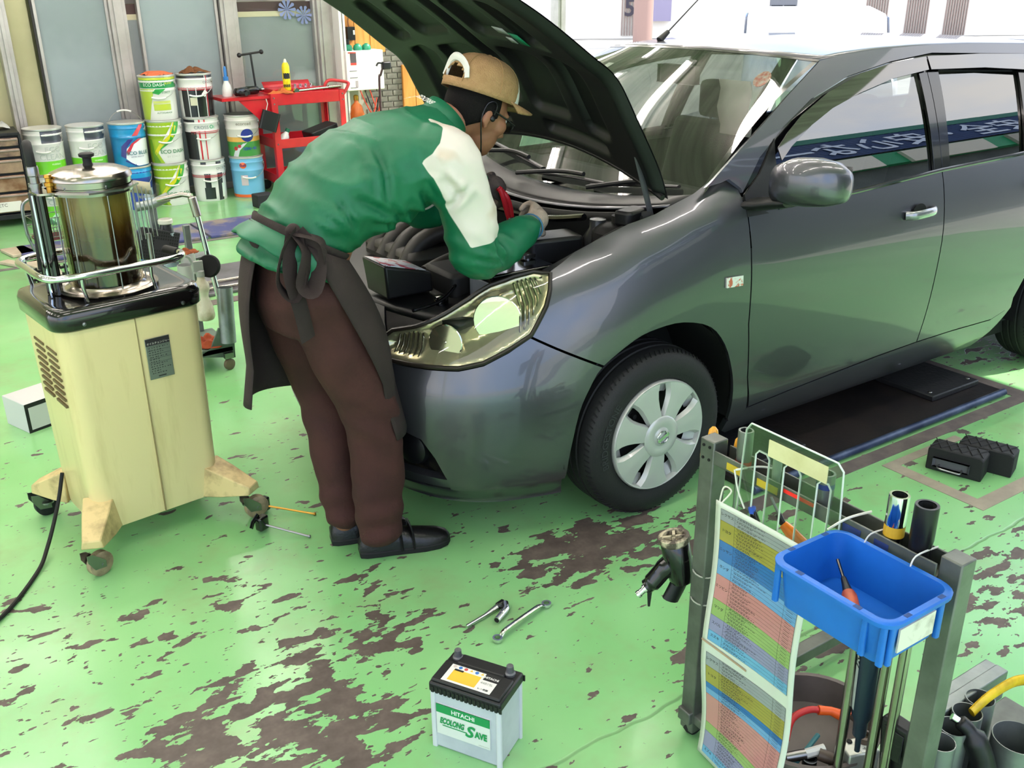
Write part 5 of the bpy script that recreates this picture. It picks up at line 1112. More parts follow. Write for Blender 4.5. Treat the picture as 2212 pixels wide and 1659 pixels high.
t=wthing('plastic_tub','clear plastic tub lying on top of the trolley upright','tub',(-.95,1.66,.83)); m=MB(); m.loft([[V((x+a*.05*k,y+b*.035*k,z)) for a,b in ((1,1),(-1,1),(-1,-1),(1,-1))] for x,y,z,k in ((-.95,1.66,.826,.85),(-.95,1.66,.88,1.0))],cap=False); m.b2(-.99,-.91,1.632,1.688,.824,.828); m.build('shell',G('tub_clear','#e6ebea',.9,.1,1.4),t)
m=MB(); m.lathe([(.045,0),(.05,.06),(.048,.06),(.043,.004),(0,.004)],24,T(-.90,2.05,.52)); 
bx=thing('blue_bin','blue plastic parts bin behind the trolley','bin',(-.62,3.5,0),.2); MB().loft([[V((a*k,b*k*.7,z)) for a,b in ((1,1),(-1,1),(-1,-1),(1,-1))] for k,z in ((.12,0),(.15,.16))]).build('body',M('bin_blue','#2a63b8',.4),bx,bevel=.006); MB().loft([[V((a*k,b*k*.7,z)) for a,b in ((1,1),(-1,1),(-1,-1),(1,-1))] for k,z in ((.16,.15),(.16,.165))]).build('rim',MATS['bin_blue'],bx,bevel=.004)
# clear rack of cards behind the tank
t=wthing('card_rack','small clear rack with steel wires standing behind the tank','rack',(-1.12,1.02,.0))
for i in range(6): MB().cyl((-1.17+i*.018,1.0+i*.008,.78),(-1.175+i*.018,1.0+i*.008,1.02-.01*i),.0025,n=6).build('wire',M_steel,t)
m=MB(); m.grid(lambda u,v:(-1.18+.10*u,1.0+.045*u,1.03-.03*u-.05*v),2,2); m.build('card',M('card_cream','#bdb795',.5),t,solid=.003); m=MB(); m.b2(-1.19,-1.05,.99,1.06,.0,.02); m.cyl((-1.12,1.02,.02),(-1.12,1.02,.80),.01); m.build('stand',M_steel,t)
# ------------------------------------------------------------------ drawers and wire basket at the far left
dc=thing('drawer_cabinet','black cabinet of clear small-parts drawers at the left wall','cabinet',(-1.13,5.55,0),-.05)
MB().b2(-.34,.17,-.20,.2,.06,.10).build('plinth',M_blk,dc,bevel=.004); 
m=MB(); m.b2(-.34,.17,-.17,.2,.10,.70); m.b2(-.34,.17,-.20,.2,.69,.715); m.b2(.155,.175,-.20,.2,.1,.70); m.build('frame',M_blk,dc,bevel=.004)
for i,(z0,z1,c) in enumerate(((.11,.26,'#7a5a42'),(.27,.40,'#6d4a30'),(.41,.52,'#7a6557'),(.53,.60,'#5d4a44'),(.61,.68,'#4a3d3c'))):
    d=MB().b2(-.335,.15,-.205,-.17,z0+.006,z1-.004).build('drawer',M('drawer%d'%i,c,.3,c2='#9a8068',vs=7,coat=.4),dc,bevel=.006)
    MB().b2(-.335,.15,-.215,-.20,z1-.022,z1-.010).build('pull_lip',M('drawer_lip','#8a7a70',.3),d,bevel=.003)
d=MB().b2(-.10,.09,-.2085,-.2055,.125,.20).build('drawer_label',M('label_white','#d9d5cc',.7),dc); letters('label_text','ETC',.035,lambda u,v:(-.04+u,-.2095,.165+v),M('label_ink','#44403c',.7),d)
d=MB().b2(-.02,.085,-.2015,-.1995,.698,.712).build('top_label',M_ck,dc); 
tag(MB().grid(lambda u,v:(-1.30+.30*u,5.55+.2*v,.725+.05*abs(mnoise.noise(V((u*5,v*5,1))))+.06*u*(1-u)),12,8).build('plastic_bag',M('bag_white','#cfcfca',.4,c2='#b4b8ba',vs=9),smooth=60,solid=.003),'crumpled white plastic bag on top of the drawer cabinet','bag')
t=thing('tissue_box','white and blue tissue pack on the drawer cabinet','box',(-1.20,5.66,.775),.3); MB().b2(-.12,.12,-.06,.06,0,.09).build('body',M('tissue','#d5dadb',.6,c2='#8fb3cf',vs=9,lo=.6,hi=.65),t,bevel=.008); cl=MB().grid(lambda u,v:(-.06+.12*u,-.02+.04*v,.09+.05*math.sin(PI*u)+.01*math.sin(v*7)),8,5).build('sheet',M('sheet_white','#e5e4e0',.8),t,solid=.002)
wc=thing('wire_basket','wire basket trolley with chrome hoop handle behind the oil changer','basket',(-1.16,3.62,0),.1)
m=MB(); m.tube(catm([(-.10,0,.30),(-.10,0,.46),(-.07,0,.51),(.0,0,.525),(.10,0,.525)],6),.011,10); m.tube([(-.10,0,.30),(-.07,0,.17),(-.06,0,.0)],.009,8); m.tube([(.12,0,.28),(.11,0,.0)],.009,8); m.build('handle_frame',M_steel,wc)
for i in range(12): MB().tube([(-.06+i*.02,-.08,.40),(-.055+i*.019,-.07,.28)],.0025,5).build('basket_wire',M_steel,wc)
for z in (.40,.34,.28): MB().tube([(-.07,-.08,z),(.18,-.08,z),(.18,.1,z),(-.07,.1,z)],.003,6,closed=True).build('basket_hoop',M_steel,wc)
MB().b2(-.06,.17,-.07,.09,.255,.275).build('basket_pad',M('pad_maroon','#5a2a2c',.7),wc,bevel=.004)
m=MB(); m.grid(lambda u,v:(-.02+.14*u,-.05+.1*v,.37+.03*math.sin(u*5+v*3)),8,6); m.build('green_cloth',M('cloth_mint','#8fc9a0',.9),wc,solid=.003)
ck=thing('crate','black plastic crate with bottle behind the oil changer','crate',(-1.20,3.05,0),.1)
for z in (.03,.08,.13,.18): MB().tube([(-.13,-.10,z),(.13,-.10,z),(.13,.1,z),(-.13,.1,z)],.009,6,closed=True).build('rail',M_blk,ck)
for i in range(9):
    for y in (-.10,.10): MB().b2(-.13+i*.0325-.006,-.13+i*.0325+.006,y-.006,y+.006,.0,.2).build('slat',M_blk,ck)
tb=thing('oil_bottle','white bottle with black cap standing in the black crate','bottle',(-1.22,3.05,.0),0); MB().lathe([(0,.005),(.05,.005),(.052,.02),(.052,.15),(.03,.2),(.018,.22)],20).build('body',M('btl_w','#c9c0a6',.4),tb,smooth=50); MB().lathe([(.022,.218),(.022,.255),(.014,.275),(0,.278)],14).build('cap',M_blk,tb)
for i,(x,y,w,d,r) in enumerate(((-1.24,4.45,.16,.24,.2),(-1.17,3.95,.12,.30,.35),(-1.32,4.12,.07,.2,.5))):
    tag(MB().rbox(x,y,.012,w,d,.02,.01,rz=r).build('floor_board',M('board_beige','#c7b9a4',.6,c2='#b3a48d',vs=6),bevel=.003),('large beige board lying by the blue lift plates','beige board lying nearest the black crate','narrow beige offcut at the left end of the lift channel')[i],'board','beige boards on the floor')
# ------------------------------------------------------------------ pails along the back wall
M_pw=M('pail_white','#dcdad6',.3,coat=.4); M_prim=M('pail_rim','#cfccc6',.3,.5); M_wire=M('bail_wire','#a9a7a2',.35,.8); M_grip=M('bail_grip','#e6e4de',.5)
PR=lambda z:lerp(.1335,.1425,z/.352)
def pm(c): return M('pr_'+c,c,.32,coat=.4)
PH=R(-104)
def pail(x,y,z,label,base,prints,texts,bail='down',lid=None,rot=0.,group='oil pails by the back wall'):
    t=thing('oil_pail',label,'pail',(x,y,z),0,group)
    pr=[(0,.012),(.128,.012),(.131,0),(.1335,.004)]+[(PR(q)+e,q) for q,e in ((.05,0),(.12,0),(.228,0),(.233,.003),(.24,.003),(.245,0),(.298,0),(.303,.004),(.311,.004),(.316,0),(.34,.0005))]+[(.1465,.344),(.1475,.350),(.1445,.354)]
    MB().lathe(pr,40,cap=False).build('body',pm(base),t,smooth=40)
    m=MB(); m.lathe([(.1445,.353),(.139,.352),(.1375,.346),(.12,.345),(0,.345)],40); m.build('lid',lid or M_prim,t,smooth=40)
    m=MB(); m.lathe([(.1455,.340),(.1485,.346),(.1475,.3525),(.144,.3545)],40,cap=False); m.build('rim',M_prim,t,smooth=50)
    f=lambda u,v:(lambda r,a:(r*math.cos(a),r*math.sin(a),v))(PR(v)+(.0042 if .300<v<.314 or .230<v<.243 else .0012),PH+rot+u/.138)
    for i_,(poly,c) in enumerate(prints): patch('label_print',[(p[0],p[1]) for p in poly],(lambda k:lambda u,v:(lambda q:(q[0]*k,q[1]*k,q[2]))(f(u,v)))(1+.0035*i_),pm(c),t,.03,0)
    f2=lambda u0,v0:(lambda u,v:(lambda r,a:(r*math.cos(a),r*math.sin(a),v0+v))(PR(v0+v)+.0088,PH+rot+(u0+u)/.138))
    for s,sz,u0,v0,c,bd in texts: letters('label_text',s,sz,f2(u0,v0),pm(c),t,bold=bd)
    a=PH+rot+1.25
    for s in (0,PI):
        m=MB(); m.lathe([(.014,0),(.014,.008),(.006,.012),(0,.012)],12,T(PR(.29)*math.cos(a+s),PR(.29)*math.sin(a+s),.29)@Matrix.Rotation(a+s,4,'Z')@Matrix.Rotation(PI/2,4,'Y')); m.build('bail_ear',M_wire,t)
    A=V((.152*math.cos(a),.152*math.sin(a),.29)); B=-A; B.z=.29; fw=V((math.cos(PH+rot),math.sin(PH+rot),0)); P=[]
    for i in range(17):
        th=PI*i/16; c=A*math.cos(th); c.z=.29
        P.append(c+(fw*(.158*math.sin(th))+V((0,0,-.115*math.sin(th))) if bail=='down' else V((0,0,.15*math.sin(th)))-fw*.03*math.sin(th)))
    h=MB().tube(P,.0024,6).build('bail',M_wire,t,smooth=60); MB().tube(P[6:11],.0075,8).build('grip',M_grip,h,smooth=60)
    return t
def R_(u0,u1,v0,v1): return [(u0,v0),(u1,v0),(u1,v1),(u0,v1)]
clean=([(R_(-.20,.20,.004,.105),'#6cc02c'),(R_(-.005,.20,.245,.338),'#3c3f49')],[('ECO',.062,.07,.175,'#b3b8b2',0.),('CLEAN',.062,.06,.118,'#b3b8b2',0.),('10,000km',.017,.075,.075,'#e8f2d8',.01)])
bl=([(R_(-.21,.21,.006,.228),'#1478ac'),(R_(-.21,.21,.245,.338),'#1a87bb'),([(.02,.02),(-.035,.07),(-.02,.15),(.06,.215),(.14,.225),(.2,.22),(.2,.01),(.06,.008)],'#e4e4ea'),([(-.075,.09),(-.06,.17),(.0,.225),(.04,.226),(-.02,.16),(-.035,.07)],'#33307c'),([(-.03,.12),(.02,.19),(.08,.226),(.115,.226),(.04,.185),(-.01,.10)],'#c23545'),([(.03,.25),(.10,.335),(.14,.335),(.075,.25)],'#d1404c'),([(-.035,.06),(.05,.008),(.035,.008),(-.045,.05)],'#252a7a')],[('ECO BLUE',.040,.065,.10,'#2e6f7a',.012),('EXTRA HIGH 0W',.014,.06,.078,'#3a3f78',0.)])
blue2=([(R_(-.21,.21,.005,.26),'#2a3f9a'),(R_(-.21,.21,.262,.338),'#1789c0'),([(.03,.19),(.12,.215),(.12,.19),(.03,.17)],'#c83a45'),([(.06,.02),(.06,.14),(.16,.17),(.2,.02)],'#c9d3ea')],[])
dash=([([(-.21,.006),(-.03,.006),(-.075,.09),(-.02,.20),(.07,.337),(-.21,.337)],'#8fae1f'),([(-.10,.07),(-.02,.155),(.06,.20),(.11,.337),(.075,.337),(.03,.235),(-.05,.17),(-.115,.09)],'#c9c41c'),([(-.05,.13),(.03,.20),(.085,.337),(.13,.337),(.10,.25),(.04,.18),(-.06,.11)],'#3a9a35'),([(-.13,.01),(-.06,.01),(-.11,.09),(-.12,.2),(-.15,.2)],'#5f8f1c')],[('ECO DASH',.042,.05,.088,'#2f7a4a',.012),('BY STACY',.024,.05,.052,'#b9bcb4',.0)])
dasht=([(R_(-.21,.21,.255,.32),'#1d8a48'),(R_(-.21,.21,.32,.338),'#b9c43c'),([(-.21,.006),(-.10,.006),(-.07,.12),(-.03,.25),(-.21,.25)],'#a3bb3a'),(R_(-.05,.09,.08,.13),'#b4c33c'),(R_(-.05,.09,.135,.155),'#c9cf6c'),([(-.05,.22),(-.02,.25),(.06,.25),(.0,.205)],'#2f9a48')],[('ECO DASH',.034,-.03,.272,'#d8e4d8',.01),('BLEND',.02,.085,.285,'#c9d84c',.01),('AUTO',.018,-.005,.055,'#2a6a44',.01),('GARAGE',.018,.055,.055,'#2a6a44',.01),('STACY',.022,.06,.215,'#4a7a54',.01)])
crossA=([(R_(-.13,.21,.006,.245),'#141416'),(R_(-.21,.21,.318,.338),'#1b1b22'),(R_(-.21,.21,.222,.228),'#c02230'),(R_(-.21,.21,.236,.241),'#c02230'),(R_(.075,.082,.006,.338),'#d8d8d8'),(R_(.088,.094,.006,.338),'#c02230'),(R_(-.07,-.062,.006,.24),'#cfcfcf'),(R_(-.005,.002,.006,.24),'#cfcfcf'),(R_(-.055,.0,.10,.165),'#cfc9ae'),([(.04,.19),(.07,.225),(.095,.20),(.065,.165)],'#e4e2dc')],[('CROSS',.028,.10,.275,'#77777a',0.)])
crossB=([(R_(-.21,-.055,.006,.235),'#17171b'),(R_(-.21,-.06,.318,.338),'#17171b'),(R_(-.035,-.022,.006,.245),'#c02230'),(R_(.012,.020,.006,.245),'#c02230'),(R_(-.10,.21,.222,.228),'#c02230'),(R_(-.10,.21,.236,.241),'#c02230'),(R_(-.028,-.016,.318,.338),'#c02230'),(R_(.012,.022,.318,.338),'#c02230')],[('CROSS',.038,-.01,.262,'#6d7a80',.0),('Oi',.042,.075,.262,'#2fa06c',.02)])
crossC=([(R_(-.045,.005,.11,.24),'#16161a'),(R_(.065,.115,.006,.24),'#16161a'),(R_(-.055,.035,.02,.12),'#1e2422'),(R_(-.065,-.02,.318,.338),'#16161a'),(R_(.06,.11,.318,.338),'#16161a'),(R_(-.21,.21,.208,.213),'#c02230'),(R_(-.21,.21,.220,.225),'#c02230'),([(.10,.03),(.13,.03),(.13,.15),(.10,.15)],'#dfe6dc')],[('CROSS',.028,.10,.27,'#77777a',0.)])
road=([(R_(-.21,.21,.13,.17),'#d9a64e'),(R_(-.21,.21,.006,.13),'#3f8a3c'),([(.0+.055*math.cos(a)+.025,.185+.055*math.sin(a)) for a in [2*PI*i/20 for i in range(20)]],'#232f86'),([(-.12,.006),(-.10,.05),(-.02,.115),(.02,.125),(-.05,.06),(-.07,.006)],'#c9cbd2'),([(-.085+.018*math.cos(a),.075+.018*math.sin(a)) for a in [2*PI*i/10 for i in range(10)]],'#a8242a'),([(-.05+.015*math.cos(a),.095+.015*math.sin(a)) for a in [2*PI*i/10 for i in range(10)]],'#a8242a')],[('ecoroad',.036,-.0,.272,'#7d7468',.004),('10W-40',.036,.04,.06,'#2a3fa8',.015)])
gulf=([(R_(-.21,.21,.004,.03),'#e2622a'),([(-.045+.03*math.cos(a),.285+.027*math.sin(a)) for a in [2*PI*i/24 for i in range(24)]],'#e2622a'),(R_(-.072,-.012,.11,.20),'#c9b9bd')],[('Gulf',.030,-.045,.276,'#28357c',.02)])
yp=5.55; M_rag1='#c9623a'
pail(-.775,yp+.03,0,'white pail hidden low behind the oil changer, far left stack','#dcdad6',*clean)
pail(-.775,yp+.03,.355,'white and green ECO CLEAN pail, leftmost on its stack','#dcdad6',*clean,lid=M_pw)
pail(-.455,yp+.02,0,'white pail low in the second stack from the left','#dcdad6',*clean)
pail(-.455,yp+.02,.355,'white and green ECO CLEAN pail next to the blue pail','#dcdad6',*clean,lid=M_pw)
pail(-.135,yp,0,'dark blue pail with red stripe under the ECO BLUE pail','#2a3f9a',*blue2)
pail(-.135,yp,.355,'metallic blue ECO BLUE pail with its wire handle raised','#1478ac',*bl,bail='up')
pail(.165,yp-.02,0,'white and yellow-green ECO DASH pail at the bottom of its stack','#dcdad6',*dash)
pail(.160,yp-.02,.355,'white and yellow-green ECO DASH pail in the middle of its stack','#dcdad6',*dash)
pail(.155,yp-.02,.71,'green-banded pail with an orange rag on top of its stack','#dcdad6',*dasht)
pail(.485,yp-.03,0,'white and black CROSS pail with black panel, bottom of its stack','#dcdad6',*crossC)
pail(.475,yp-.03,.355,'white CROSS pail with red cross stripes, middle of its stack','#dcdad6',*crossB)
pail(.460,yp-.03,.71,'black CROSS pail with paper notes, top of its stack','#dcdad6',*crossA)
pail(.815,yp-.08,0,'light blue Gulf pail with orange foot','#6fb0d6',*gulf)
pail(.810,yp-.08,.355,'white ecoroad 10W-40 pail standing on the light blue pail','#d9d3cc',*road,lid=M('lid_green','#1c3c2a',.5))
cloth('rag','#cf6a44','orange rag on the topmost green-banded pail',(.155,yp-.02,1.058),.12,seed=1.,fold=2.5)
cloth('rag','#6a4326','dark brown rag on the topmost black pail',(.46,yp-.03,1.058),.12,seed=9.,fold=3)
tag(MB().rbox(.74,4.93,.055,.15,.12,.11,.008,rz=.1).build('foam_block',M('foam_block','#26272a',.8),bevel=.008),'small dark rubber block on the floor before the light blue pail','block')
# ------------------------------------------------------------------ red tool cart
rc=wthing('tool_cart','red steel three-shelf tool cart with a fold-out side tray','cart',(1.36,5.45,0))
M_red=M('cart_red','#c41f2a',.32,c2='#b01a25',vs=5,coat=.4); X0,X1,Y0,Y1=1.02,1.70,5.25,5.68
def shelf(z0,z1):
    m=MB(); m.b2(X0,X1,Y0,Y1,z0,z0+.006); m.b2(X0,X1,Y0,Y0+.006,z0,z1); m.b2(X0,X1,Y1-.006,Y1,z0,z1); m.b2(X0,X0+.006,Y0,Y1,z0,z1); m.b2(X1-.006,X1,Y0,Y1,z0,z1); m.build('shelf',M_red,rc,bevel=.003)
shelf(.775,.875); shelf(.41,.49); shelf(.10,.18)
for x in (X0,X1):
    for y in (Y0,Y1):
        m=MB(); sx=.05 if x==X0 else -.05; sy=.04 if y==Y0 else -.04; m.b2(x-.003,x+sx,y-.006,y,.10,.875) if sy>0 else m.b2(x-.003,x+sx,y,y+.006,.10,.875); m.b2(x-.006,x,y-.003,y+sy,.10,.875); m.build('corner_post',M_red,rc)
        m=MB(); m.lathe([(.008,-.014),(.04,-.014),(.045,-.008),(.045,.008),(.04,.014),(.008,.014)],20,T(x+sx*.5,y+sy*.5,.045)@Matrix.Rotation(PI/2,4,'X')); w=m.build('caster_wheel',M('cast_blk','#1b1b1d',.6),rc); MB().b2(x+sx*.5-.02,x+sx*.5+.02,y+sy*.5-.02,y+sy*.5+.02,.085,.1).build('caster_plate',M_steel,w)
m=MB(); m.tube(catm([(X1-.01,Y0+.02,.82),(X1+.05,Y0+.02,.90),(X1+.045,Y0+.03,.93),(X1-.10,Y0+.04,.955),(X1-.15,Y0+.05,.93),(X1-.16,Y0+.06,.87)],5),.014,10); m.build('push_handle',M_red,rc,smooth=60)
m=MB(); m.b2(.60,X0,Y0+.03,Y1-.06,.855,.861); m.b2(.60,X0,Y0+.03,Y0+.036,.835,.861); m.b2(.60,.606,Y0+.03,Y1-.06,.835,.861); m.build('side_tray',M_red,rc,bevel=.002)
m=MB(); m.prism([(.74,.84),(X0,.84),(X0,.56)],.006,T(0,Y0+.05,0,0,PI/2)); m.build('tray_bracket',M_red,rc)
for z in (.84,.79,.45,.14):
    for x in (X0+.02,X1-.02): MB().lathe([(.008,0),(.006,.004),(0,.005)],8,T(x,Y0-.006,z,0,PI/2)).build('bolt',M_steel,rc)
bxr=thing('red_case','open red socket case lying on the tool cart','case',(1.32,5.52,.785),0); MB().b2(-.22,.22,-.10,.10,0,.11).build('body',M_red,bxr,bevel=.004); MB().add([(-.22,.10,.11),(.22,.10,.11),(.22,.15,.155),(-.22,.15,.155)],[(0,1,2,3)]).build('lid',M_red,bxr,solid=.006)
for i in range(4): MB().cyl((.03+i*.05,.0,.11),(.03+i*.05,.0,.135),.012,n=10).build('socket',M_chrome,bxr)
yc=thing('aerosol_can','tall yellow aerosol can on the red tool cart','can',(1.215,5.36,.782),0)
MB().lathe([(0,0),(.031,0),(.033,.004),(.033,.30),(.03,.315),(.02,.335)],24).build('body',M('can_yellow','#e6cf1c',.3,c2='#dcc418',vs=6),yc,smooth=40)
for z0,z1 in ((.20,.25),): patch('can_label',[(-.03,z0),(.03,z0),(.03,z1),(-.03,z1)],lambda u,v:(lambda a:(.034*math.cos(a),.034*math.sin(a),v))(PH+u/.033),M_ck,yc,.02,0)
m=MB()
for i in range(14): u=-.035+(i%5)*.016; v=.03+(i//5)*.05; f=lambda u,v:(lambda a:(.034*math.cos(a),.034*math.sin(a),v))(PH+u/.033); m.add([f(u,v),f(u+.012,v+.004),f(u+.010,v+.03),f(u-.002,v+.022)],[(0,1,2,3)])
o=m.build('can_pattern',M_ck,yc); o['kind']='stuff'
MB().lathe([(.014,.333),(.014,.345),(.009,.36),(.006,.365),(0,.366)],14).build('nozzle',M('nozzle_w','#e0dcc8',.5),yc)
th=thing('t_handle','black T-handle wrench standing on the red tool cart','tool',(.985,5.50,.86),0); MB().cyl((0,0,0),(-.02,0,.335),.009,n=10).build('shaft',M_blk,th); m=MB(); m.cyl((-.12,0,.325),(.075,0,.345),.009,n=10); m.sph((-.12,0,.325),.02,10,8); m.sph((.078,0,.345),.02,10,8); m.build('bar',M_blk,th)
cloth('rag','#b5602c','rust orange rag by the yellow aerosol on the tool cart',(1.13,5.31,.862),.10,seed=4.,fold=3)
tq=thing('torque_wrench','chrome torque wrench lying across the top of the tool cart','wrench',(1.47,5.27,.885),0); MB().cyl((-.20,0,0),(.12,.02,.012),.010,n=12).build('shaft',M_chrome,tq); MB().cyl((.10,.02,.012),(.22,.025,.016),.016,n=14).build('grip',M_ss,tq); MB().lathe([(.022,-.014),(.024,0),(.022,.014)],16,T(-.21,0,0,0,PI/2)).build('ratchet_head',M_chrome,tq)
for i,(x,a,lb) in enumerate(((.80,.5,'black air impact wrench lying on the red side tray'),(.90,.1,'second black air tool beside the rag on the side tray'))):
    g_=thing('air_tool',lb,'air tool',(x,5.38+i*.06,.862),a,'air tools on the tray'); MB().lathe([(.02,0),(.034,.01),(.036,.05),(.036,.11),(.028,.14),(.012,.15),(.012,.17)],16,T(-.06,0,.036)@Matrix.Rotation(PI/2,4,'Y')).build('body',M_gloss,g_,smooth=40); MB().tube([(-.02,0,.03),(-.06,-.09,.028),(-.07,-.13,.028)],[.02,.018,.016],10).build('grip',M_blk,g_); MB().cyl((.10,0,.036),(.135,0,.036),.011,n=10).build('anvil',M_chrome,g_)
sb=thing('spray_bottle','clear spray bottle with blue trigger on the red side tray','bottle',(.70,5.42,.862),0); MB().lathe([(0,0),(.04,0),(.042,.01),(.042,.05),(.034,.09),(.02,.12),(.02,.135)],20).build('body',M('spray_clear','#cfd3cf',.3),sb,smooth=50); MB().lathe([(.022,.13),(.022,.16),(.012,.165),(.013,.22),(.008,.245),(0,.246)],14).build('trigger',M('spray_blue','#2f6fb0',.4),sb)
pc_=thing('glove_pouch','small black pouch hanging at the cart corner','pouch',(.955,5.23,.60),0); m=MB(); m.rbox(0,0,.06,.16,.03,.16,.02,M=Matrix.Rotation(.35,4,'Y')); m.build('bag',M_blk,pc_,bevel=.01); MB().tube([(0,0,.14),(.02,0,.20),(.01,0,.24)],.004,6).build('strap',M('strap_white','#c9c4bc',.7),pc_)
bk=thing('tool_case','black plastic tool case on the middle shelf of the red cart','case',(1.53,5.40,.418),.1); MB().rbox(0,0,.055,.28,.2,.09,.02,M=Matrix.Rotation(-.25,4,'Y')@T(0,0,.035)).build('shell',M_blk,bk,bevel=.008); MB().rbox(0,-.10,.075,.10,.015,.02,.006).build('latch',M_blk,bk)
ub=thing('can_bottle','white and green bottle on the middle shelf of the cart','bottle',(1.10,5.34,.418),0); MB().lathe([(0,0),(.035,0),(.037,.01),(.037,.10),(.02,.125),(.018,.14)],18,Matrix.Rotation(.5,4,'Y')).build('body',M('bt_w','#dcdcd6',.4),ub,smooth=50); MB().lathe([(.021,.135),(.021,.165),(0,.168)],14,Matrix.Rotation(.5,4,'Y')).build('cap',M('cap_g','#1b6a4a',.4),ub)
cl=thing('wood_hammer','wooden handled hammer on the bottom shelf of the cart','hammer',(1.22,5.38,.115),.1); MB().cyl((-.12,0,.02),(.18,.0,.03),.014,n=10).build('handle',M('hickory','#a8742f',.5),cl); MB().rbox(-.14,0,.025,.05,.11,.045,.01).build('head',M_ss,cl,bevel=.004)
sp=thing('trigger_bottle','white trigger sprayer standing on the bottom shelf of the cart','bottle',(1.42,5.36,.106),0); MB().lathe([(0,0),(.035,0),(.036,.01),(.036,.11),(.015,.15),(.014,.17)],16).build('body',M('bt_w','#dcdcd6',.4),sp,smooth=50); MB().rbox(-.008,0,.19,.05,.022,.04,.008).build('trigger',M('bt_w','#dcdcd6',.4),sp)
# ------------------------------------------------------------------ control box, cylinders and clutter at the right end of the wall
cbx=wthing('control_box','white electrical control box on the sunlit wall end','control box',(2.12,5.76,.80)); MB().b2(1.925,2.31,5.66,5.86,.81,1.165).build('case',M('box_white','#e2ddd6',.5),cbx,bevel=.006)
f=lambda u,v:(u,5.6585,v)
for x0,x1,z0,z1,c in ((1.97,2.03,1.06,1.145,'#4a4346'),(1.97,2.03,1.04,1.06,'#c23a30'),(1.95,2.03,1.145,1.155,'#c23a30'),(1.955,2.03,.985,.992,'#77707a'),(1.955,2.035,.925,.932,'#77707a'),(2.01,2.035,.84,.90,'#9a8f92'),(1.955,2.03,.835,.842,'#77707a')): MB().b2(x0,x1,5.6575,5.6605,z0,z1).build('printed_label',M('lb'+c,c,.6),cbx,smooth=0)
for i,(x,h) in enumerate(((1.99,.07),(2.09,.055),(2.18,.055))):
    m=MB(); m.lathe([(0,0),(.042,0),(.044,.01),(.044,.02),(.036,.045),(.016,.055),(.016,.06)],18); g_=thing('green_canister',('green canister with black cap on the control box','middle green canister on the control box, without cap','right green canister on the control box beside the bonnet')[i],'canister',(x,5.74,1.165),0,'canisters on the control box'); m.build('body',M('canister_green','#1c7a5a',.4),g_,smooth=50)
    if i==0: MB().lathe([(.018,.055),(.018,.085),(.022,.088),(.022,.10),(0,.10)],12).build('cap',M_blk,g_)
sw=wthing('breaker_switch','small black breaker switch on the orange boards','switch',(2.08,5.85,1.30)); MB().b2(2.03,2.11,5.81,5.87,1.25,1.37).build('case',M_blk,sw,bevel=.004); MB().b2(2.085,2.10,5.80,5.81,1.30,1.34).build('lever',M_pw,sw); MB().tube(catm([(2.06,5.84,1.37),(2.055,5.84,1.42),(2.07,5.84,1.5),(2.06,5.85,1.55)],5),.006,6).build('wire',M('wire_brown','#7a4a32',.6),sw)
gc=wthing('gas_cylinder','orange gas cylinder below the control box','cylinder',(2.02,5.70,0)); MB().lathe([(0,0),(.065,0),(.07,.02),(.07,.60),(.05,.67),(.02,.70),(.02,.73)],24,T(2.02,5.70,0)).build('body',M('gas_orange','#cc6a26',.4,c2='#b85c1e',vs=6),gc,smooth=50); MB().lathe([(.025,.72),(.025,.76),(.012,.77),(0,.77)],12,T(2.02,5.70,0)).build('valve',M_brass,gc)
st=wthing('light_stand','slim dark stand with hooked head beside the control box','stand',(2.2,5.55,0)); MB().tube(catm([(2.2,5.55,0),(2.2,5.55,.85),(2.22,5.55,.95),(2.25,5.55,1.02)],6),.011,8).build('pole',M('stand_dark','#3b2326',.4),st,smooth=60); MB().tube(catm([(2.25,5.55,1.02),(2.24,5.55,1.05),(2.20,5.55,1.055),(2.18,5.55,1.03)],5),.009,8).build('hook',M_blk,st,smooth=60); MB().rbox(2.28,5.55,1.03,.09,.06,.07,.02).build('head',M_blk,st,bevel=.01); MB().lathe([(.12,0),(.12,.012),(.02,.02)],20,T(2.2,5.55,0)).build('foot',M_blk,st)
rb=wthing('red_jack','small red machine on the floor behind the mechanic','machine',(2.45,5.45,0)); MB().rbox(2.5,5.40,.32,.34,.2,.3,.03).build('body',M_red,rb,bevel=.01); MB().b2(2.35,2.65,5.32,5.48,.0,.17).build('base',M_blk,rb,bevel=.01)
for i in range(3): MB().tube(catm([(2.06+.05*i,5.68,.81),(2.08+.06*i,5.62,.70-.05*i),(2.14+.03*i,5.60,.60),(2.2+.02*i,5.62,.74)],6),.006,6).build('hose',M('hose_red','#c0442e',.5) if i!=1 else M_rub,cbx,smooth=60)
# papers and blue hanging strips behind the clear pane
tag(MB().grid(lambda u,v:(1.32+.12*u,6.05,1.62+.06*v+.03*u),2,2).build('notice_sheet',M('notice','#d8d6d0',.7),solid=.002),'white notice sheet behind the clear window pane','paper')
for i,(x,z,r) in enumerate(((1.50,1.53,.08),(1.66,1.48,.075))):
    t=thing('blue_rosette',('left blue glass flower decoration in the window','right blue glass flower decoration beside the frame')[i],'decoration',(x,5.93,z),0,'window flowers')
    for k in range(10): a=2*PI*k/10; MB().add([(0,0,0),(r*math.cos(a-.2),0,r*math.sin(a-.2)),(r*1.1*math.cos(a),-.006,r*1.1*math.sin(a)),(r*math.cos(a+.2),0,r*math.sin(a+.2))],[(0,1,2,3)]).build('petal',M('petal_blue','#8b93c4',.4),t)
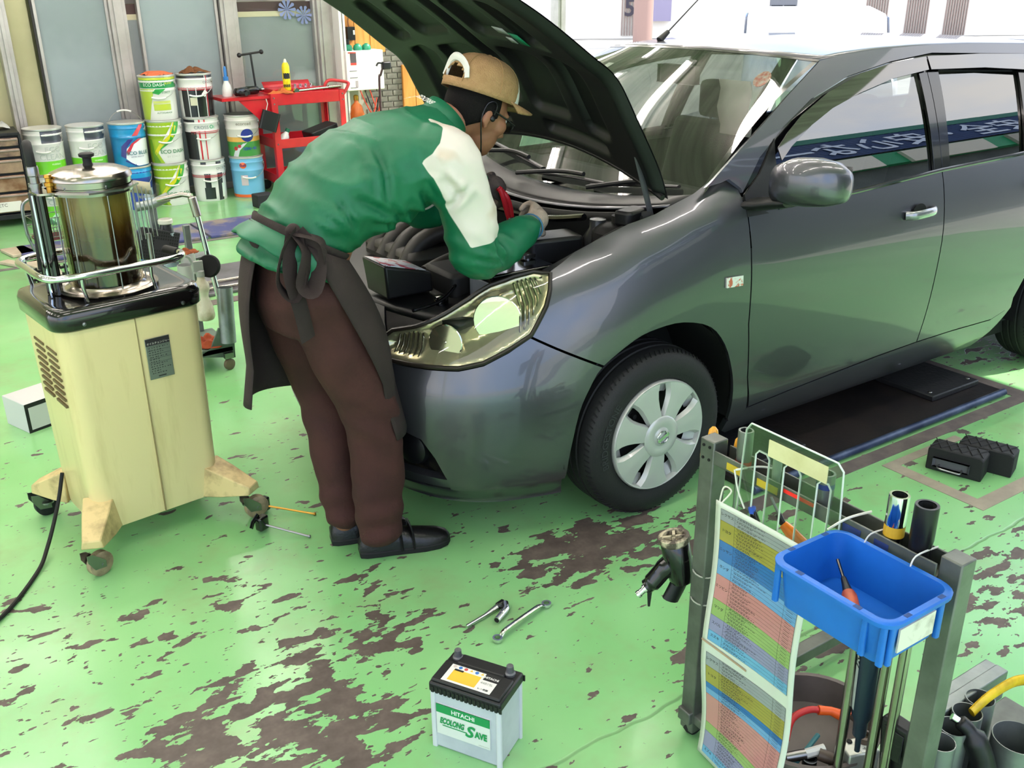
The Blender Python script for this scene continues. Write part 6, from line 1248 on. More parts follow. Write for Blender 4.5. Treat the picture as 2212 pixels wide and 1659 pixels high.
# ------------------------------------------------------------------ lift plates
lf=wthing('vehicle_lift','dark steel in-floor lift platform under the car','lift',(1.2,-.55,0))
M_lp=M('lift_steel','#2c2523',.5,.3,c2='#1e1a1c',vs=5,bump=.1,bs=40); M_lb=M('lift_edge','#26324e',.4,.3,c2='#4a5670',vs=9); M_rp=M('lift_rubber','#17171a',.55,bump=.15,bs=60)
MB().b2(.40,2.0,-.93,-.30,.002,.028).build('platform',M_lp,lf,bevel=.004); MB().tube([(.40,-.94,.020),(2.0,-.94,.020)],(.016,.016),10).build('edge_bar',M_lb,lf)
for x0,x1 in ((.52,.80),(1.62,1.96)):
    p=MB().b2(x0,x1,-.84,-.32,.028,.055).build('rubber_pad',M_rp,lf,bevel=.006)
    for yy in (-.80,-.38):
        for xx in (x0+.03,x1-.03): MB().lathe([(.010,.0552),(.008,.0575),(0,.058)],10,T(xx,yy,0)).build('pad_bolt',M_steel,p)
M_fr2=M('pit_concrete','#5d5350',.8,c2='#6f645e',vs=10)
for x0,x1,y0,y1 in ((.30,2.12,-1.03,-.965),(2.03,2.12,-.965,-.25)): struct(MB().b2(x0,x1,y0,y1,.0,.003).build('trim_pit',M_fr2,smooth=0))
struct(MB().b2(2.005,2.05,-.93,-.28,.0,.002).build('trim_pit_gap',M_dark,smooth=0))
l2=wthing('far_lift','blue steel lift plates with black gaps across the far bay','lift',(.4,4.4,0))
M_bl=M('lift_blue','#3a4796',.4,c2='#343c78',vs=4,lo=.4,hi=.7); M_bl2=M('lift_blue_worn','#4a4e80',.45,c2='#8a7d72',vs=5,lo=.45,hi=.6)
for i,x in enumerate((-1.25,-.62,.0,.62,1.24,1.86)): MB().b2(x+.012,x+.612,4.06,4.58,.002,.022).build('plate',M_bl2 if i in(0,1,2) else M_bl,l2,bevel=.003)
for y in (4.02,4.62): struct(MB().b2(-1.6,2.6,y-.025,y+.025,0,.004).build('trim_channel',M('channel_grey','#6f6a66',.7),smooth=0))
l3=wthing('track_plate','grey steel track plate with rails in the floor behind the mechanic','plate',(-.05,3.0,0)); MB().b2(-.55,.55,2.62,3.25,.002,.02).build('plate',M('plate_steel','#77747a',.4,.4,c2='#5d5a5c',vs=5),l3,bevel=.003)
for y in (2.68,2.82): MB().tube([(-.55,y,.032),(.55,y,.032)],.010,8).build('rail',M_ss,l3)
MB().rbox(-.15,2.75,.05,.06,.09,.04,.006).build('clamp',M_ss,l3,bevel=.003)
struct(MB().b2(-.9,.9,2.45,2.55,0,.003).build('trim_track',M_fr2,smooth=0))
# ------------------------------------------------------------------ battery and hand tools on the floor
bt=thing('car_battery','new grey and black HITACHI car battery with green label standing on the floor','battery',(-1.082,-1.424,0),-1.04)
M_case=M('batt_grey','#b9bdc4',.38,c2='#a9aeb6',vs=7); M_cov=M('batt_cover','#19191b',.42,bump=.05,bs=90)
LX,LY=.094,.0605
MB().b2(-LX+.004,LX-.004,-LY+.003,LY-.003,0,.172).build('case',M_case,bt,bevel=.006)
for sx in (-1,1):
    for sy in (-1,1): MB().rbox(sx*(LX-.006),sy*(LY-.005),.086,.014,.010,.172,.004).build('corner_rib',M('batt_rib','#c4c7cc',.4),bt)
m=MB(); m.b2(-LX-.002,LX+.002,-LY-.003,LY+.003,.168,.196); cv=m.build('cover',M_cov,bt,bevel=.005)
m=MB(); m.b2(-LX+.002,LX-.002,-LY+.002,.020,.195,.204); m.build('cover_step',M_cov,cv,bevel=.004)
m=MB(); m.b2(-LX+.03,LX-.03,.020,LY-.004,.195,.2035); m.build('cover_ridge',M_cov,cv,bevel=.004)
for i in range(17):
    for y in (-LY-.0035,LY+.0035): MB().b2(-LX+.006+i*.0113,-LX+.0125+i*.0113,y-.0015,y+.0015,.170,.186).build('cover_tooth',M_cov,cv)
for x in (-.072,.070):
    MB().lathe([(.013,.195),(.0135,.202),(.011,.204),(.0098,.205),(.0085,.222),(.0075,.223),(0,.223)],20,T(x,.042,0)).build('terminal',M('lead','#77777c',.5,.6,c2='#5c5c60',vs=30),bt,smooth=40)
lb=MB().b2(-.068,.062,-.052,.010,.2042,.2047).build('top_label',M('label_paper','#dcdcd6',.5),cv,smooth=0)
MB().b2(-.055,.018,-.046,-.006,.2047,.205).build('label_yellow',M('label_yellow','#e0b53a',.5),lb,smooth=0)
MB().b2(-.054,-.030,-.010,-.004,.2049,.2052).build('label_bar',M_ck,lb,smooth=0)
for i,c in enumerate(('#c9b9b4','#3a6fb8','#b84a44','#e0b53a','#3a6fb8','#e0b53a')):
    MB().lathe([(.0048,.2047),(.0048,.2051),(0,.2051)],14 if i not in(3,5) else 3,T(-.058+i*.0148,.0035,0,PI/2)).build('warning_icon',M('ic'+c,c,.5),lb)
MB().b2(.024,.0635,-.012,.011,.2048,.2051).build('label_black',M_ck,lb,smooth=0)
flat=lambda x0,y0,z=.2054:(lambda u,v:(x0+u,y0+v,z))
letters('label_text','HITACHI',.0095,flat(.043,-.005),M('ltr_white','#e4e4e0',.5),lb,bold=.03); letters('label_text','44B19L',.011,flat(.040,-.026),M('ltr_grey','#9b9b96',.5),lb); letters('label_text','レ.1-杏価',.007,flat(.040,-.046),M_ck,lb,bold=.02)
fr=lambda x0,z0:(lambda u,v:(x0+u,-LY-.0022,z0+v)); Mg=M('label_green','#1f8a4c',.45)
fl=MB().b2(-.078,.066,-LY-.0012,-LY+.003,.048,.137).build('front_label',M('label_front','#cfd2cc',.45),bt,smooth=0)
MB().b2(-.078,.066,-LY-.0018,-LY,.113,.137).build('label_band',Mg,fl,smooth=0)
letters('label_text','HITACHI',.017,fr(-.005,.119),M('ltr_white','#e4e4e0',.5),fl,bold=.02,width=.062)
letters('label_text','ECOLONG',.024,fr(-.035,.083),Mg,fl,bold=.055,shear=.3,width=.068); letters('label_text','S',.046,fr(.014,.068),Mg,fl,bold=.035,shear=.3); letters('label_text','AVE',.025,fr(.042,.073),Mg,fl,bold=.06,width=.034)
MB().b2(-.062,.004,-LY-.002,-LY,.0755,.078).build('label_stripe',Mg,fl,smooth=0)
letters('label_text','MADE IN JAPAN',.004,fr(.05,.052),M('ltr_grey','#9b9b96',.5),fl)
rt=wthing('ratchet','small chrome ratchet with a deep socket lying on the floor','ratchet',(-.79,-1.01,0))
MB().tube([(-.871,-1.024,.008),(-.80,-1.011,.009),(-.745,-.996,.010)],[.0055,.006,.009],12).build('handle',M_chrome,rt,smooth=50)
MB().tube([(-.748,-.997,.012),(-.722,-.995,.013)],(.011,.014),12).build('ratchet_head',M_gloss,rt,bevel=.003); MB().tube([(-.722,-1.0,.014),(-.735,-1.025,.013),(-.758,-1.038,.012)],[.0125,.0125,.0105],14).build('socket',M_chrome,rt,bevel=.001); MB().cyl((-.757,-1.0375,.012),(-.785,-1.052,.011),.0102,n=14).build('deep_socket',M_chrome,rt); MB().cyl((-.7848,-1.0518,.011),(-.7856,-1.0522,.011),.0078,n=12).build('socket_bore',M_seal,rt)
rs=wthing('ring_spanner','chrome offset ring spanner lying on the floor in front of the wheel','spanner',(-.72,-1.09,0))
a,b=V((-.828,-1.123,.008)),V((-.617,-1.067,.008)); d=(b-a).normalized()
MB().tube(catm([a+d*.012,a+d*.03+V((0,0,.012)),a.lerp(b,.3)+V((0,0,.014)),a.lerp(b,.7)+V((0,0,.014)),b-d*.03+V((0,0,.012)),b-d*.012],5),(.0042,.0075),10).build('shank',M_chrome,rs,smooth=50)
for p in (a,b): MB().lathe([(.009,-.005),(.0145,-.005),(.015,0),(.0145,.005),(.009,.005),(.009,-.005)],24,T(p.x,p.y,.0085),cap=False).build('ring_end',M_chrome,rs,smooth=40)
m=MB(); [m.box(0,0,0,.006,.004,.0008,M=T(*(a.lerp(b,.35+.03*k)+V((0,0,.0185))),math.atan2(d.y,d.x))) for k in range(9)]; o=m.build('stamping',M_steel,rs); o['kind']='stuff'
# rubber lift blocks
M_blkr=M('block_rubber','#161617',.7,bump=.1,bs=80)
for i,(x,y,lb) in enumerate(((1.175,-1.245,'black rubber lift block with wire handle, nearer of the pair'),(1.297,-1.289,'black rubber lift block, farther of the pair'))):
    t=thing('lift_block',lb,'block',(x,y,0),-1.25,'rubber lift blocks'); MB().prism([(-.10,0),(.10,0),(.10,.085),(.085,.095),(-.085,.095),(-.10,.085)],.092,T(0,.046,0,0,PI/2)).build('body',M_blkr,t,bevel=.005)
    for k in range(5):
        for sg in (1,-1):
            MB().tube([(-.075+k*.037-sg*.02,-.04,.0965),(-.075+k*.037+sg*.02,.04,.0965)],.0022,4).build('tread_rib',M_blkr,t)
    if i==0: MB().tube(catm([(-.05,-.046,.03),(-.05,-.075,.028),(.0,-.08,.027),(.03,-.075,.026),(.03,-.046,.03)],5),.003,8).build('wire_handle',M_steel,t); MB().rbox(-.01,-.0465,.04,.13,.004,.035,.015).build('recess_plate',M('recess_grey','#56565a',.5),t)
struct(MB().b2(.98,1.45,-1.10,-1.06,0,.002).build('trim_patch',M('patch_concrete','#8d8476',.85,c2='#9a917f',vs=12),smooth=0)); struct(MB().b2(.98,1.04,-1.48,-1.10,0,.002).build('trim_patch',MATS['patch_concrete'],smooth=0)); struct(MB().b2(1.04,1.45,-1.48,-1.42,0,.002).build('trim_patch',MATS['patch_concrete'],smooth=0))
# ------------------------------------------------------------------ tool rack in the right foreground
rk=wthing('tool_rack','grey steel tool rack frame in the right foreground','rack',(-.40,-1.98,0))
M_rk=M('rack_steel','#6c6f69',.42,.55,c2='#575a54',vs=9,bump=.05,bs=40)
PLx,PLy,PRx,PRy,HT=-.627,-1.70,-.622,-2.278,.815
def post(x,y,h=HT): MB().b2(x-.021,x+.021,y-.021,y+.021,.02,h).build('post',M_rk,rk,bevel=.003)
post(PLx,PLy); post(PRx,PRy)
for z in (.80,.77):
    for s in (-.008,.01): MB().lathe([(.0035,0),(.0035,.002),(0,.002)],8,T(PLx-.021,PLy+s,z)@Matrix.Rotation(-PI/2,4,'Y')).build('post_hole',M_seal,rk)
m=MB(); m.b2(-.647,-.643,-2.255,-1.72,.764,.797); m.b2(-.647,-.596,-2.255,-1.72,.764,.768); m.b2(-.600,-.596,-2.255,-1.72,.764,.797); m.build('top_channel',M_rk,rk,bevel=.0015)
m=MB(); m.b2(-.645,-.60,-2.30,-1.68,.05,.075); m.b2(-.66,.06,-1.72,-1.68,.05,.085); m.b2(-.66,.06,-2.36,-2.32,.05,.085); m.b2(-.64,-.36,-2.10,-1.82,.055,.065); m.b2(-.58,.06,-2.34,-2.10,.055,.065); m.build('base_frame',M_rk,rk,bevel=.003)
for x,y in ((-.625,-1.70),(-.625,-2.34),(.04,-1.70),(.04,-2.34)): MB().lathe([(.01,-.01),(.022,-.012),(.025,0),(.022,.012),(.01,.01)],18,T(x,y,.025)@Matrix.Rotation(PI/2,4,'X')).build('caster_wheel',M_rub,rk)
m=MB(); m.b2(-.36,-.10,-2.166,-2.136,.18,.26); m.b2(-.36,-.10,-2.165,-2.11,.252,.258); m.build('back_plate',M_gal,rk,bevel=.006)
for c,y0,y1 in (('#b9a02a',-1.80,-1.76),('#b9a02a',-1.90,-1.845),('#26356e',-2.10,-2.06),('#26356e',-2.16,-2.13)): MB().b2(-.6485,-.647,y0,y1,.770,.786).build('tape_strip',M('tape'+c,c,.6),rk,smooth=0)
MB().b2(-.6485,-.647,-1.99,-1.915,.7845,.792).build('tape_strip',M('tape_red','#ef2a22',.5),rk,smooth=0)
# steel tool cups on the base
for i,(x,y,r,h) in enumerate(((-.435,-2.215,.031,.20),(-.372,-2.205,.031,.20),(-.308,-2.195,.031,.20),(-.244,-2.185,.031,.20),(-.255,-2.285,.052,.17))):
    MB().lathe([(r,.065),(r,.065+h),(r-.002,.065+h),(r-.002,.07),(0,.07)],28,T(x,y,0)).build('tool_cup',M_gal,rk,smooth=40)
# sockets on the channel
def socket(name,label,x,y,z,r,h,mat,band=None,rot=0,g='sockets on the rack rail'):
    t=thing(name,label,'socket',(x,y,z),rot,g)
    MB().lathe([(0,0),(r*.93,0),(r*.95,.004),(r*.95,h*.35),(r,h*.42),(r,h-.003),(r*.97,h),(r*.74,h),(r*.70,h-.02),(0,h-.022)],28).build('body',mat,t,smooth=35)
    MB().lathe([(r*.72,h-.018),(r*.72,h-.001)],6,cap=False).build('hex_bore',M_seal,t)
    if band: MB().lathe([(r*1.012,band[1]),(r*1.012,band[2])],28,cap=False).build('colour_band',M('band'+band[0],band[0],.5),t)
    return t
socket('impact_socket','grey socket with red band at the left end of the rack rail',-.622,-1.782,.768,.0165,.095,M('sock_grey','#6f736e',.4,.6),('#c43030',.012,.026))
socket('impact_socket','grey socket with blue band in the middle of the rack rail',-.622,-1.992,.768,.0175,.085,MATS['sock_grey'],('#26356e',.055,.066))
socket('chrome_socket','tall chrome socket with yellow band near the right rack post',-.622,-2.150,.768,.0185,.11,M_chrome,('#c9a02a',.028,.05))
socket('black_socket','tall black impact socket beside the chrome one',-.622,-2.205,.768,.021,.115,M('sock_black','#17171b',.35,.3))
socket('small_socket','small clear-grey tube socket on the rail behind the acrylic holder',-.622,-1.872,.768,.0095,.07,M('sock_clear','#8f958f',.3))
# acrylic holder
ac=wthing('acrylic_holder','clear acrylic comb-shaped holder tied to the rack rail','holder',(-.655,-1.93,.68)); M_ac=G('acrylic','#e2e9e2',1.,.06,1.7); M_ace=M('acrylic_edge','#cfd8cf',.2)
A0,A1,ZT=-1.808,-2.058,.905
outl=[(A0+.004,.672),(A0,.80),(A0-.004,.885),(A0-.016,.903),(A1+.02,.903),(A1+.006,.890),(A1,.78),(A1,.72)]
slots=[(-1.842,-1.878),(-1.916,-1.958),(-1.998,-2.03)]; pts=list(outl)
for a_,b_ in reversed(slots): pts+=[(b_+.0,.69),(b_,.842),(b_+.008,.852),(a_-.008,.852),(a_,.842),(a_,.69)]
Ma=Matrix(((0,0,1,-.657),(1,0,0,0),(0,1,0,0),(0,0,0,1)))
MB().prism(pts,.004,Ma).build('plate',M_ac,ac,smooth=0)
MB().tube([Ma@V((p[0],p[1],.002)) for p in dens(pts,.02)],.0021,5,closed=True).build('polished_edge',M_ace,ac)
MB().b2(-.6585,-.6565,-2.02,-1.875,.852,.888).build('cream_tape',M('tape_cream','#d3cfa0',.6,c2='#c4bf8c',vs=12),ac,smooth=0)
def tie(p,label): tag(MB().tube(catm(p,5),(.0025,.0012),6).build('zip_tie',M('tie_white','#dcd9cc',.5)),label,'zip tie','white zip ties on the rack')
tie([(-.664,-1.800,.79),(-.63,-1.83,.80),(-.60,-1.85,.795)],'white zip tie at the left end of the acrylic holder'); tie([(-.665,-1.798,.79),(-.668,-1.815,.75),(-.666,-1.835,.715)],'white zip tie tail hanging below the acrylic holder'); tie([(-.67,-2.045,.77),(-.65,-2.07,.80),(-.60,-2.085,.805)],'white zip tie at the right end of the acrylic holder')
tie([(-.672,-2.125,.772),(-.66,-2.13,.80),(-.60,-2.14,.80)],'white zip tie holding the blue tray, left one'); tie([(-.672,-2.222,.772),(-.66,-2.222,.80),(-.60,-2.225,.80)],'white zip tie holding the blue tray, right one')
for i,(x,y,z,lb) in enumerate(((-.585,-1.655,.79,'yellow-orange handle tip, upper of two left of the rack post'),(-.60,-1.652,.755,'yellow-orange handle tip, lower of two left of the rack post'),(-.575,-1.725,.79,'yellow-orange handle between rack post and grey socket'))):
    t=thing('screwdriver',lb,'screwdriver',(x,y,z-.16),0,'orange screwdrivers on the rack'); MB().lathe([(.007,.10),(.012,.12),(.0135,.15),(.010,.175),(.004,.182),(0,.183)],14).build('handle',M('amber_handle','#d99a2c',.25,coat=.5),t,smooth=50); MB().cyl((0,0,-.02),(0,0,.105),.003,n=8).build('blade',M_steel,t)
# blue tray hung on the rail
ty=wthing('parts_tray','blue plastic parts tray tied to the front of the rack','tray',(-.757,-2.187,.69)); M_bt=M('tray_blue','#1866c2',.42,c2='#155cb0',vs=5)
def rr2(cx,cy,sx,sy,r,z): return [V((cx+p[0],cy+p[1],z)) for p in rrect(sx,sy,r,5)]
c0,c1=-.757,-2.187
m=MB(); m.loft([rr2(c0,c1,.150,.212,.02,.69),rr2(c0,c1,.168,.232,.024,.772),rr2(c0,c1,.190,.254,.034,.773),rr2(c0,c1,.192,.256,.035,.781),rr2(c0,c1,.186,.250,.034,.784),rr2(c0,c1,.166,.230,.024,.784),rr2(c0,c1,.146,.208,.02,.694)],cap=False); n0=len(m.v); m.add(rr2(c0,c1,.150,.212,.02,.69),[tuple(range(24))]); m.add(rr2(c0,c1,.146,.208,.02,.6945),[tuple(range(24))]); m.build('shell',M_bt,ty,smooth=40)
for dx,dy in ((-.088,.06),(-.088,-.06),(-.04,-.12),(.05,-.12),(-.04,.12),(.05,.12)): MB().rbox(c0+dx,c1+dy,.7835,.010 if abs(dx)>.08 else .014,.014 if abs(dx)>.08 else .008,.002,.001).build('rim_slot',M('slot_blue','#0d3a72',.6),ty)
for dy in (-.11,-.075,.11): MB().rbox(c0-.083,c1+dy,.735,.010,.012,.075,.004).build('rib',M_bt,ty)
for dx in (-.07,.06): MB().rbox(c0+dx,c1-.1165,.735,.012,.010,.075,.004).build('rib',M_bt,ty)
MB().b2(c0-.05,c0+.045,c1-.1185,c1-.115,.712,.758).build('paper_label',M('tray_label','#cfc8bd',.7,c2='#9b9286',vs=18,lo=.5,hi=.7),ty,smooth=0)
sd_=wthing('tray_screwdriver','screwdriver with worn orange handle lying in the blue tray','screwdriver',(-.77,-2.17,.70)); a,b=V((-.705,-2.10,.745)),V((-.79,-2.215,.712)); d=(b-a).normalized()
MB().tube([a,a+d*.05],.0032,8).build('blade',M_gloss,sd_); MB().tube([a+d*.045,a+d*.06,a+d*.085],[.005,.0065,.010],10).build('ferrule',M_blk,sd_,smooth=50); MB().tube([a+d*.08,a+d*.09,a+d*.115,a+d*.13,a+d*.145,a+d*.155],[.011,.0135,.0125,.0155,.0165,.012],14).build('handle',M('handle_worn','#b5502c',.4,c2='#8c3a22',vs=30),sd_,smooth=50)
tag(MB().grid(lambda u,v:(-.745-.045*u-.01*math.sin(PI*u)*(v-.5)*3,-2.13-.075*u+.012*(v-.5)*2*math.sin(PI*u),.6965+.012*(1-u)),10,4).build('steel_strip',M_ss,solid=.0015,smooth=60),'thin steel strip under the screwdriver in the blue tray','strip')
# laminated colour chart
ch=wthing('wheel_chart','laminated colour-banded chart hanging from the rack','chart',(-.68,-1.89,.03))
def sheet(u,v,h=0.): # u 0..1 left to right, v 0..1 top to bottom
    y=-1.762-.262*u; z=.705-.69*v; x=-.672+.010*math.sin(v*9+u*2.)*(.3+v)+.012*math.sin(u*PI)*(.5-.3*math.cos(v*8))-.02*v*u; return V((x-h-.0,y,z))
MB().grid(lambda u,v:sheet(u,v),20,60).build('laminate',M('laminate','#c9cfc3',.2,coat=.6),ch,smooth=60,solid=.002)
CB={'g':'#8f9497','o':'#97903f','b':'#2a6aa8','l':'#6496c2','p':'#b97f7c','n':'#8aa862','v':'#8686a6','s':'#639fc4'}
Mi=M('chart_ink','#3c3a38',.5); lines=MB()
def rows(v0,v1,spec):
    tot=sum(w for _,w,_ in spec); v=v0
    for k,w,lab in spec:
        va,vb=v,v+(v1-v0)*w/tot; v=vb
        MB().grid(lambda u,t:sheet(lerp(.06,.94,u),lerp(va,vb,t),.0028),14,4).build('colour_band',M('band_'+k,CB[k],.3,coat=.5),ch,smooth=60)
        n=max(1,int((vb-va)/.0115))
        for i in range(n+1):
            q=lerp(va,vb,i/n); lines.grid(lambda u,t:sheet(lerp(.21 if 0<i<n else .06,.94,u),q+.0006*(t-.5),.0034),10,1)
            if i<n:
                for r_ in range(2):
                    u0=.23+random.random()*.02; 
                    while u0<.23+.35*random.random()+.12: L_=random.uniform(.008,.03); qq=q+.0035+.0036*r_; lines.grid(lambda u,t:sheet(u0+L_*u,qq+.0016*(t-.5),.0034),1,1); u0+=L_+.008
                lines.grid(lambda u,t:sheet(lerp(.83,.90,u),q+.0055+.0014*(t-.5),.0034),1,1)
        lines.grid(lambda u,t:sheet(.21+.002*u,lerp(va,vb,t),.0034),1,3); lines.grid(lambda u,t:sheet(.80+.002*u,lerp(va,vb,t),.0034),1,3); lines.grid(lambda u,t:sheet(.06+.002*u,lerp(va,vb,t),.0034),1,3); lines.grid(lambda u,t:sheet(.94+.002*u,lerp(va,vb,t),.0034),1,3)
        if lab: letters('chart_heading',lab,.009,lambda a,b:sheet(.135+a/.262,(va+vb)/2-b/.69,.0036),Mi,ch,bold=.005)
rows(.02,.505,[('g',7,'レクサス'),('o',12.5,'トヨタ'),('b',12,'ニッサン'),('l',9.5,'ホンダ'),('p',15.5,'ミツビシ'),('n',10.5,'マツダ'),('v',10,'スバル'),('s',7,'スズキ')])
rows(.555,.985,[('g',9,'レクサス'),('o',12,'トヨタ'),('b',4,''),('l',4.5,''),('p',21,''),('n',6.5,''),('v',10.5,''),('s',5,'スズキ')])
o=lines.build('chart_print',Mi,ch,smooth=0); o['kind']='stuff'
MB().grid(lambda u,v:sheet(lerp(.0,.5,u),.512+.008*v+.012*u,.004),8,1).build('tape_repair',M('tape_brown','#a88c74',.4),ch,smooth=60)
MB().tube(catm([sheet(.03,.0)+V((0,0,-.005)),sheet(.03,.0)+V((.01,.0,.03)),sheet(.03,.0)+V((.012,-.02,.028)),sheet(.06,.0)+V((.0,0,.0))],5),.0018,6).build('hang_loop',M('tie_white','#dcd9cc',.5),ch)
# air ratchet hung on the left post
gn=wthing('air_gun','black pneumatic wrench tied to the left rack post','air tool',(-.66,-1.62,.36))
MB().lathe([(0,-.05),(.028,-.05),(.032,-.03),(.034,.0),(.034,.055),(.030,.06)],28,align((-.640,-1.628,.465),(-.655,-1.615,.56))).build('motor_housing',M_gloss,gn,smooth=40)
M_nc=M('nose_cream','#b3a98f',.55,c2='#4a4238',vs=30,lo=.45,hi=.55); Mh=align((-.640,-1.628,.465),(-.655,-1.615,.56))
MB().lathe([(.034,.055),(.037,.06),(.037,.072),(.030,.075),(.026,.074),(.024,.06),(0,.06)],28,Mh).build('nose_ring',M_nc,gn,smooth=30)
for k in range(4): MB().box(.016*math.cos(k*PI/2),.016*math.sin(k*PI/2),.069,.022,.007,.006,M=Mh,rz=k*PI/2).build('nose_rib',M_nc,gn)
MB().tube(catm([(-.645,-1.625,.475),(-.668,-1.612,.448),(-.69,-1.60,.415),(-.703,-1.592,.40)],5),[.024]*6+[.022]*6+[.018]*4,16).build('handle',M_gloss,gn,smooth=50); MB().tube(catm([(-.625,-1.635,.44),(-.640,-1.63,.40),(-.655,-1.625,.365)],5),(.026,.016),12).build('trigger_guard',M_blk,gn,smooth=50)
MB().lathe([(.011,0),(.011,.012),(.008,.014),(.008,.026),(.0095,.028),(.0095,.034),(.005,.036),(.005,.03)],14,align((-.700,-1.594,.402),(-.73,-1.575,.365))).build('air_nipple',M_chrome,gn,smooth=35); MB().tube([(-.70,-1.60,.39),(-.702,-1.602,.35)],[.006,.003],8).build('lever',M_blk,gn)
for z in (.475,.40): tag(MB().tube([(-.652+.0*a,0,0) for a in range(0)] or [V((PLx+.026*math.cos(a),PLy+.026*math.sin(a),z+.004*math.sin(a))) for a in [2*PI*i/16 for i in range(16)]],.0018,6,closed=True).build('binding_wire',M('wire_grey','#a5a59a',.5)),('upper binding wire round the left rack post','lower binding wire round the left rack post')[z<.44],'wire','binding wires on the rack post')
# hanging clear orange screwdriver
hs=wthing('clear_screwdriver','clear orange-handled screwdriver hanging behind the acrylic holder','screwdriver',(-.60,-1.93,.55)); a,b=V((-.60,-1.885,.68)),V((-.58,-1.965,.625)); d=(b-a).normalized()
MB().tube([a-d*.04+V((0,0,.03)),a],.003,8).build('blade',M_steel,hs); MB().tube([a-d*.015+V((0,0,.01)),a],.007,8).build('ferrule',M_blk,hs); MB().tube([a,a+d*.02,a+d*.06,a+d*.085,a+d*.092],[.010,.0135,.0155,.0165,.008],14).build('handle',M('amber_clear','#e8791c',.15,coat=1.),hs,smooth=50)
kb=wthing('key_bundle','small dark tool with blue clip hanging by the zip tie','tool',(-.66,-1.86,.66)); MB().tube([(-.655,-1.848,.715),(-.652,-1.855,.69),(-.65,-1.86,.665)],[.007,.010,.008],10).build('body',M_gloss,kb,smooth=50); MB().tube([(-.65,-1.858,.672),(-.648,-1.866,.63)],.0025,6).build('pin',M_brass,kb); MB().tube([(-.656,-1.846,.72),(-.655,-1.849,.708)],.008,8).build('clip',M('clip_blue','#2c4fb0',.4),kb)
# ------------------------------------------------------------------ things on the rack base
dn=wthing('drain_pan','grey plastic drain pan on the rack base','pan',(-.50,-1.93,.066)); MB().lathe([(0,.07),(.13,.07),(.15,.085),(.165,.15),(.172,.152),(.172,.158),(.160,.158),(.145,.09),(.12,.08),(0,.08)],40,T(-.50,-1.94,0)@Matrix.Diagonal((1.0,.9,1,1)),cap=False).build('bowl',M('pan_grey','#5c524e',.5,c2='#4a423f',vs=6),dn,smooth=40)
hs_=wthing('air_hose_end','red and orange air hose coupling lying in the drain pan','hose',(-.48,-1.95,.12))
MB().tube(catm([(-.60,-1.96,.16),(-.56,-1.94,.185),(-.51,-1.945,.19),(-.47,-1.965,.18)],5),.008,10).build('hose',M('hose_red2','#b52a2a',.4),hs_,smooth=60); MB().tube([(-.49,-1.955,.186),(-.465,-1.97,.182),(-.445,-1.99,.172)],[.011,.010,.0135],12).build('orange_grip',M('grip_orange','#e05a1c',.4),hs_,smooth=50); MB().cyl((-.445,-1.99,.168),(-.44,-1.994,.19),.0125,n=14).build('swivel',M('grip_orange','#e05a1c',.4),hs_)
MB().cyl((-.58,-2.0,.14),(-.54,-2.02,.15),.011,n=8).build('hex_coupling',M_pw,hs_); MB().cyl((-.62,-1.98,.135),(-.58,-2.0,.14),.012,n=12).build('hose_tail',M_steel,hs_); MB().tube(catm([(-.64,-2.0,.12),(-.58,-1.99,.125),(-.5,-1.97,.13)],4),.006,8).build('teal_line',M('teal','#3f7a80',.5),hs_)
socket('ring_socket','black socket with bright chrome rim in the drain pan',-.575,-2.01,.085,.016,.05,M('sock_black','#17171b',.35,.3),('#e6e6e2',.047,.0505),g='sockets in the pan')
vb=wthing('valve_block','aluminium pneumatic valve block with printed plate on the rack base','valve',(-.49,-2.075,.066)); Mv=T(-.50,-2.075,.15,-.35)
MB().box(0,0,0,.075,.05,.06,M=Mv).build('block',M('alu_block','#a9aba4',.35,.6),vb,bevel=.004); MB().box(.0,.0,-.055,.09,.08,.06,M=Mv).build('foot',M('pump_green','#6d7a62',.5,c2='#4c4a40',vs=14),vb,bevel=.01)
for dx in (-.022,-.004): MB().lathe([(.006,.03),(.006,.033),(0,.033)],10,Mv@T(dx-.01,.015-.0,0)).build('port',M_seal,vb)
MB().box(.012,-.006,.0303,.034,.03,.001,M=Mv).build('print_plate',M('plate_w','#d3d3cc',.5,c2='#7a7a76',vs=60,lo=.55,hi=.6),vb); MB().lathe([(.018,.03),(.018,.045),(.012,.046),(.012,.035)],18,Mv@T(.02,.012,0)).build('collar',M_brass if False else M('bronze','#54463c',.5),vb)
MB().cyl((-.54,-2.05,.14),(-.56,-2.02,.145),.014,n=12).build('pipe_elbow',M('bronze','#54463c',.5),vb)
tl=wthing('electric_driver','slim dark electric driver with white lettering standing on the valve block','driver',(-.50,-2.06,.19)); a,b=V((-.525,-2.088,.19)),V((-.595,-2.122,.60))
d=(b-a).normalized(); MB().tube([a,a+d*.05,a+d*.055,a+d*.10,a+d*.12,b],[.006,.006,.014,.015,.0215,.0215],18).build('body',M('driver_blue','#1c2a3a',.4),tl,smooth=40)
Q=a+d*.14; ex=V((0,-1,0)); ex=(ex-d*ex.dot(d)).normalized(); nn=d.cross(ex)
sn=V((-.72,-.69,0)); sn=(sn-d*sn.dot(d)).normalized(); tx=d.cross(sn)
MB().grid(lambda u,v:Q+d*(.0+.26*u)+(sn*math.cos(1.05+.9*v)+tx*-math.sin(1.05+.9*v))*.0222,8,6).build('label_strip',M('strip_silver','#a9acad',.4),tl,smooth=60)
letters('label_text','RECTUNE',.02,lambda u,v:Q+d*(.17+u)+(sn*math.cos(1.75-v/.0192)+tx*-math.sin(1.75-v/.0192))*.0228,M_ck,tl,bold=.02)
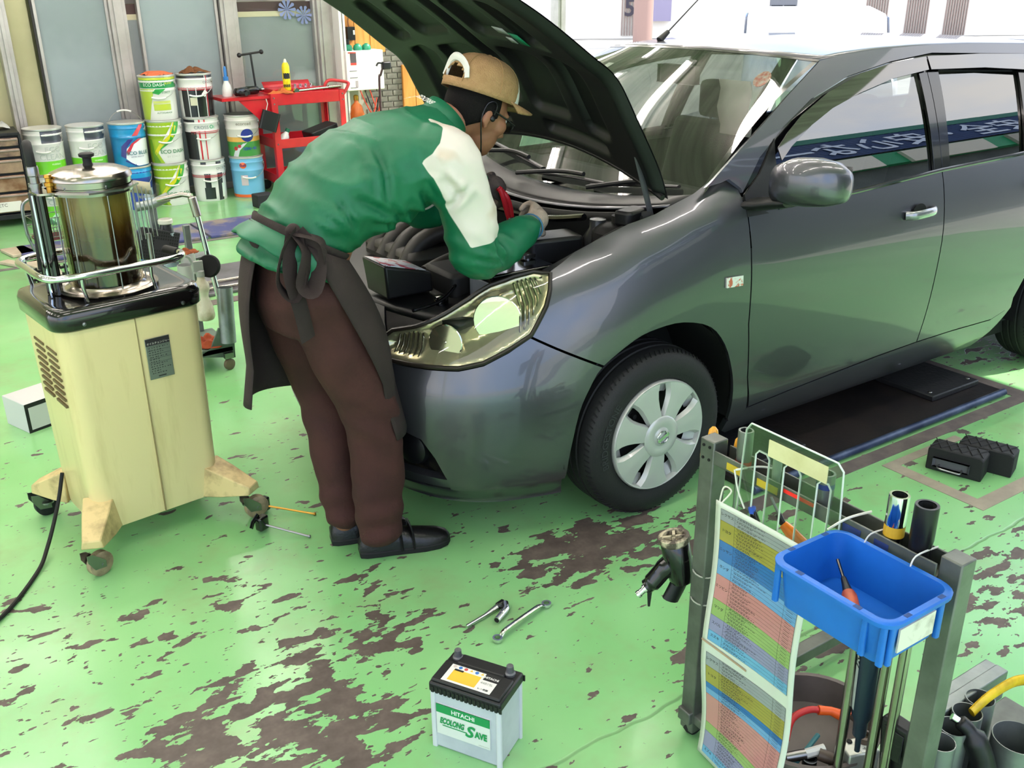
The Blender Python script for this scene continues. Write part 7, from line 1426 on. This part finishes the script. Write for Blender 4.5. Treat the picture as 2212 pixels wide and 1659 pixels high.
for i,(x,y,lb) in enumerate(((-.625,-2.103,'bright steel lever bar, leftmost behind the blue tray'),(-.625,-2.175,'steel lever bar in the middle behind the blue tray'),(-.625,-2.210,'steel lever bar nearest the right rack post'))):
    t=thing('lever_bar',lb,'bar',(x+.06,y+.03,.066),0,'lever bars on the rack'); MB().tube([(0,0,0),(-.004,-.002,.50)],[.0105,.0105],12).build('shaft',M_ss,t,smooth=50); MB().sph((-.004,-.002,.50),.0085,10,8).build('tip',M_ss,t)
sh=wthing('holster','black tapered tool holster with ribbed front on the rack base','holster',(-.53,-2.20,.066)); MB().loft([[V((x+a*.018,y+b*w,z)) for a,b in ((1,1),(-1,1),(-1,-1),(1,-1))] for x,y,z,w in ((-.505,-2.205,.068,.045),(-.53,-2.200,.20,.044),(-.548,-2.188,.33,.034),(-.55,-2.186,.355,.031))]).build('body',M('holster_black','#141415',.55,bump=.1,bs=60),sh,bevel=.006); MB().b2(-.569,-.5655,-2.21,-2.165,.27,.34).build('front_flap',M_blk,sh,bevel=.003); MB().tube([(-.525,-2.250,.07),(-.549,-2.244,.20),(-.566,-2.223,.33)],.003,6).build('green_piping',M('piping_green','#2f8f6c',.5),sh)
yh=wthing('yellow_pliers','yellow handled cutter lying across the steel cups','cutter',(-.22,-2.22,.27)); MB().tube(catm([(-.30,-2.20,.262),(-.25,-2.205,.285),(-.18,-2.215,.298),(-.12,-2.225,.285)],5),(.014,.008),10).build('handle',M('cutter_yellow','#d9b31c',.4,c2='#a8871c',vs=18),yh,smooth=50); MB().tube(catm([(-.12,-2.225,.285),(-.13,-2.25,.265),(-.16,-2.265,.255)],5),(.012,.008),10).build('handle',M('cutter_yellow','#d9b31c',.4),yh,smooth=50); MB().tube([(-.13,-2.225,.285),(-.08,-2.23,.275)],[.012,.004],8).build('jaws',M_ss,yh)
bg=wthing('grease_gun','black flexible tool with chrome tip standing in the steel cup','tool',(-.36,-2.24,.07)); MB().tube(catm([(-.34,-2.275,.10),(-.345,-2.265,.20),(-.36,-2.235,.265),(-.372,-2.212,.285)],5),[.03]*5+[.026]*5+[.016]*5+[.012],12).build('body',M('gun_black','#101012',.4),bg,smooth=50); MB().tube([(-.372,-2.212,.285),(-.380,-2.200,.292)],.008,10).build('tip',M_chrome,bg)
tag(MB().prism([(-.10,-.05),(.05,-.07),(.10,.0),(.04,.06),(-.06,.05)],.02,T(-.84,-1.86,0)).build('stone_slab',M('slab_grey','#77726b',.9,c2='#5f5a53',vs=14),bevel=.004),'flat broken grey concrete piece by the rack foot','slab')
# black tester with printed card, resting in the engine bay
ts=wthing('battery_tester','black tester box with a printed card resting on the engine bay edge','tester',(-.62,-.28,.80))
m=MB(); m.loft([[V((x,y,z)) for x,y,z in q] for q in ([(-.72,-.33,.79),(-.55,-.33,.79),(-.55,-.18,.79),(-.72,-.18,.79)],[(-.73,-.34,.905),(-.56,-.34,.86),(-.56,-.17,.86),(-.73,-.17,.905)])]); m.build('case',M_blk,ts,bevel=.008)
m=MB(); m.add([(-.728,-.335,.906),(-.58,-.335,.867),(-.58,-.19,.867),(-.728,-.19,.906)],[(0,1,2,3)]); m.build('printed_card',M('card_print','#c9ccd6',.5,c2='#a84a58',vs=22,lo=.52,hi=.56),ts,solid=-.002)
